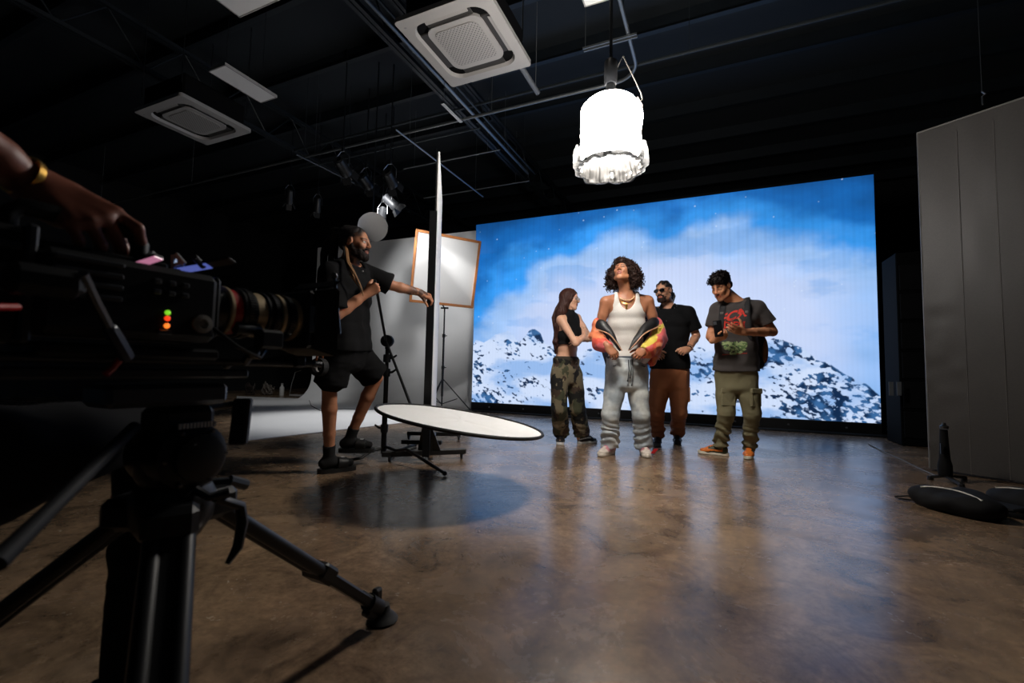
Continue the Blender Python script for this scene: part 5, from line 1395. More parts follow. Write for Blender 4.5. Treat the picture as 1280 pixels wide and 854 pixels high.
def tank(P):
    hgt = (P - N) @ UP; x = (P - N) @ rv; ax = np.abs(x); fr = (P - N) @ nrm(S['fS'])
    scoop = np.where(fr > 0, .165, .10)
    neck = .075 * (1 - (ax / .088) ** 2) - np.abs(0)                 # inside the neckline when positive
    n_ = np.where((ax < .086) & (hgt > -scoop * np.sqrt(np.maximum(0, 1 - (ax / .086) ** 2))), .01, -1)
    arm = ax - np.interp(hgt, [-.30, -.17, -.08, .05], [.30, .152, .122, .118])
    return np.maximum(n_, arm)
F.clip(tank); F.cut(J(783, 452, 0), -UP)
v, f = F.mesh(2); v = folds(v, f, wrinkle(.0045, 10, (1, 1, .6), 7), 1); link_mesh('tank_top', v, f, M('white_ribbed_cotton', (214, 210, 205), .85, bump=(250, .2), sheen=.1), root, True)
# jeans, stacked at the hem
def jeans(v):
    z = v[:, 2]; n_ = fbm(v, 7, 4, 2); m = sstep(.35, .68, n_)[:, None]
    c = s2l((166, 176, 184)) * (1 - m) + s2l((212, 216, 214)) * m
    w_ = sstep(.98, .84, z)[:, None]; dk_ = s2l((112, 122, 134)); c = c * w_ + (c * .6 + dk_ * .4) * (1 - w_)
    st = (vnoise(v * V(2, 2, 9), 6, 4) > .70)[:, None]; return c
denim = M('washed_denim', (170, 172, 168), .85, attr=True, bump=(350, .25), noise=(40, .10))
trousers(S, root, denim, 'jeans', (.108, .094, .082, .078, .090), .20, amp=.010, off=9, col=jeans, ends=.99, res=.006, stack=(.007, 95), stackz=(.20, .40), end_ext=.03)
wp = spine(S, .19); rr_ = rvec(S, .2); ff_ = np.cross(UP, rr_)
b = MB(); b.tube([wp + rr_ * .178 * math.cos(a) + ff_ * .127 * math.sin(a) for a in np.linspace(0, 2 * PI, 40, endpoint=False)], .013, 8, closed=True, flat=1.5); b.build('waistband', M('dark_denim', (58, 66, 76), .85), root, True)
fr_ = spine(S, .17) + nrm(S['fH']) * .15
for dx, l_ in ((-.010, .20), (.028, .24), (.012, .17)):
    p = fr_ + RIGHT * dx; b = MB(); b.tube([p, p - UP * l_ * .5 + TOC * .008 + RIGHT * .004, p - UP * l_ - RIGHT * .006 + TOC * .004], .0042, 6); b.ball(p - UP * l_ - RIGHT * .006, .008, 8, 6); b.build('drawstring', M('dark_cord', (38, 42, 52), .7), root, True)
for q in (-1, 1):
    p = spine(S, .10) + nrm(S['fH']) * .128 + rr_ * q * .12; b = MB(); b.tube([p + UP * .05 - rr_ * q * .05, p + UP * .005 - rr_ * q * .02, p - UP * .01 + rr_ * q * .03], .004, 6); b.build('pocket_seam', M('dark_denim'), root, True)
for q in 'RL': shoe(root, S['heel'][q] - S['feet'][q][0] * .02, S['feet'][q][0], 'white', .285)
tg = atz(818, 571, .03); b = MB(); b.box(tg + UP * .05, (.035, .006, .055), RIGHT, AWAY, nrm(UP + RIGHT * .8)); b.build('shoe_tag', M('red_tag', (186, 30, 36), .5), root)
# jacket hanging from the elbows
def jcol(v):
    q_ = np.stack([v @ nrm(RIGHT + UP * .5), v @ nrm(UP - RIGHT * .5), v @ AWAY], 1) * V(1.6, .8, 1)
    a = fbm(q_, 5.5, 4, 31); b_ = fbm(q_, 7, 4, 47); c = np.tile(s2l((208, 76, 58)), (len(v), 1)); c[a > .54] = s2l((226, 128, 84)); c[a < .43] = s2l((218, 102, 104))
    for p0, p1, r_ in ((J(752, 431, -.13), J(749, 428, -.10), .042), (J(828, 408, .0), J(801, 425, -.19), .045), (J(818, 424, -.10), J(806, 431, -.19), .045)):
        d = p1 - p0; t = np.clip(((v - p0) @ d) / (d @ d), 0, 1); m = np.linalg.norm(v - (p0 + t[:, None] * d), axis=1) + (b_ - .5) * .05 < r_; c[m] = s2l((222, 200, 84))
    m = (v[:, 2] < J(812, 449)[2]) & (b_ > .45); c[m] = s2l((186, 180, 188)); return c
jm = M('colour_block_nylon', (210, 80, 60), .5, attr=True, sheen=.1); lin = M('black_lining', (18, 18, 21), .5)
for q, pts, rs, hang in (('R', [J(747, 405, .02), J(745.5, 419, .0), J(751, 430, -.10), J(759, 434, -.18)], [.054, .064, .062, .048], None), ('L', [J(820, 404, .03), J(824, 420, .0), J(815, 433, -.11), J(806.5, 438, -.18)], [.056, .068, .070, .052], [J(822, 428, .02), J(815, 452, -.02)])):
    F = SDF(.006); F.chain(pts, rs, .03)
    if hang: F.cap(hang[0], hang[1], .07, .040, .05); F.cap(J(812, 440, -.13), J(806, 450, -.12), .05, .03, .05)
    u_ = nrm(pts[-1] - pts[-2]); F.cut(pts[-1] + u_ * .02, u_)
    v, f = F.mesh(1); v = folds(v, f, wrinkle(.018, 11, (1, 1, 1), 3 + len(pts)), 1); js = link_mesh('jacket_sleeve', v, f, jm, root, True, col=jcol(v))
for pts, rs in (([J(743, 412, .10), J(743.5, 406, .01), J(750, 405, -.075), J(760, 412, -.125), J(769, 426, -.18), J(776.5, 438, -.212)], [.040, .048, .050, .042, .028, .012]), ([J(825, 410, .11), J(824.5, 404, .02), J(818, 402.5, -.075), J(806, 411, -.135), J(795, 424, -.185), J(786, 437, -.212)], [.040, .050, .052, .046, .032, .012])):
    pp = cr(pts, 5); ww = taper(rs, len(pp)); el_ = np.asarray(S['arms']['R' if pts[0] @ RIGHT < S['N'] @ RIGHT else 'L'][1]); vv = []; ff = []; sg = 18; ow = None
    for i, p in enumerate(pp):
        ax_ = nrm(pp[min(i + 1, len(pp) - 1)] - pp[max(i - 1, 0)]); o_ = nrm((p - el_) * V(1, 1, .2) + TOC * .05); o_ = nrm(o_ - ax_ * (o_ @ ax_)); ow = o_ if ow is None else nrm(ow * .6 + o_ * .4); ow = nrm(ow - ax_ * (ow @ ax_)); wv = np.cross(ax_, ow)
        bl = .014 * min(1, ww[i] / .03)
        for k in range(sg):
            t = 2 * PI * k / sg; vv.append(p + wv * ww[i] * math.cos(t) + ow * (bl * math.sin(t) + .012 * math.cos(t) ** 2 * -1 + .004 * math.sin(i * .9 + 2 * math.cos(t))))
    n_ = len(pp); ff = [(i * sg + k, i * sg + (k + 1) % sg, (i + 1) * sg + (k + 1) % sg, (i + 1) * sg + k) for i in range(n_ - 1) for k in range(sg)] + [tuple(range(sg))[::-1], tuple((n_ - 1) * sg + k for k in range(sg))]
    MB().add(vv, ff).build('jacket_lapel', lin, root, True, label='black jacket lining')
for pts in ([J(777.5, 438.5, -.215), J(770, 427.5, -.20), J(760, 417, -.165), J(745, 412, -.075)], [J(785.5, 438.5, -.215), J(795, 429, -.21), J(806, 417, -.185), J(826, 407, -.07)]):
    pp = cr(pts, 4); b = MB(); b.tube(pp, taper([.004, .0055, .006, .005], len(pp)), 7); b.build('zip_edge', M('pale_zip', (196, 150, 120), .5), root, True)
F = SDF(.007); F.loft([(J(783, 404, .17), RIGHT, .285, .050), (J(783, 428, .20), RIGHT, .270, .055), (J(783, 455, .19), RIGHT, .215, .050)], .03, 2.6, .6); v, f = F.mesh(1); v = folds(v, f, wrinkle(.012, 8, (1, 1, .6), 5), 1); link_mesh('jacket_back', v, f, M('navy_nylon', (26, 32, 52), .55), root, True)
# necklaces
nb_ = np.asarray(S['N']); fS_ = nrm(S['fS'])
def loop(drop, w_, fwd, n=26):
    return [nb_ + rv * w_ * math.sin(a) + UP * (.012 - drop * (1 + math.cos(a)) / 2) + fS_ * (fwd * (1 + math.cos(a)) / 2 - .02 + .015 * math.sin(a) ** 2) for a in np.linspace(-2.4, 2.4, n)]
l1 = loop(.085, .068, .118); dots(root, 'bead_necklace', M('cream_bead', (226, 196, 150), .35), l1, .0062)
l2 = loop(.12, .070, .132); b = MB(); b.tube(l2, .0030, 6); b.build('gold_chain', gold, root, True)
p = l2[13] - UP * .012 + fS_ * .004; b = MB(); b.box(p - UP * .016, (.016, .008, .046), rv, fS_, UP, .003); b.box(p - UP * .008, (.034, .008, .012), rv, fS_, UP, .003); b.build('pendant', gold, root)
h = S['head']; hair_c = M('dark_curly_hair', (40, 23, 17), .6, spec=.25)
def bld(F):
    r_, f_, u_ = head_axes(h); R_ = np.array([r_, f_, u_]); c = np.asarray(h['c']); bk = nrm(V(-f_[0], -f_[1], 0)); sd_ = np.cross(bk, UP)
    F.ell(hp(h, 0, -.022, .045), (.098, .108, .090), R_, .02)
    F.ell(c + bk * .07 + UP * .00, (.11, .11, .10), None, .04)
    for q in (-1, 1):
        F.ell(c + sd_ * q * .105 + bk * .02 - UP * .025, (.058, .058, .075), None, .04); F.ell(c + sd_ * q * .118 + bk * .05 - UP * .09, (.055, .055, .062), None, .04)
    F.ell(c + bk * .10 - UP * .085, (.105, .095, .085), None, .05)
    F.ell(hp(h, 0, .055, .085), (.060, .038, .026), R_, .03)
    F.subell(hp(h, 0, .12, -.035), (.066, .095, .092), R_, .02); F.subell(c - bk * .05 - UP * .12, (.068, .068, .10), None, .02)
o, (hv, hf) = hair_cap(S, root, hair_c, bld, .006, wrinkle(.014, 26, (1, 1, 1), 4))
hn = vnormals(hv, hf); rg = np.random.default_rng(8); idx = rg.choice(len(hv), 620, replace=False)
r_, f_, u_ = head_axes(h); qv = hv - np.asarray(h['c']); fh_ = nrm(f_ * V(1, 1, 0)); rh_ = np.cross(fh_, UP); idx = [i for i in idx if not ((qv[i] @ f_ > .03) and abs(qv[i] @ r_) < .068 and qv[i] @ u_ < .055) and not (qv[i] @ fh_ > -.03 and abs(qv[i] @ rh_) < .078 and qv[i][2] < -.07)]
curl_tubes(hv, hn, idx, .050, .0042, .0105, .62, 2.0, rg).build('curl', hair_c, o, True)

# ================= man in black shirt and brown trousers
D = 5.02; J = lambda x, y, dd=0.0: at(x, y, D + dd)
S = dict(P=J(837, 470, 0), N=J(835.5, 384.5, .02), fS=nrm(TOC * .88 + LEFT * .46), fH=nrm(TOC * .95 + LEFT * .25), skin=(200, 146, 116), bulk=1.06, leg_m=1.06,
         head=dict(c=J(829.5, 365, -.03), f=nrm(TOC * .70 + LEFT * .70 - UP * .04), u=nrm(UP + LEFT * .12), s=1.02, beard=2, beard_a=.85, cheek=.55, scalp=(40, 30, 26), sl=.2, scalp_a=.9))
S['arms'] = {'R': (J(816, 392, .07), J(808, 424, .06), J(816, 440, -.12)), 'L': (J(860, 391, -.05), J(870.5, 420, -.05), J(860.5, 436.5, -.20))}
S['hands'] = {'R': dict(d=J(824, 444, -.2) - J(816, 440, -.12), n=TOC, curl=(.6, .9, .5)), 'L': dict(d=J(849, 440, -.27) - J(860.5, 436.5, -.20), n=TOC * .85 + UP * .5, curl=[(.9, 1.1, .6), (1.0, 1.2, .7), (1.05, 1.25, .7), (1.1, 1.3, .7)], thumb=(.8, .5, -.35), tcurl=(.35, .5))}
S['legs'] = {'R': (J(826, 472, .03), J(820, 516, -.02)), 'L': (J(848, 472, -.02), J(849, 515, -.05))}
feet_from(S, {'R': ((823, 554), (819.5, 560), 0), 'L': ((846.5, 552), (847, 559.5), 0)})
root = thing('person', (S['heel']['R'] + S['heel']['L']) / 2, 'man with sunglasses, black short-sleeved shirt and brown trousers', 'person', 'people in front of the video wall')
make_body(S, root, skin_m)
o, _ = tee(S, root, cloth_black, 'shirt', .11, .74, grow=.022, wid=1.04, amp=.008, off=3, sl_r=(.072, .082))
N = np.asarray(S['N']); rv = rvec(S, .95); fS_ = nrm(S['fS'])
b = MB()
for q in (-1, 1): b.prism([N + UP * .035 + rv * q * .070 - fS_ * .03, N + UP * .030 + rv * q * .072 + fS_ * .045, N - UP * .028 + rv * q * .045 + fS_ * .108, N - UP * .030 + rv * q * .098 + fS_ * .070, N + UP * .002 + rv * q * .098 + fS_ * .0], (fS_ * .5 + UP) * .010)
b.tube([N + UP * .022 + rv * .070 * math.cos(a) + fS_ * (.066 * math.sin(a) - .01) for a in np.linspace(PI * .9, PI * 2.1, 14)], .016, 7); b.build('collar', cloth_black, root, False)
for q in (-1, 1): dots(root, 'collar_stud', silver, [N - UP * .022 + rv * q * .080 + fS_ * .098, N + UP * .004 + rv * q * .098 + fS_ * .062], .0075)
cl_ = [N + rv * .062 * math.sin(a) + UP * (.02 - .07 * (1 + math.cos(a)) / 2) + fS_ * (.115 * (1 + math.cos(a)) / 2 - .015) for a in np.linspace(-2.2, 2.2, 22)]
b = MB(); b.tube(cl_, .0055, 6); b.build('neck_chain', silver, root, True)
for k in range(3): dots(root, 'button', M('dark_button', (40, 40, 42), .3), [spine(S, .78 - k * .16) + fS_ * .155], .006)
brown = M('brown_cotton', (158, 98, 62), .85, bump=(300, .15), noise=(5, .08))
trousers(S, root, brown, 'trousers', (.108, .098, .082, .072, .074), .23, hip=.010, amp=.015, off=17, ends=.97, res=.006, stack=(.010, 80), stackz=(.14, .40))
for q, sgn in (('L', 1),):
    h_, k_, a_ = [np.asarray(x) for x in S['legs'][q]]; m = h_ * .52 + k_ * .48 + RIGHT * .088; b = MB(); b.box(m, (.035, .13, .17), RIGHT, AWAY, UP, .012); b.build('cargo_pocket', brown, root)
for q, s_ in (('R', 'grey'), ('L', 'black')): shoe(root, S['heel'][q], S['feet'][q][0], s_, .285)
h = S['head']; braid_m = M('black_braided_hair', (20, 16, 15), .5)
def bld(F):
    r_, f_, u_ = head_axes(h); R_ = np.array([r_, f_, u_]); F.ell(hp(h, 0, -.020, .040), (.081, .101, .088), R_, .01); F.ell(hp(h, 0, -.06, -.01), (.072, .060, .06), R_, .02); F.subell(hp(h, 0, .095, -.045), (.10, .075, .115), R_, .01)
    F.subell(hp(h, .09, .0, -.02), (.03, .04, .045), R_, .01); F.subell(hp(h, -.09, .0, -.02), (.03, .04, .045), R_, .01)
def amp(v, n):
    r_, f_, u_ = head_axes(h); d = v - hp(h, 0, 0, 0); return .0045 * np.sin(np.arctan2(d @ r_, np.abs(d @ u_) + .03) * 17) + .0012 * np.sin((d @ f_) * 420)
o, _ = hair_cap(S, root, braid_m, bld, .004, amp); beard(S, root, M('short_beard_hair', (44, 30, 24), .7, spec=.2), .42, -.004)
for k in range(7):
    q = (k - 3) / 3; s0 = hp(h, q * .060, -.100, -.01); pts = [s0, hp(h, q * .068, -.112, -.05), hp(h, q * .066 + .01, -.098, -.095), hp(h, q * .06 + .012, -.085, -.135)]
    b = MB(); b.tube(pts, [.011, .0105, .009, .006], 7); 
    o2 = b.build('braid', braid_m, o, True)
lens_pair(root, h, black_fr, black_gl, w=.054, hgt=.036)
fw = nrm(S['arms']['L'][2] - S['arms']['L'][1]); wr = S['arms']['L'][2] - fw * .012; bracelet(root, 'wrist_watch', silver, wr, fw, .030, .018, .004)
bracelet(root, 'bracelet', silver, wr - fw * .03, fw, .031, .006, .003)

# ================= young man with backpack
D = 4.31; J = lambda x, y, dd=0.0: at(x, y, D + dd)
S = dict(P=J(920, 471, 0), N=J(919.5, 377.5, .0), fS=nrm(TOC * .84 + LEFT * .54), fH=nrm(TOC * .9 + LEFT * .42), skin=(202, 140, 104), bulk=.95, bow=-.02,
         head=dict(c=J(901.5, 359, -.04), f=nrm(TOC * .50 + LEFT * .74 - UP * .44), u=UP, s=.98, eyes='closed', beard=2, beard_a=.45, cheek=.05, scalp=(40, 28, 24), sl=.12, scalp_a=.85))
S['arms'] = {'R': (J(897.5, 386, .08), J(888, 421, .08), J(893.5, 425, -.15)), 'L': (J(946, 384, -.06), J(966, 415, -.08), J(929, 415, -.27))}
S['hands'] = {'R': dict(d=J(905, 421, -.22) - J(893.5, 425, -.15), n=TOC * .7 - UP * .5 + RIGHT * .2, curl=[(.6, .9, .5), (.7, 1.0, .6), (.75, 1.0, .6), (.8, 1.1, .6)], thumb=(.8, .6, .1)),
              'L': dict(d=J(906, 408, -.34) - J(929, 415, -.27), n=TOC * .75 - UP * .55, curl=[(.12, .2, .15), (.2, .3, .2), (.3, .4, .3), (.4, .5, .3)], thumb=(.6, .75, -.2), spread=[.14, .03, -.06, -.12])}
S['legs'] = {'R': (J(908, 473, .05), J(908, 516, .02)), 'L': (J(933, 473, -.04), J(940, 517, -.06))}
feet_from(S, {'R': ((908, 570), (882, 567.5), 0), 'L': ((938, 570), (930.5, 581), 0)})
root = thing('person', (S['heel']['R'] + S['heel']['L']) / 2, 'young man in dark printed tee and olive trousers looking down at his phone', 'person', 'people in front of the video wall')
make_body(S, root, skin_m)
tee_m = M('washed_black_cotton', (62, 57, 56), .9, bump=(350, .15), noise=(6, .12), sheen=.1)
o, Fs = tee(S, root, tee_m, 'tshirt', .08, .66, grow=.022, wid=1.02, amp=.009, off=21, sl_r=(.066, .078))
bv = bvh_of(o); N = np.asarray(S['N']); fS_ = nrm(S['fS']); rv = rvec(S, .8)
b = MB(); b.tube([N + UP * .006 + rv * .070 * math.cos(a) + fS_ * (.068 * math.sin(a) + .012) - UP * .030 * max(0, math.sin(a)) for a in np.linspace(0, 2 * PI, 30, endpoint=False)], .0085, 7, closed=True); b.build('collar', tee_m, o, True)
red = M('red_print', (206, 52, 38), .8); grn = M('green_print', (92, 122, 70), .8); grn2 = M('pale_green_print', (150, 168, 116), .8)
X_, Y_ = -rv, UP; cen = spine(S, .70)
tv, tf = text_mesh('ECM', .125); tv = [(x * 1.0 + .25 * y - .01, y * 1.0 + .30 * x + .03) for x, y in tv]; decal(bv, tv, tf, cen, X_, Y_, fS_, 'lettering', red, o, label='red lettering')
tv, tf = text_mesh('DIESE', .082); tv = [(x + .012, y * 1.0 - .045) for x, y in tv]; decal(bv, tv, tf, cen, X_, Y_, fS_, 'lettering', red, o, label='red lettering')
rg = np.random.default_rng(4)
for mat_, nn, sd_ in ((grn, 150, 1), (grn2, 90, 2)):
    pts = []; fc = []
    for k in range(nn):
        a = rg.uniform(0, 2 * PI); r = rg.uniform(0, 1) ** .5; cx, cy = r * .105 * math.cos(a), -.215 + r * .058 * math.sin(a) + .02 * math.cos(a * 2); s_ = rg.uniform(.006, .013); an_ = rg.uniform(0, 3)
        b0 = len(pts); pts += [(cx + s_ * math.cos(an_ + t) * (1.5 if t in (0, PI) else .7), cy + s_ * math.sin(an_ + t) * .8) for t in (0, PI / 2, PI, 1.5 * PI)]; fc.append((b0, b0 + 1, b0 + 2, b0 + 3))
    decal(bv, pts, fc, cen, X_, Y_, fS_, 'leaf_print', mat_, o, off=.003 + .001 * sd_, label='green leaf print')
pts = []; fc = []
for k in range(22):
    x = -.105 + k * .0095; w_ = .006; hh = rg.uniform(.006, .011); y = -.298 + .015 * (k / 22); b0 = len(pts); pts += [(x, y), (x + w_, y), (x + w_ + .002, y + hh), (x + .002, y + hh)]; fc.append((b0, b0 + 1, b0 + 2, b0 + 3))
decal(bv, pts, fc, cen, X_, Y_, fS_, 'red_line_print', red, o)
p = J(934.5, 457, -.13); b = MB(); b.box(p + TOC * .015, (.020, .004, .022), RIGHT, AWAY, UP); b.build('hem_label', M('white_label', (220, 216, 210), .6), o)
olive = M('olive_cotton', (124, 118, 90), .85, bump=(300, .15), noise=(6, .12))
tr_ = trousers(S, root, olive, 'cargo_trousers', (.100, .090, .076, .066, .062), .20, hip=.006, amp=.011, off=33, ends=.98, res=.006, stack=(.012, 80), stackz=(.16, .40), end_ext=.03)
for q, sg2 in (('R', -.2), ('L', .35)):
    h_, k_, a_ = [np.asarray(x) for x in S['legs'][q]]; m = h_ * .48 + k_ * .52 + TOC * .078 + RIGHT * sg2 * .07
    nn_ = nrm(TOC + RIGHT * sg2); xx_ = nrm(np.cross(UP, nn_)); b = MB(); b.box(m - UP * .015 - nn_ * .008, (.125, .03, .155), xx_, nn_, UP, .010); pk = b.build('cargo_pocket', olive, root)
    b = MB(); b.box(m + UP * .055 + nn_ * .0, (.132, .032, .050), xx_, nn_, UP, .008); b.build('pocket_flap', olive, pk); dots(pk, 'snap', silver, [m + UP * .045 + nn_ * .017 + xx_ * .045], .006)
for q in 'RL': shoe(root, S['heel'][q] - S['feet'][q][0] * .02, S['feet'][q][0], 'dunk', .285)
h = S['head']; sh_m = M('short_black_hair', (22, 16, 15), .6, spec=.25)
def bld(F):
    r_, f_, u_ = head_axes(h); R_ = np.array([r_, f_, u_]); F.ell(hp(h, 0, -.018, .050), (.080, .102, .085), R_, .01); F.ell(hp(h, 0, .045, .088), (.070, .062, .040), R_, .03); F.ell(hp(h, .0, -.03, .10), (.072, .075, .045), R_, .03); F.ell(hp(h, 0, -.075, .0), (.066, .045, .06), R_, .02)
    F.subell(hp(h, 0, .10, -.060), (.10, .085, .118), R_, .012)
    for q in (-1, 1): F.subell(hp(h, q * .092, .0, -.035), (.032, .055, .062), R_, .012)
o, (hv, hf) = hair_cap(S, root, sh_m, bld, .0045, wrinkle(.008, 34, (1, 1, 1), 8))
hn = vnormals(hv, hf); r_, f_, u_ = head_axes(h); qv = hv - np.asarray(h['c']); idx = [i for i in rg.choice(len(hv), 900, replace=False) if qv[i] @ u_ > .065][:230]; paths = []
for i in idx:
    d = nrm(f_ * .8 + hn[i] * .35 + (rg.random(3) - .5) * .7); L_ = rg.uniform(.022, .040); p = hv[i] - hn[i] * .004; paths.append([p, p + d * L_ * .5 + hn[i] * .006, p + d * L_ - hn[i] * .001])
strands(root, 'hair_tuft', sh_m, paths, .005, .0016, 5, parent=o)
# the phone in his hand
pc = J(897.5, 411, -.235); px_, py_ = nrm(RIGHT * .75 + TOC * .5 + UP * .1), nrm(UP * .85 + LEFT * .45 - TOC * .2); pz_ = nrm(np.cross(px_, py_)); py_ = np.cross(pz_, px_)
ph = thing('phone', pc, 'black phone held upright by the young man with the backpack', 'phone'); b = MB(); b.box(pc, (.072, .148, .009), px_, py_, pz_, .004); b.build('case', M('phone_black', (14, 14, 16), .25), ph)
b = MB(); b.box(pc - py_ * 0 + pz_ * .005 * (1 if pz_ @ (np.asarray(h['c']) - pc) > 0 else -1), (.064, .138, .0012), px_, py_, pz_); b.build('screen', M('phone_screen', (30, 34, 42), .1), ph)
b = MB(); b.box(pc + py_ * .052 - px_ * .018 - pz_ * .006 * (1 if pz_ @ (np.asarray(h['c']) - pc) > 0 else -1), (.028, .03, .003), px_, py_, pz_, .001); b.build('camera_bump', M('phone_bump', (60, 62, 66), .3), ph)
# backpack
bp_c = spine(S, .46) - fS_ * .23 - rv * .075; bpk = thing('backpack', bp_c - UP * .22, 'black backpack with tan and orange pocket worn by the young man', 'backpack')
bk_m = M('black_cordura', (24, 24, 27), .75, bump=(300, .2))
R_ = np.array([rv, fS_, UP]); F = SDF(.008); F.loft([(bp_c - UP * .19, rv, .145, .085), (bp_c, rv, .155, .095), (bp_c + UP * .20, rv, .135, .075)], .03, 3.0, .8); v, f = F.mesh(1); v = folds(v, f, wrinkle(.008, 8), 1); link_mesh('body', v, f, bk_m, bpk, True)
F = SDF(.007); F.ell(bp_c - rv * .150 - UP * .07 + fS_ * .01, (.032, .080, .125), R_, .02); v, f = F.mesh(1); link_mesh('side_pocket', v, f, M('tan_canvas', (150, 108, 66), .8), bpk, True, label='tan side pocket')
F = SDF(.007); F.ell(bp_c - fS_ * .085 - UP * .08, (.12, .035, .11), R_, .02); v, f = F.mesh(1); link_mesh('front_pocket', v, f, bk_m, bpk, True)
b = MB(); b.tube([bp_c - rv * .165 - UP * .02 + fS_ * .05, bp_c - rv * .168 - UP * .10 + fS_ * .056, bp_c - rv * .160 - UP * .17 + fS_ * .05], .012, 7); b.build('webbing', M('orange_red_web', (186, 62, 40), .7), bpk, True, label='red webbing')
for q in (-1, 1):
    pts = [bp_c + rv * q * .075 + UP * .18 + fS_ * .06]
    for zz, xx in ((.965, .095), (.93, .100), (.84, .105), (.70, .112), (.58, .120), (.48, .140)):
        p = spine(S, zz) + rv * q * xx; hit = bv.ray_cast(Vector(p + fS_ * .4), Vector(-fS_), .7); pts.append((np.array(hit[0]) + fS_ * .006) if hit[0] is not None and zz < .95 else p + UP * .055 + fS_ * (.0 if zz > .95 else .07))
    pts.append(spine(S, .40) + rv * q * .185 - fS_ * .02); pts.append(bp_c - UP * .14 + rv * q * .13 + fS_ * .06)
    b = MB(); b.tube(pts, [.018, .028, .030, .030, .030, .028, .022, .010, .008], 10, flat=.32, up=fS_); st_ = b.build('shoulder_strap', bk_m, bpk, True)
    p = pts[3]; b = MB(); b.box(p + fS_ * .010, (.030, .010, .022), rv, fS_, UP, .003); b.build('buckle', M('grey_buckle', (96, 92, 90), .4), st_)

# ================= man with dreadlocks holding the boom arm
D = 3.44; J = lambda x, y, dd=0.0: at(x, y, D + dd)
S = dict(P=J(431, 440, 0), N=J(436, 330, 0), fS=nrm(RIGHT * .93 + TOC * .30), fH=nrm(RIGHT * .95 + TOC * .12), skin=(190, 130, 98), bulk=1.06, bow=-.02, neck_r=.060,
         head=dict(c=J(445.5, 305, -.02), f=nrm(RIGHT * .97 + TOC * .20 - UP * .02), s=1.02, beard=1, beard_a=.93, brow=(34, 24, 20), lip=(142, 88, 78), scalp=(38, 29, 26), sl=.25, scalp_a=.9))
S['arms'] = {'R': (J(413, 341, -.17), J(422, 393, -.24), J(458.5, 367, -.13)), 'L': (J(452, 340, .17), J(490, 357, .26), J(525, 366, .37))}
S['hands'] = {'R': dict(d=RIGHT * .78 + UP * .52, n=TOC * .85 + RIGHT * .2 - UP * .35, curl=(1.45, 1.5, .9), thumb=(.75, .55, -.45), tcurl=(.5, .6)), 'L': dict(d=RIGHT * .88 - UP * .33 + AWAY * .12, n=UP * .75 + TOC * .45, curl=[(.55, .8, .4), (.7, .9, .5), (.8, 1.0, .5), (.9, 1.0, .5)], thumb=(.8, .5, -.4))}
S['legs'] = {'R': (J(424, 436, -.09), J(412, 484, -.12)), 'L': (J(438, 436, .09), J(470, 472, .24))}
S['feet'] = {}; S['heel'] = {}
a, b_ = atz(401, 592, 0), atz(443, 587, 0); S['heel']['R'] = a; S['feet']['R'] = (nrm(b_ - a), .03); S['legs']['R'] += (a + nrm(b_ - a) * .055 + UP * .11,)
a, b_ = at(427, 566, 3.70), at(470, 566, 3.74); a[2] = b_[2] = .098; S['heel']['L'] = a; S['feet']['L'] = (nrm(b_ - a), .128); S['legs']['L'] += (a + nrm(b_ - a) * .055 + UP * .11,)
root = thing('person', V(S['heel']['R'][0], S['heel']['R'][1], 0), 'bearded man with dreadlocks in black tee and shorts steadying the tall white flat', 'person')
def _p(col, v):      # tattooed left forearm and hand
    w0, w1 = S['arms']['L'][1], S['hands']['L']['tips'][1]; d = w1 - w0; t = np.clip(((v - w0) @ d) / (d @ d), 0, 1); r = np.linalg.norm(v - (w0 + t[:, None] * d), axis=1)
    m = (r < .09) * sstep(.28, .5, t) * sstep(.98, .8, t) * sstep(.42, .54, fbm(v, 30, 3, 4)); m = np.clip(m * .8, 0, 1)[:, None]; col[:] = col * (1 - m) + s2l((44, 38, 40)) * m
S['paint'] = _p
make_body(S, root, skin_m)
tee(S, root, cloth_black, 'tshirt', .02, .93, grow=.026, wid=1.05, amp=.010, off=41, sl_r=(.074, .088))
trousers(dict(S, legs={q: (S['legs'][q][0], S['legs'][q][0] * .45 + S['legs'][q][1] * .55, S['legs'][q][0] * .06 + S['legs'][q][1] * .94) for q in 'RL'}), root, M('black_shorts_cloth', (14, 14, 16), .9, spec=.2), 'shorts', (.120, .115, .112, .112, .118), .22, amp=.010, off=51, end_ext=.0)
sock = M('black_sock', (18, 18, 20), .9); slide = M('black_foam_slide', (13, 13, 14), .55)
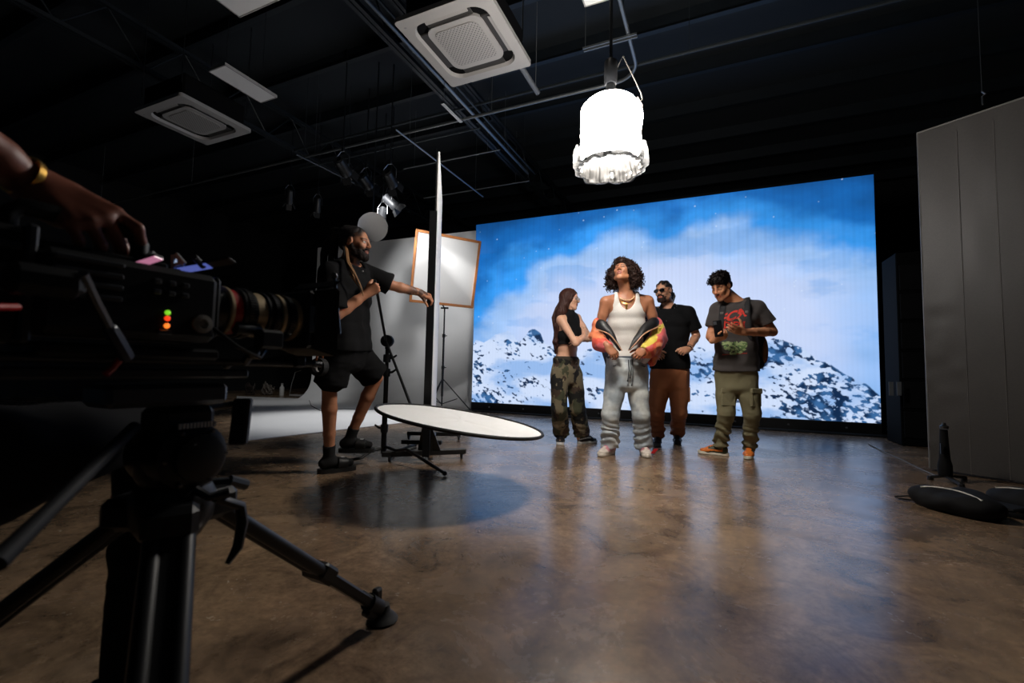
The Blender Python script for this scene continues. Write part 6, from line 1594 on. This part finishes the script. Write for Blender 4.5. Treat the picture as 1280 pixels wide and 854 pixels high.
for q in 'RL':
    fw, z = S['feet'][q]; rt = np.cross(fw, UP); hl = S['heel'][q]; an = S['legs'][q][2]
    F = SDF(.005); kn_ = np.asarray(S['legs'][q][1]); F.sleeve(an - UP * .02, an + nrm(kn_ - an) * .10, .042, .046); base = V(hl[0], hl[1], z)
    F.cap(an - UP * .02, base + fw * .02 + UP * .042, .042, .041, .02); F.cap(an - UP * .03, base + fw * .16 + UP * .036, .040, .036, .03); F.cap(base + fw * .16 + UP * .036, base + fw * .215 + UP * .030, .036, .028, .02); F.cut(base, -UP)
    v, f = F.mesh(1); link_mesh('sock', v, f, sock, root, True)
    b = MB(); n = 24; ol = []
    for i in range(n):
        a = 2 * PI * i / n; y = .5 - .5 * math.cos(a); ol.append(hl * V(1, 1, 0) + UP * (z - .03) + fw * (-.028 + .29 * y) + rt * (.050 * (1 if math.sin(a) >= 0 else -1) * max(0, 1 - abs(2 * y - 1) ** 4) ** .5))
    b.prism(ol, UP * .032); sl = b.build('slide_sandal', slide, root)
    F = SDF(.005); F.loft([(base + fw * .115 + UP * .035, rt, .056, .047), (base + fw * .185 + UP * .030, rt, .054, .040)], .01, 2.4, .2); F.cut(base, -UP); v, f = F.mesh(1); link_mesh('strap', v, f, slide, sl, True)
    b = MB(); b.box(base + fw * .155 + UP * .076, (.034, .026, .004), rt, fw, UP); b.build('strap_badge', M('silver_print', (190, 190, 192), .4), sl)
h = S['head']; dr_m = M('dreadlock_hair', (26, 20, 18), .6); tan_m = M('tan_dreadlock', (150, 108, 70), .65)
def bld(F):
    r_, f_, u_ = head_axes(h); R_ = np.array([r_, f_, u_]); F.ell(hp(h, 0, -.026, .048), (.078, .098, .084), R_, .01); F.ell(hp(h, 0, -.085, .085), (.060, .055, .050), R_, .03); F.ell(hp(h, 0, -.08, .02), (.07, .055, .075), R_, .03)
    F.subell(hp(h, 0, .105, -.035), (.10, .080, .115), R_, .01)
    for q in (-1, 1): F.subell(hp(h, q * .092, .01, -.02), (.035, .055, .055), R_, .012)
def amp(v, n):
    r_, f_, u_ = head_axes(h); d = v - hp(h, 0, -.1, .09); return .005 * np.abs(np.sin(np.arctan2(d @ r_, d @ u_ - .05) * 9))
o, _ = hair_cap(S, root, dr_m, bld, .0045, amp); beard(S, root, M('dark_beard_hair', (30, 22, 19), .7, spec=.2), 1.0, .012)
rg = np.random.default_rng(6)
for k in range(26):
    q = rg.uniform(-1, 1); s0 = hp(h, q * .045, -.115 + rg.uniform(-.01, .02), .085 + rg.uniform(-.03, .02)); bkw = -nrm(h['f'] * V(1, 1, 0)); sw = np.cross(bkw, UP)
    l_ = rg.uniform(.22, .36); sp_ = rg.uniform(.03, .16); pts = [s0, s0 + bkw * (.03 + sp_ * .4) + UP * .01 + sw * q * .03, s0 + bkw * (.03 + sp_ * .8) - UP * l_ * .35 + sw * q * .07, s0 + bkw * (.02 + sp_) - UP * l_ * .7 + sw * q * .09, s0 + bkw * (.01 + sp_) - UP * l_ + sw * q * .10]
    pp = cr(pts); MB().tube(pp, taper([.0095, .010, .0095, .0085, .005], len(pp)), 7).build('dreadlock', dr_m, o, True)
for k in range(7):
    x0 = rg.uniform(-6, 6); pts = [hp(h, .035, -.10, .02), J(432 + x0 * .4, 312, -.11), J(434 + x0 * .5, 328, -.185), J(441 + x0 * .6, 343, -.225), J(448 + x0 * .7, 356 + x0, -.215), J(452 + x0 * .5, 365 + x0 * 1.2, -.205)]
    pp = cr([p_ + (rg.random(3) - .5) * .012 for p_ in pts]); MB().tube(pp, taper([.0075, .008, .008, .0075, .0065, .003], len(pp)), 7).build('dreadlock', tan_m if k % 3 else dr_m, o, True, label='long tan dreadlock over the shoulder' if k % 3 else None)
fw = nrm(S['arms']['L'][2] - S['arms']['L'][1])
nk = np.asarray(S['N']); fS_ = nrm(S['fS']); rv = rvec(S, .9)
dots(root, 'button', M('pale_button', (190, 188, 184), .4), [J(453.5, 339, -.12)], .006)
# tape roll hanging from his hip
tc_ = J(399, 459, -.30); tr = thing('tape_roll', tc_, 'black gaffer tape roll hanging on a brown leather loop at the dreadlocked man\'s hip', 'tape')
tn = nrm(TOC * .9 + LEFT * .3); b = MB(); b.lathe(tc_ - tn * .024, tn, [(.040, 0), (.063, 0), (.063, .048), (.040, .048), (.040, 0)], 28, caps=False); b.build('tape', M('gaffer_black', (18, 18, 19), .7), tr, True)
b = MB(); b.lathe(tc_ - tn * .025, tn, [(.0375, 0), (.041, 0), (.041, .05), (.0375, .05), (.0375, 0)], 28, caps=False); b.build('core', M('grey_card', (120, 118, 116), .7), tr, True)
b = MB(); p = tc_ + UP * .04; b.tube([tc_ + UP * .045 + tn * .03, p + UP * .08 + tn * .02, J(404, 434, -.20), p + UP * .07 - tn * .03, tc_ + UP * .045 - tn * .028], .009, 7, flat=.5); b.build('leather_loop', M('brown_leather', (150, 84, 46), .6), tr, True)
# ------------------------------------------------------------------ cinema camera on its tripod, foreground left
CZ = .5; 
C0 = at(252, 386, .90)
tgt = at(785, 430, 4.3); dC = nrm((tgt - C0) * V(1, 1, 0)); rC = np.cross(dC, UP)
def K(x, y, z): return C0 + rC * x + dC * (y if y < 0 else y * .74) + UP * z
cbk = M('camera_black', (13, 14, 16), .5, spec=.25); cgr = M('camera_grey', (38, 41, 46), .45, .2); lens_b = M('lens_black', (16, 16, 18), .3); bronze = M('lens_bronze', (176, 154, 118), .38, .35); redring = M('red_ring', (176, 24, 30), .35)
head_base = K(-.01, -.09, -.17)
cam = thing('cinema_camera', head_base, 'black cinema camera with long bronze-ringed lens on the tripod in the foreground left', 'camera')
def kb(name, c, size, mat=cbk, bev=.006, parent=None, X=None, Y=None, Z=None, label=None):
    b = MB(); b.box(K(*c), size, rC if X is None else X, dC if Y is None else Y, UP if Z is None else Z, bev); return b.build(name, mat, parent or cam, label=label)
body = kb('body', (0, -.13, -.006), (.135, .25, .128), bev=.012)
for k in range(4): kb('cooling_fin', (.069, -.20, .045 - k * .018), (.006, .085, .008), cgr, .002, body)
for k, (c, m) in enumerate((((120, 200, 40), .9), ((236, 60, 24), 1.0), ((246, 120, 40), 1.2))):
    b = MB(); b.ball(K(.069, -.092, -.022 - k * .010 - .003 * (k == 2)), .0045, 10, 6); b.build('indicator_lamp', M('indicator_%d' % k, c, .4, emit=(c, m)), body, True, label=('green', 'red', 'amber')[k] + ' indicator lamp')
b = MB(); b.lathe(K(.067, -.035, -.036), rC, [(.017, 0), (.017, .006), (.009, .007), (.006, .002)], 20); b.build('dial', M('dial_grey', (150, 146, 138), .35, .6), body, True)
for k in range(6): kb('button', (.069, -.11 + (k % 3) * .022, .03 - (k // 3) * .018), (.004, .012, .009), cgr, .002, body)
kb('port_label', (.069, -.094, -.056), (.003, .02, .008), M('dull_steel'), .001, body)
kb('mount_plate', (0, -.002, .0), (.112, .016, .118), cbk, .008)
kb('battery', (0, -.30, .0), (.11, .075, .16), cbk, .010); kb('battery_plate', (0, -.262, .0), (.12, .014, .17), cgr, .004)
for k in range(3): kb('battery_rib', (.056, -.30, .05 - k * .03), (.004, .06, .010), cgr, .001)
# top handle
b = MB(); b.tube([K(0, -.11, .06), K(0, -.11, .100), K(0, -.125, .12), K(0, -.26, .12), K(0, -.275, .105), K(0, -.275, .07)], .014, 10); b.build('top_handle', cbk, cam, True)
kb('handle_rail', (0, -.17, .068), (.03, .20, .012), cbk, .003)
for k in range(3): kb('cold_shoe', (0, -.06 + k * .03, .062), (.02, .02, .008), cgr, .002)
# small monitors and bracket over the lens
xa = nrm(RIGHT * .93 + UP * .33); ya = nrm(AWAY * .985 - UP * .06); za = nrm(np.cross(xa, ya)); ya = np.cross(za, xa); pm = at(182, 325, .79); b = MB(); b.box(pm, (.050, .022, .005), xa, ya, za, .002); m_ = b.build('side_monitor', cbk, cam)
b = MB(); b.box(pm - za * .004, (.046, .019, .002), xa, ya, za); b.build('screen', M('pink_screen', (150, 90, 120), .3, emit=((220, 140, 175), .45)), m_, label='pinkish lit screen'); b = MB(); b.tube([pm + za * .002, K(0, -.09, .09)], .005, 6); b.build('monitor_arm', cgr, m_)
xa = nrm(RIGHT * .95 + UP * .22 + AWAY * .1); ya = nrm(AWAY * .9 - UP * .13); za = nrm(np.cross(xa, ya)); ya = np.cross(za, xa); mc = at(254, 331, .92); b = MB(); b.box(mc, (.115, .032, .007), xa, ya, za, .003); m_ = b.build('top_monitor', cbk, cam)
b = MB(); b.box(mc - xa * .022 - za * .0045, (.066, .024, .002), xa, ya, za); b.build('screen', M('blue_screen', (60, 70, 130), .3, emit=((96, 112, 200), .45)), m_, label='bluish lit screen')
b = MB(); b.tube([mc - za * .004, K(0, -.02, .10)], .006, 8); b.build('monitor_arm', cgr, m_)
br = at(222, 328, .90); silv = M('bright_steel')
b = MB(); b.bar(br + UP * -.014 - RIGHT * .006, br + UP * .014 - RIGHT * .008, .010, .006); b.bar(br + UP * .016 - RIGHT * .004, br - UP * .004 + RIGHT * .014, .007, .008); b.bar(br - UP * .006 - RIGHT * .004, br - UP * .002 + RIGHT * .010, .008, .006); b.build('shoe_bracket', silv, cam)
b = MB(); b.tube([br - UP * .014, br - UP * .07], .006, 8); b.build('bracket_post', cgr, cam)
# the lens: stacked rings along the optical axis
segs = [(.0, .040, .052, .052, lens_b), (.040, .052, .060, .060, bronze), (.052, .078, .055, .055, redring), (.078, .090, .061, .061, lens_b), (.090, .108, .056, .056, bronze), (.108, .118, .060, .060, lens_b), (.118, .150, .056, .056, bronze), (.150, .160, .060, .060, lens_b), (.160, .195, .056, .058, lens_b), (.195, .208, .062, .062, bronze), (.208, .245, .058, .058, lens_b), (.245, .262, .060, .060, bronze), (.262, .300, .062, .066, lens_b)]
ln = None
for k, (y0, y1_, r0, r1, m_) in enumerate(segs):
    b = MB(); s_ = .86; r0 *= s_; r1 *= s_; b.lathe(K(0, y0, .0), dC, [(r0 * .96, 0), (r0, .002), (r1, (y1_ - y0) * .74 - .001), (r1 * .96, (y1_ - y0) * .74)], 36)
    if ln is None: ln = b.build('lens', m_, cam, True)
    else: b.build({'lens_bronze': 'bronze_ring', 'red_ring': 'red_ring'}.get(m_.name, 'barrel'), m_, ln, True, label={'lens_bronze': 'bronze lens ring', 'red_ring': 'red lens ring'}.get(m_.name))
for y0 in (.099, .178, .228):
    b = MB(); n = 60
    for k in range(n):
        a = 2 * PI * k / n; w_ = rC * math.cos(a) + UP * math.sin(a); b.box(K(0, y0, 0) + w_ * .0515, (.006, .012, .003), w_, dC, np.cross(w_, dC))
    b.build('gear_ring', lens_b, ln)
b = MB(); b.lathe(K(.040, .06, -.035), dC, [(.012, 0), (.012, .05), (.008, .055)], 14); b.build('zoom_motor', cgr, ln, True)
# matte box with side flag
b = MB(); y0, y1_ = .29, .37
for sx in (-1, 1): b.prism([K(sx * .058, y0, -.062), K(sx * .070, y1_, -.078), K(sx * .070, y1_, .078), K(sx * .058, y0, .062)], rC * sx * .006)
for sz in (-1, 1): b.prism([K(-.058, y0, sz * .062), K(-.070, y1_, sz * .078), K(.070, y1_, sz * .078), K(.058, y0, sz * .062)], UP * sz * .006)
mb = b.build('matte_box', cbk, cam)
b = MB(); b.lathe(K(0, .272, 0), dC, [(.05, 0), (.060, .006), (.066, .012), (.066, .018), (.05, .018)], 30); b.build('matte_box_back', cbk, mb, True)
kb('filter_stage', (0, .280, .0), (.124, .022, .135), cbk, .006, mb)
kb('stage_label', (.063, .282, .0), (.003, .014, .062), M('dull_steel'), .001, mb)
b = MB(); b.prism([K(-.072, y1_ - .02, .084), K(-.076, y1_ + .004, .100), K(.076, y1_ + .004, .100), K(.072, y1_ - .02, .084)], UP * .004); b.build('top_flag', cbk, mb)
e0, e1_ = at(418, 345, 1.13), at(424, 417, 1.13); b = MB(); b.tube([e0, e1_], .0045, 8); b.ball(e0, .008, 10, 8); b.build('flag_rod', M('dull_steel'), mb, True)
# rods, base plate
for sx in (-1, 1): b = MB(); b.tube([K(sx * .03, -.32, -.105), K(sx * .03, .36, -.105)], .0075, 10); b.build('rod', cgr, cam, True)
kb('base_plate', (0, -.12, -.092), (.11, .26, .022), cbk, .006); kb('sliding_plate', (0, -.10, -.128), (.08, .36, .018), cgr, .004); kb('rod_bracket', (0, .27, -.10), (.09, .03, .028), cbk, .005)
b = MB(); b.lathe(K(.045, .10, -.085), rC, [(.010, 0), (.013, .006), (.013, .016), (.006, .02)], 14); b.tube([K(.03, .10, -.105), K(.05, .10, -.085)], .009, 8); b.build('rod_clamp', M('dull_steel'), cam, True)
kb('focus_motor', (.062, .14, -.055), (.03, .055, .04), cbk, .006); b = MB(); b.tube([K(.05, -.02, -.03), K(.085, .03, -.075), K(.08, .10, -.095), K(.06, .14, -.07)], .004, 7); b.build('motor_cable', lens_b, cam, True)
b = MB(); a_, b2 = at(283, 456, 1.0), at(366, 445, 1.14); b.tube([a_, b2], .0048, 8); b.ball(a_, .010, 10, 8); b.build('iris_rod', M('dull_steel'), cam, True)
# viewfinder arm and cable at the rear
vp = at(138, 412, .70); b = MB(); b.tube([at(103, 342, .62), at(120, 378, .66), vp], .0065, 8); b.ball(vp, .010, 10, 8); b.build('viewfinder_arm', M('dull_steel'), cam, True)
b = MB(); b.tube([vp, at(150, 432, .71), at(158, 446, .73)], .011, 8); b.build('arm_joint', M('deep_blue_black', (26, 32, 52), .4), cam, True)
b = MB(); b.box(at(55, 352, .60), (.045, .08, .04), rC, dC, UP, .012); b.lathe(at(60, 350, .60) - dC * .055, -dC, [(.024, 0), (.030, .02), (.032, .03)], 18); b.build('viewfinder', cbk, cam)
b = MB(); b.tube([at(132, 468, .72), at(141, 460, .73), at(150, 449, .735)], .0055, 8); b.build('red_cable', M('red_cable', (150, 18, 16), .45), cam, True, label='short red cable')
b = MB(); b.tube([at(-6, 384, .58), at(22, 384, .62)], .005, 8); b.build('red_lever', M('red_cable'), cam, True)

# ---- tripod
HUBd = .885; hub = at(216, 632, HUBd); xr = lambda p: (p - CAM)
foot0 = atz(478, 776, .0); rad = (foot0 - hub) * V(1, 1, 0); gc = V(hub[0], hub[1], 0)
feet = [gc + rad, gc + rot(rad, UP, -2 * PI / 3), gc + rot(rad, UP, 2 * PI / 3)]
tri = thing('tripod', gc, 'black video tripod with spread legs carrying the cinema camera', 'tripod')
hz = head_base[2] - .0
tb_m = M('tripod_black', (16, 17, 19), .42, spec=.4); tg_m = M('tripod_grey', (74, 78, 84), .35, .6)
b = MB(); b.lathe(hub - UP * .075, UP, [(.030, 0), (.05, .02), (.068, .05), (.072, .095), (.062, .115), (.05, .12)], 28); b.build('bowl', tb_m, tri, True)
hc = (hub + UP * .12 + head_base) / 2
L_ = head_base[2] - hub[2] - .05
b = MB(); b.lathe(hub + UP * .045, UP, [(.055, 0), (.066, .02), (.066, .05), (.050, .062)], 26); b.lathe(hub + UP * .10 - rC * .068, rC, [(.045, 0), (.062, .008), (.066, .03), (.066, .106), (.062, .128), (.045, .136)], 28); hd_ = b.build('fluid_head', tb_m, tri, True)
zt = head_base[2] - .022; b = MB(); b.box(V(hub[0], hub[1], (hub[2] + .13 + zt) / 2), (.085, .10, max(.05, zt - hub[2] - .13)), rC, dC, UP, .012); b.build('head_post', tb_m, hd_)
b = MB(); b.box(V((hub[0] + head_base[0]) / 2, (hub[1] + head_base[1]) / 2, head_base[2] + .002), (.095, .20, .04), rC, dC, UP, .008); b.build('head_plate', tg_m, hd_)
kz = hub + UP * .10 + rC * .07
b = MB(); b.lathe(kz, rC, [(.040, 0), (.043, .004), (.043, .016), (.028, .02)], 24); b.build('drag_dial', M('dial_dark', (36, 38, 42), .35, .4), hd_, True)
b = MB()
for i in range(11): b.box(kz + UP * .060 + dC * (-.030 + i * .0062) + rC * (-.006), (.006, .0038, .010), rC, dC, UP)
b.build('scale_marks', M('pale_marks', (206, 204, 196), .5), hd_); b = MB(); b.box(kz + UP * .022 + rC * .018 - dC * .004, (.003, .026, .014), rC, dC, UP, .001); b.build('maker_plate', M('plate_grey', (132, 134, 136), .4), hd_)
for k in range(6):
    a = k * 1.05; b = MB(); b.lathe(kz + (dC * math.cos(a) + UP * math.sin(a)) * .054 - rC * .004, rC, [(.004, 0), (.004, .006), (.001, .007)], 8); b.build('screw', M('dull_steel'), hd_, True)
b = MB(); b.tube([kz - UP * .06 + rC * .0, kz - UP * .075 + rC * .02 + dC * .015, kz - UP * .072 + rC * .03 + dC * .045], [.009, .008, .011], 8); b.build('brake_lever', tb_m, hd_, True)
b = MB(); p0 = hub + UP * .13 - dC * .05 - rC * .03; p1 = at(60, 640, .60); b.tube([p0, at(168, 534, .80), p1, p1 + (p1 - at(168, 534, .80)) * .4], [.012, .010, .010, .012], 10); b.build('pan_handle', M('handle_sheen', (18, 20, 24), .7, spec=.3), tri, True)
for k, ft in enumerate(feet):
    d_ = nrm(ft - gc); top = hub + d_ * .060 - UP * .005; end = ft + UP * .055 - d_ * .03; ax = nrm(end - top); sd_ = np.cross(d_, UP)
    b = MB(); b.box(top + d_ * .012 - UP * .004, (.085, .075, .060), sd_, d_, UP, .012); b.build('shoulder', tb_m, tri)
    m1 = top + (end - top) * .58
    b = MB()
    for s_ in (-1, 1): b.tube([top + sd_ * s_ * .024, m1 + sd_ * s_ * .022], .0155, 10)
    b.bar(top, m1, .036, .016, d_ + UP); lg_ = b.build('leg', tb_m, tri, True)
    b = MB(); b.bar(top + (end - top) * .50, end, .034, .030, d_ + UP, .006); b.build('inner_tube', M('tube_black', (26, 28, 33), .3, .4), lg_)
    b = MB(); b.bar(m1 - ax * .03, m1 + ax * .03, .078, .045, d_ + UP, .008); b.build('leg_clamp', tb_m, lg_)
    nn_ = nrm(np.cross(sd_, ax)); nn_ = nn_ if nn_[2] > 0 else -nn_
    b = MB(); b.tube([end - ax * .05, end + ax * .01], .026, 12); b.box(end - nn_ * .022 - ax * .02, (.03, .05, .03), sd_, ax, nn_, .006); b.box(end + UP * .035 + ax * .0, (.024, .03, .045), sd_, d_, UP, .006); b.build('foot_joint', tb_m, lg_, True)
    b = MB(); b.lathe(ft, UP, [(.046, 0), (.048, .006), (.040, .016), (.024, .03), (.020, .05)], 22); b.build('rubber_foot', M('rubber_black', (20, 20, 21), .6), lg_, True)
    b = MB(); b.box(end - ax * .075 + nn_ * .017 + sd_ * .004, (.013, .05, .002), sd_, ax, nn_); b.build('leg_print', M('pale_marks'), lg_)
    if k == 0:
        q0 = top + d_ * .02 + UP * .010; b = MB(); pts = [at(268, 622, HUBd - .01), at(300, 632, HUBd + .03), at(303, 652, HUBd + .03), at(297, 684, HUBd + .02), at(284, 705, HUBd + .0)]
        b.tube(pts, [.014, .017, .016, .014, .007], 10, flat=.6); b.build('leg_lock_lever', tb_m, lg_, True)
        b = MB(); b.tube([top + UP * .03 - sd_ * .03, top + d_ * .05 + UP * .028], .010, 8); b.tube([top + d_ * .05 + UP * .03, top + d_ * .09 + UP * .012], .012, 8); b.build('hinge_bolt', tg_m, lg_, True)
b = MB(); b.lathe(hub - UP * .14, UP, [(.012, 0), (.024, .01), (.024, .05), (.014, .07)], 16); b.build('bowl_clamp', tb_m, tri, True)
# small black box hanging from the front of the head
bx = at(301, 527, 1.02); hb2 = thing('wireless_receiver', bx - UP * .055, 'small flat black box standing out beyond the tripod head', 'box')
b = MB(); b.box(bx, (.036, .022, .104), nrm(RIGHT * .95 + AWAY * .2), nrm(AWAY * .95 - RIGHT * .2), nrm(UP + RIGHT * .06), .004); b.build('case', cbk, hb2); b = MB(); b.tube([bx - RIGHT * .016 + UP * .04, at(262, 510, .96)], .007, 8); b.build('bracket_arm', tb_m, hb2, True)

# ---- the camera operator, standing at the left just outside the picture, one hand on the camera
def W(x, d, z): return V(*(CAM + RIGHT * x + AWAY * d)[:2], z)
S = dict(skin=(132, 74, 54), arm_m=.80, bulk=1.0)
wr = at(46, 233, .735); dr = nrm(RIGHT * .40 + AWAY * .9); rt_ = np.cross(dr, UP); S['fS'] = S['fH'] = dr
S['P'] = W(-.93, .44, .60); S['N'] = W(-.99, .37, 1.19); shR = S['N'] - UP * .055 + rt_ * .19; shL = S['N'] - UP * .065 - rt_ * .19
el = at(-118, 112, .585); base = V(S['P'][0], S['P'][1], 0)
S['arms'] = {'R': (shR, el, wr), 'L': (shL, shL - UP * .28 - rt_ * .05, shL - UP * .50 + dr * .06)}
S['hands'] = {'R': dict(d=at(152, 290, .75) - wr, n=UP * .72 + TOC * .55 + RIGHT * .25, s=1.12, curl=[(.30, 1.05, .75), (.95, .55, .35), (1.0, .6, .35), (1.05, .65, .35)], thumb=(.85, .30, -.55), tcurl=(.2, .25), spread=[.16, .02, -.06, -.12]), 'L': dict(d=-UP + dr * .2, n=-rt_, curl=(.4, .5, .3))}
S['head'] = dict(c=S['N'] + UP * .20 + dr * .06, f=nrm(dr - UP * .15), s=1.0, scalp=(30, 22, 20), sl=.2)
S['legs'] = {'R': (S['P'] + rt_ * .09 - UP * .01, at(188, 530, 1.02)), 'L': (S['P'] - rt_ * .09 - UP * .01, W(-1.25, .66, .58))}
S['feet'] = {}; S['heel'] = {}
for q, hl, fw_ in (('R', V(*at(200, 800, 1.0)[:2], 0), nrm(LEFT * .9 - AWAY * .2)), ('L', W(-1.24, .42, 0), nrm(dr - rt_ * .3))):
    S['heel'][q] = hl; S['feet'][q] = (fw_, .022); S['legs'][q] += (hl + fw_ * .055 + UP * .105,)
op = thing('person', base, 'seated camera operator with gold bracelet, hand on the cinema camera at the left edge', 'person')
stl = thing('stool', V(base[0], base[1], 0) - dr * .03, 'low black stool under the seated camera operator at the left edge', 'stool')
b = MB(); b.lathe(ORI[stl.name] + UP * .40, UP, [(.13, 0), (.15, .01), (.15, .05), (.14, .07)], 26); b.build('seat', cbk, stl, True)
for k in range(3):
    a = 2 * PI * k / 3 + .4; q_ = V(math.cos(a), math.sin(a), 0); b = MB(); b.tube([ORI[stl.name] + UP * .41 + q_ * .09, ORI[stl.name] + UP * .006 + q_ * .15], .012, 8); b.build('leg', cbk, stl, True)
make_body(S, op, skin_m, .0042)
tee(S, op, cloth_black, 'tshirt', .06, .70, grow=.018, amp=.008, off=61, res=.008)
trousers(S, op, M('black_shorts_cloth'), 'trousers', (.100, .090, .062, .050, .050), .22, amp=.005, off=71, ends=.99, res=.008)
for q in 'RL': shoe(op, S['heel'][q], S['feet'][q][0], 'black', .285)
h = S['head']
def bld(F):
    r_, f_, u_ = head_axes(h); R_ = np.array([r_, f_, u_]); F.ell(hp(h, 0, -.018, .045), (.080, .101, .086), R_, .01); F.subell(hp(h, 0, .10, -.06), (.10, .085, .118), R_, .012)
    for q in (-1, 1): F.subell(hp(h, q * .092, .0, -.035), (.032, .055, .062), R_, .012)
hair_cap(S, op, M('short_black_hair'), bld, .006, wrinkle(.005, 34))
fa_ = nrm(wr - el); bracelet(op, 'gold_bracelet', gold, wr - fa_ * .022, fa_ + UP * .12, .0305, .010, .004)
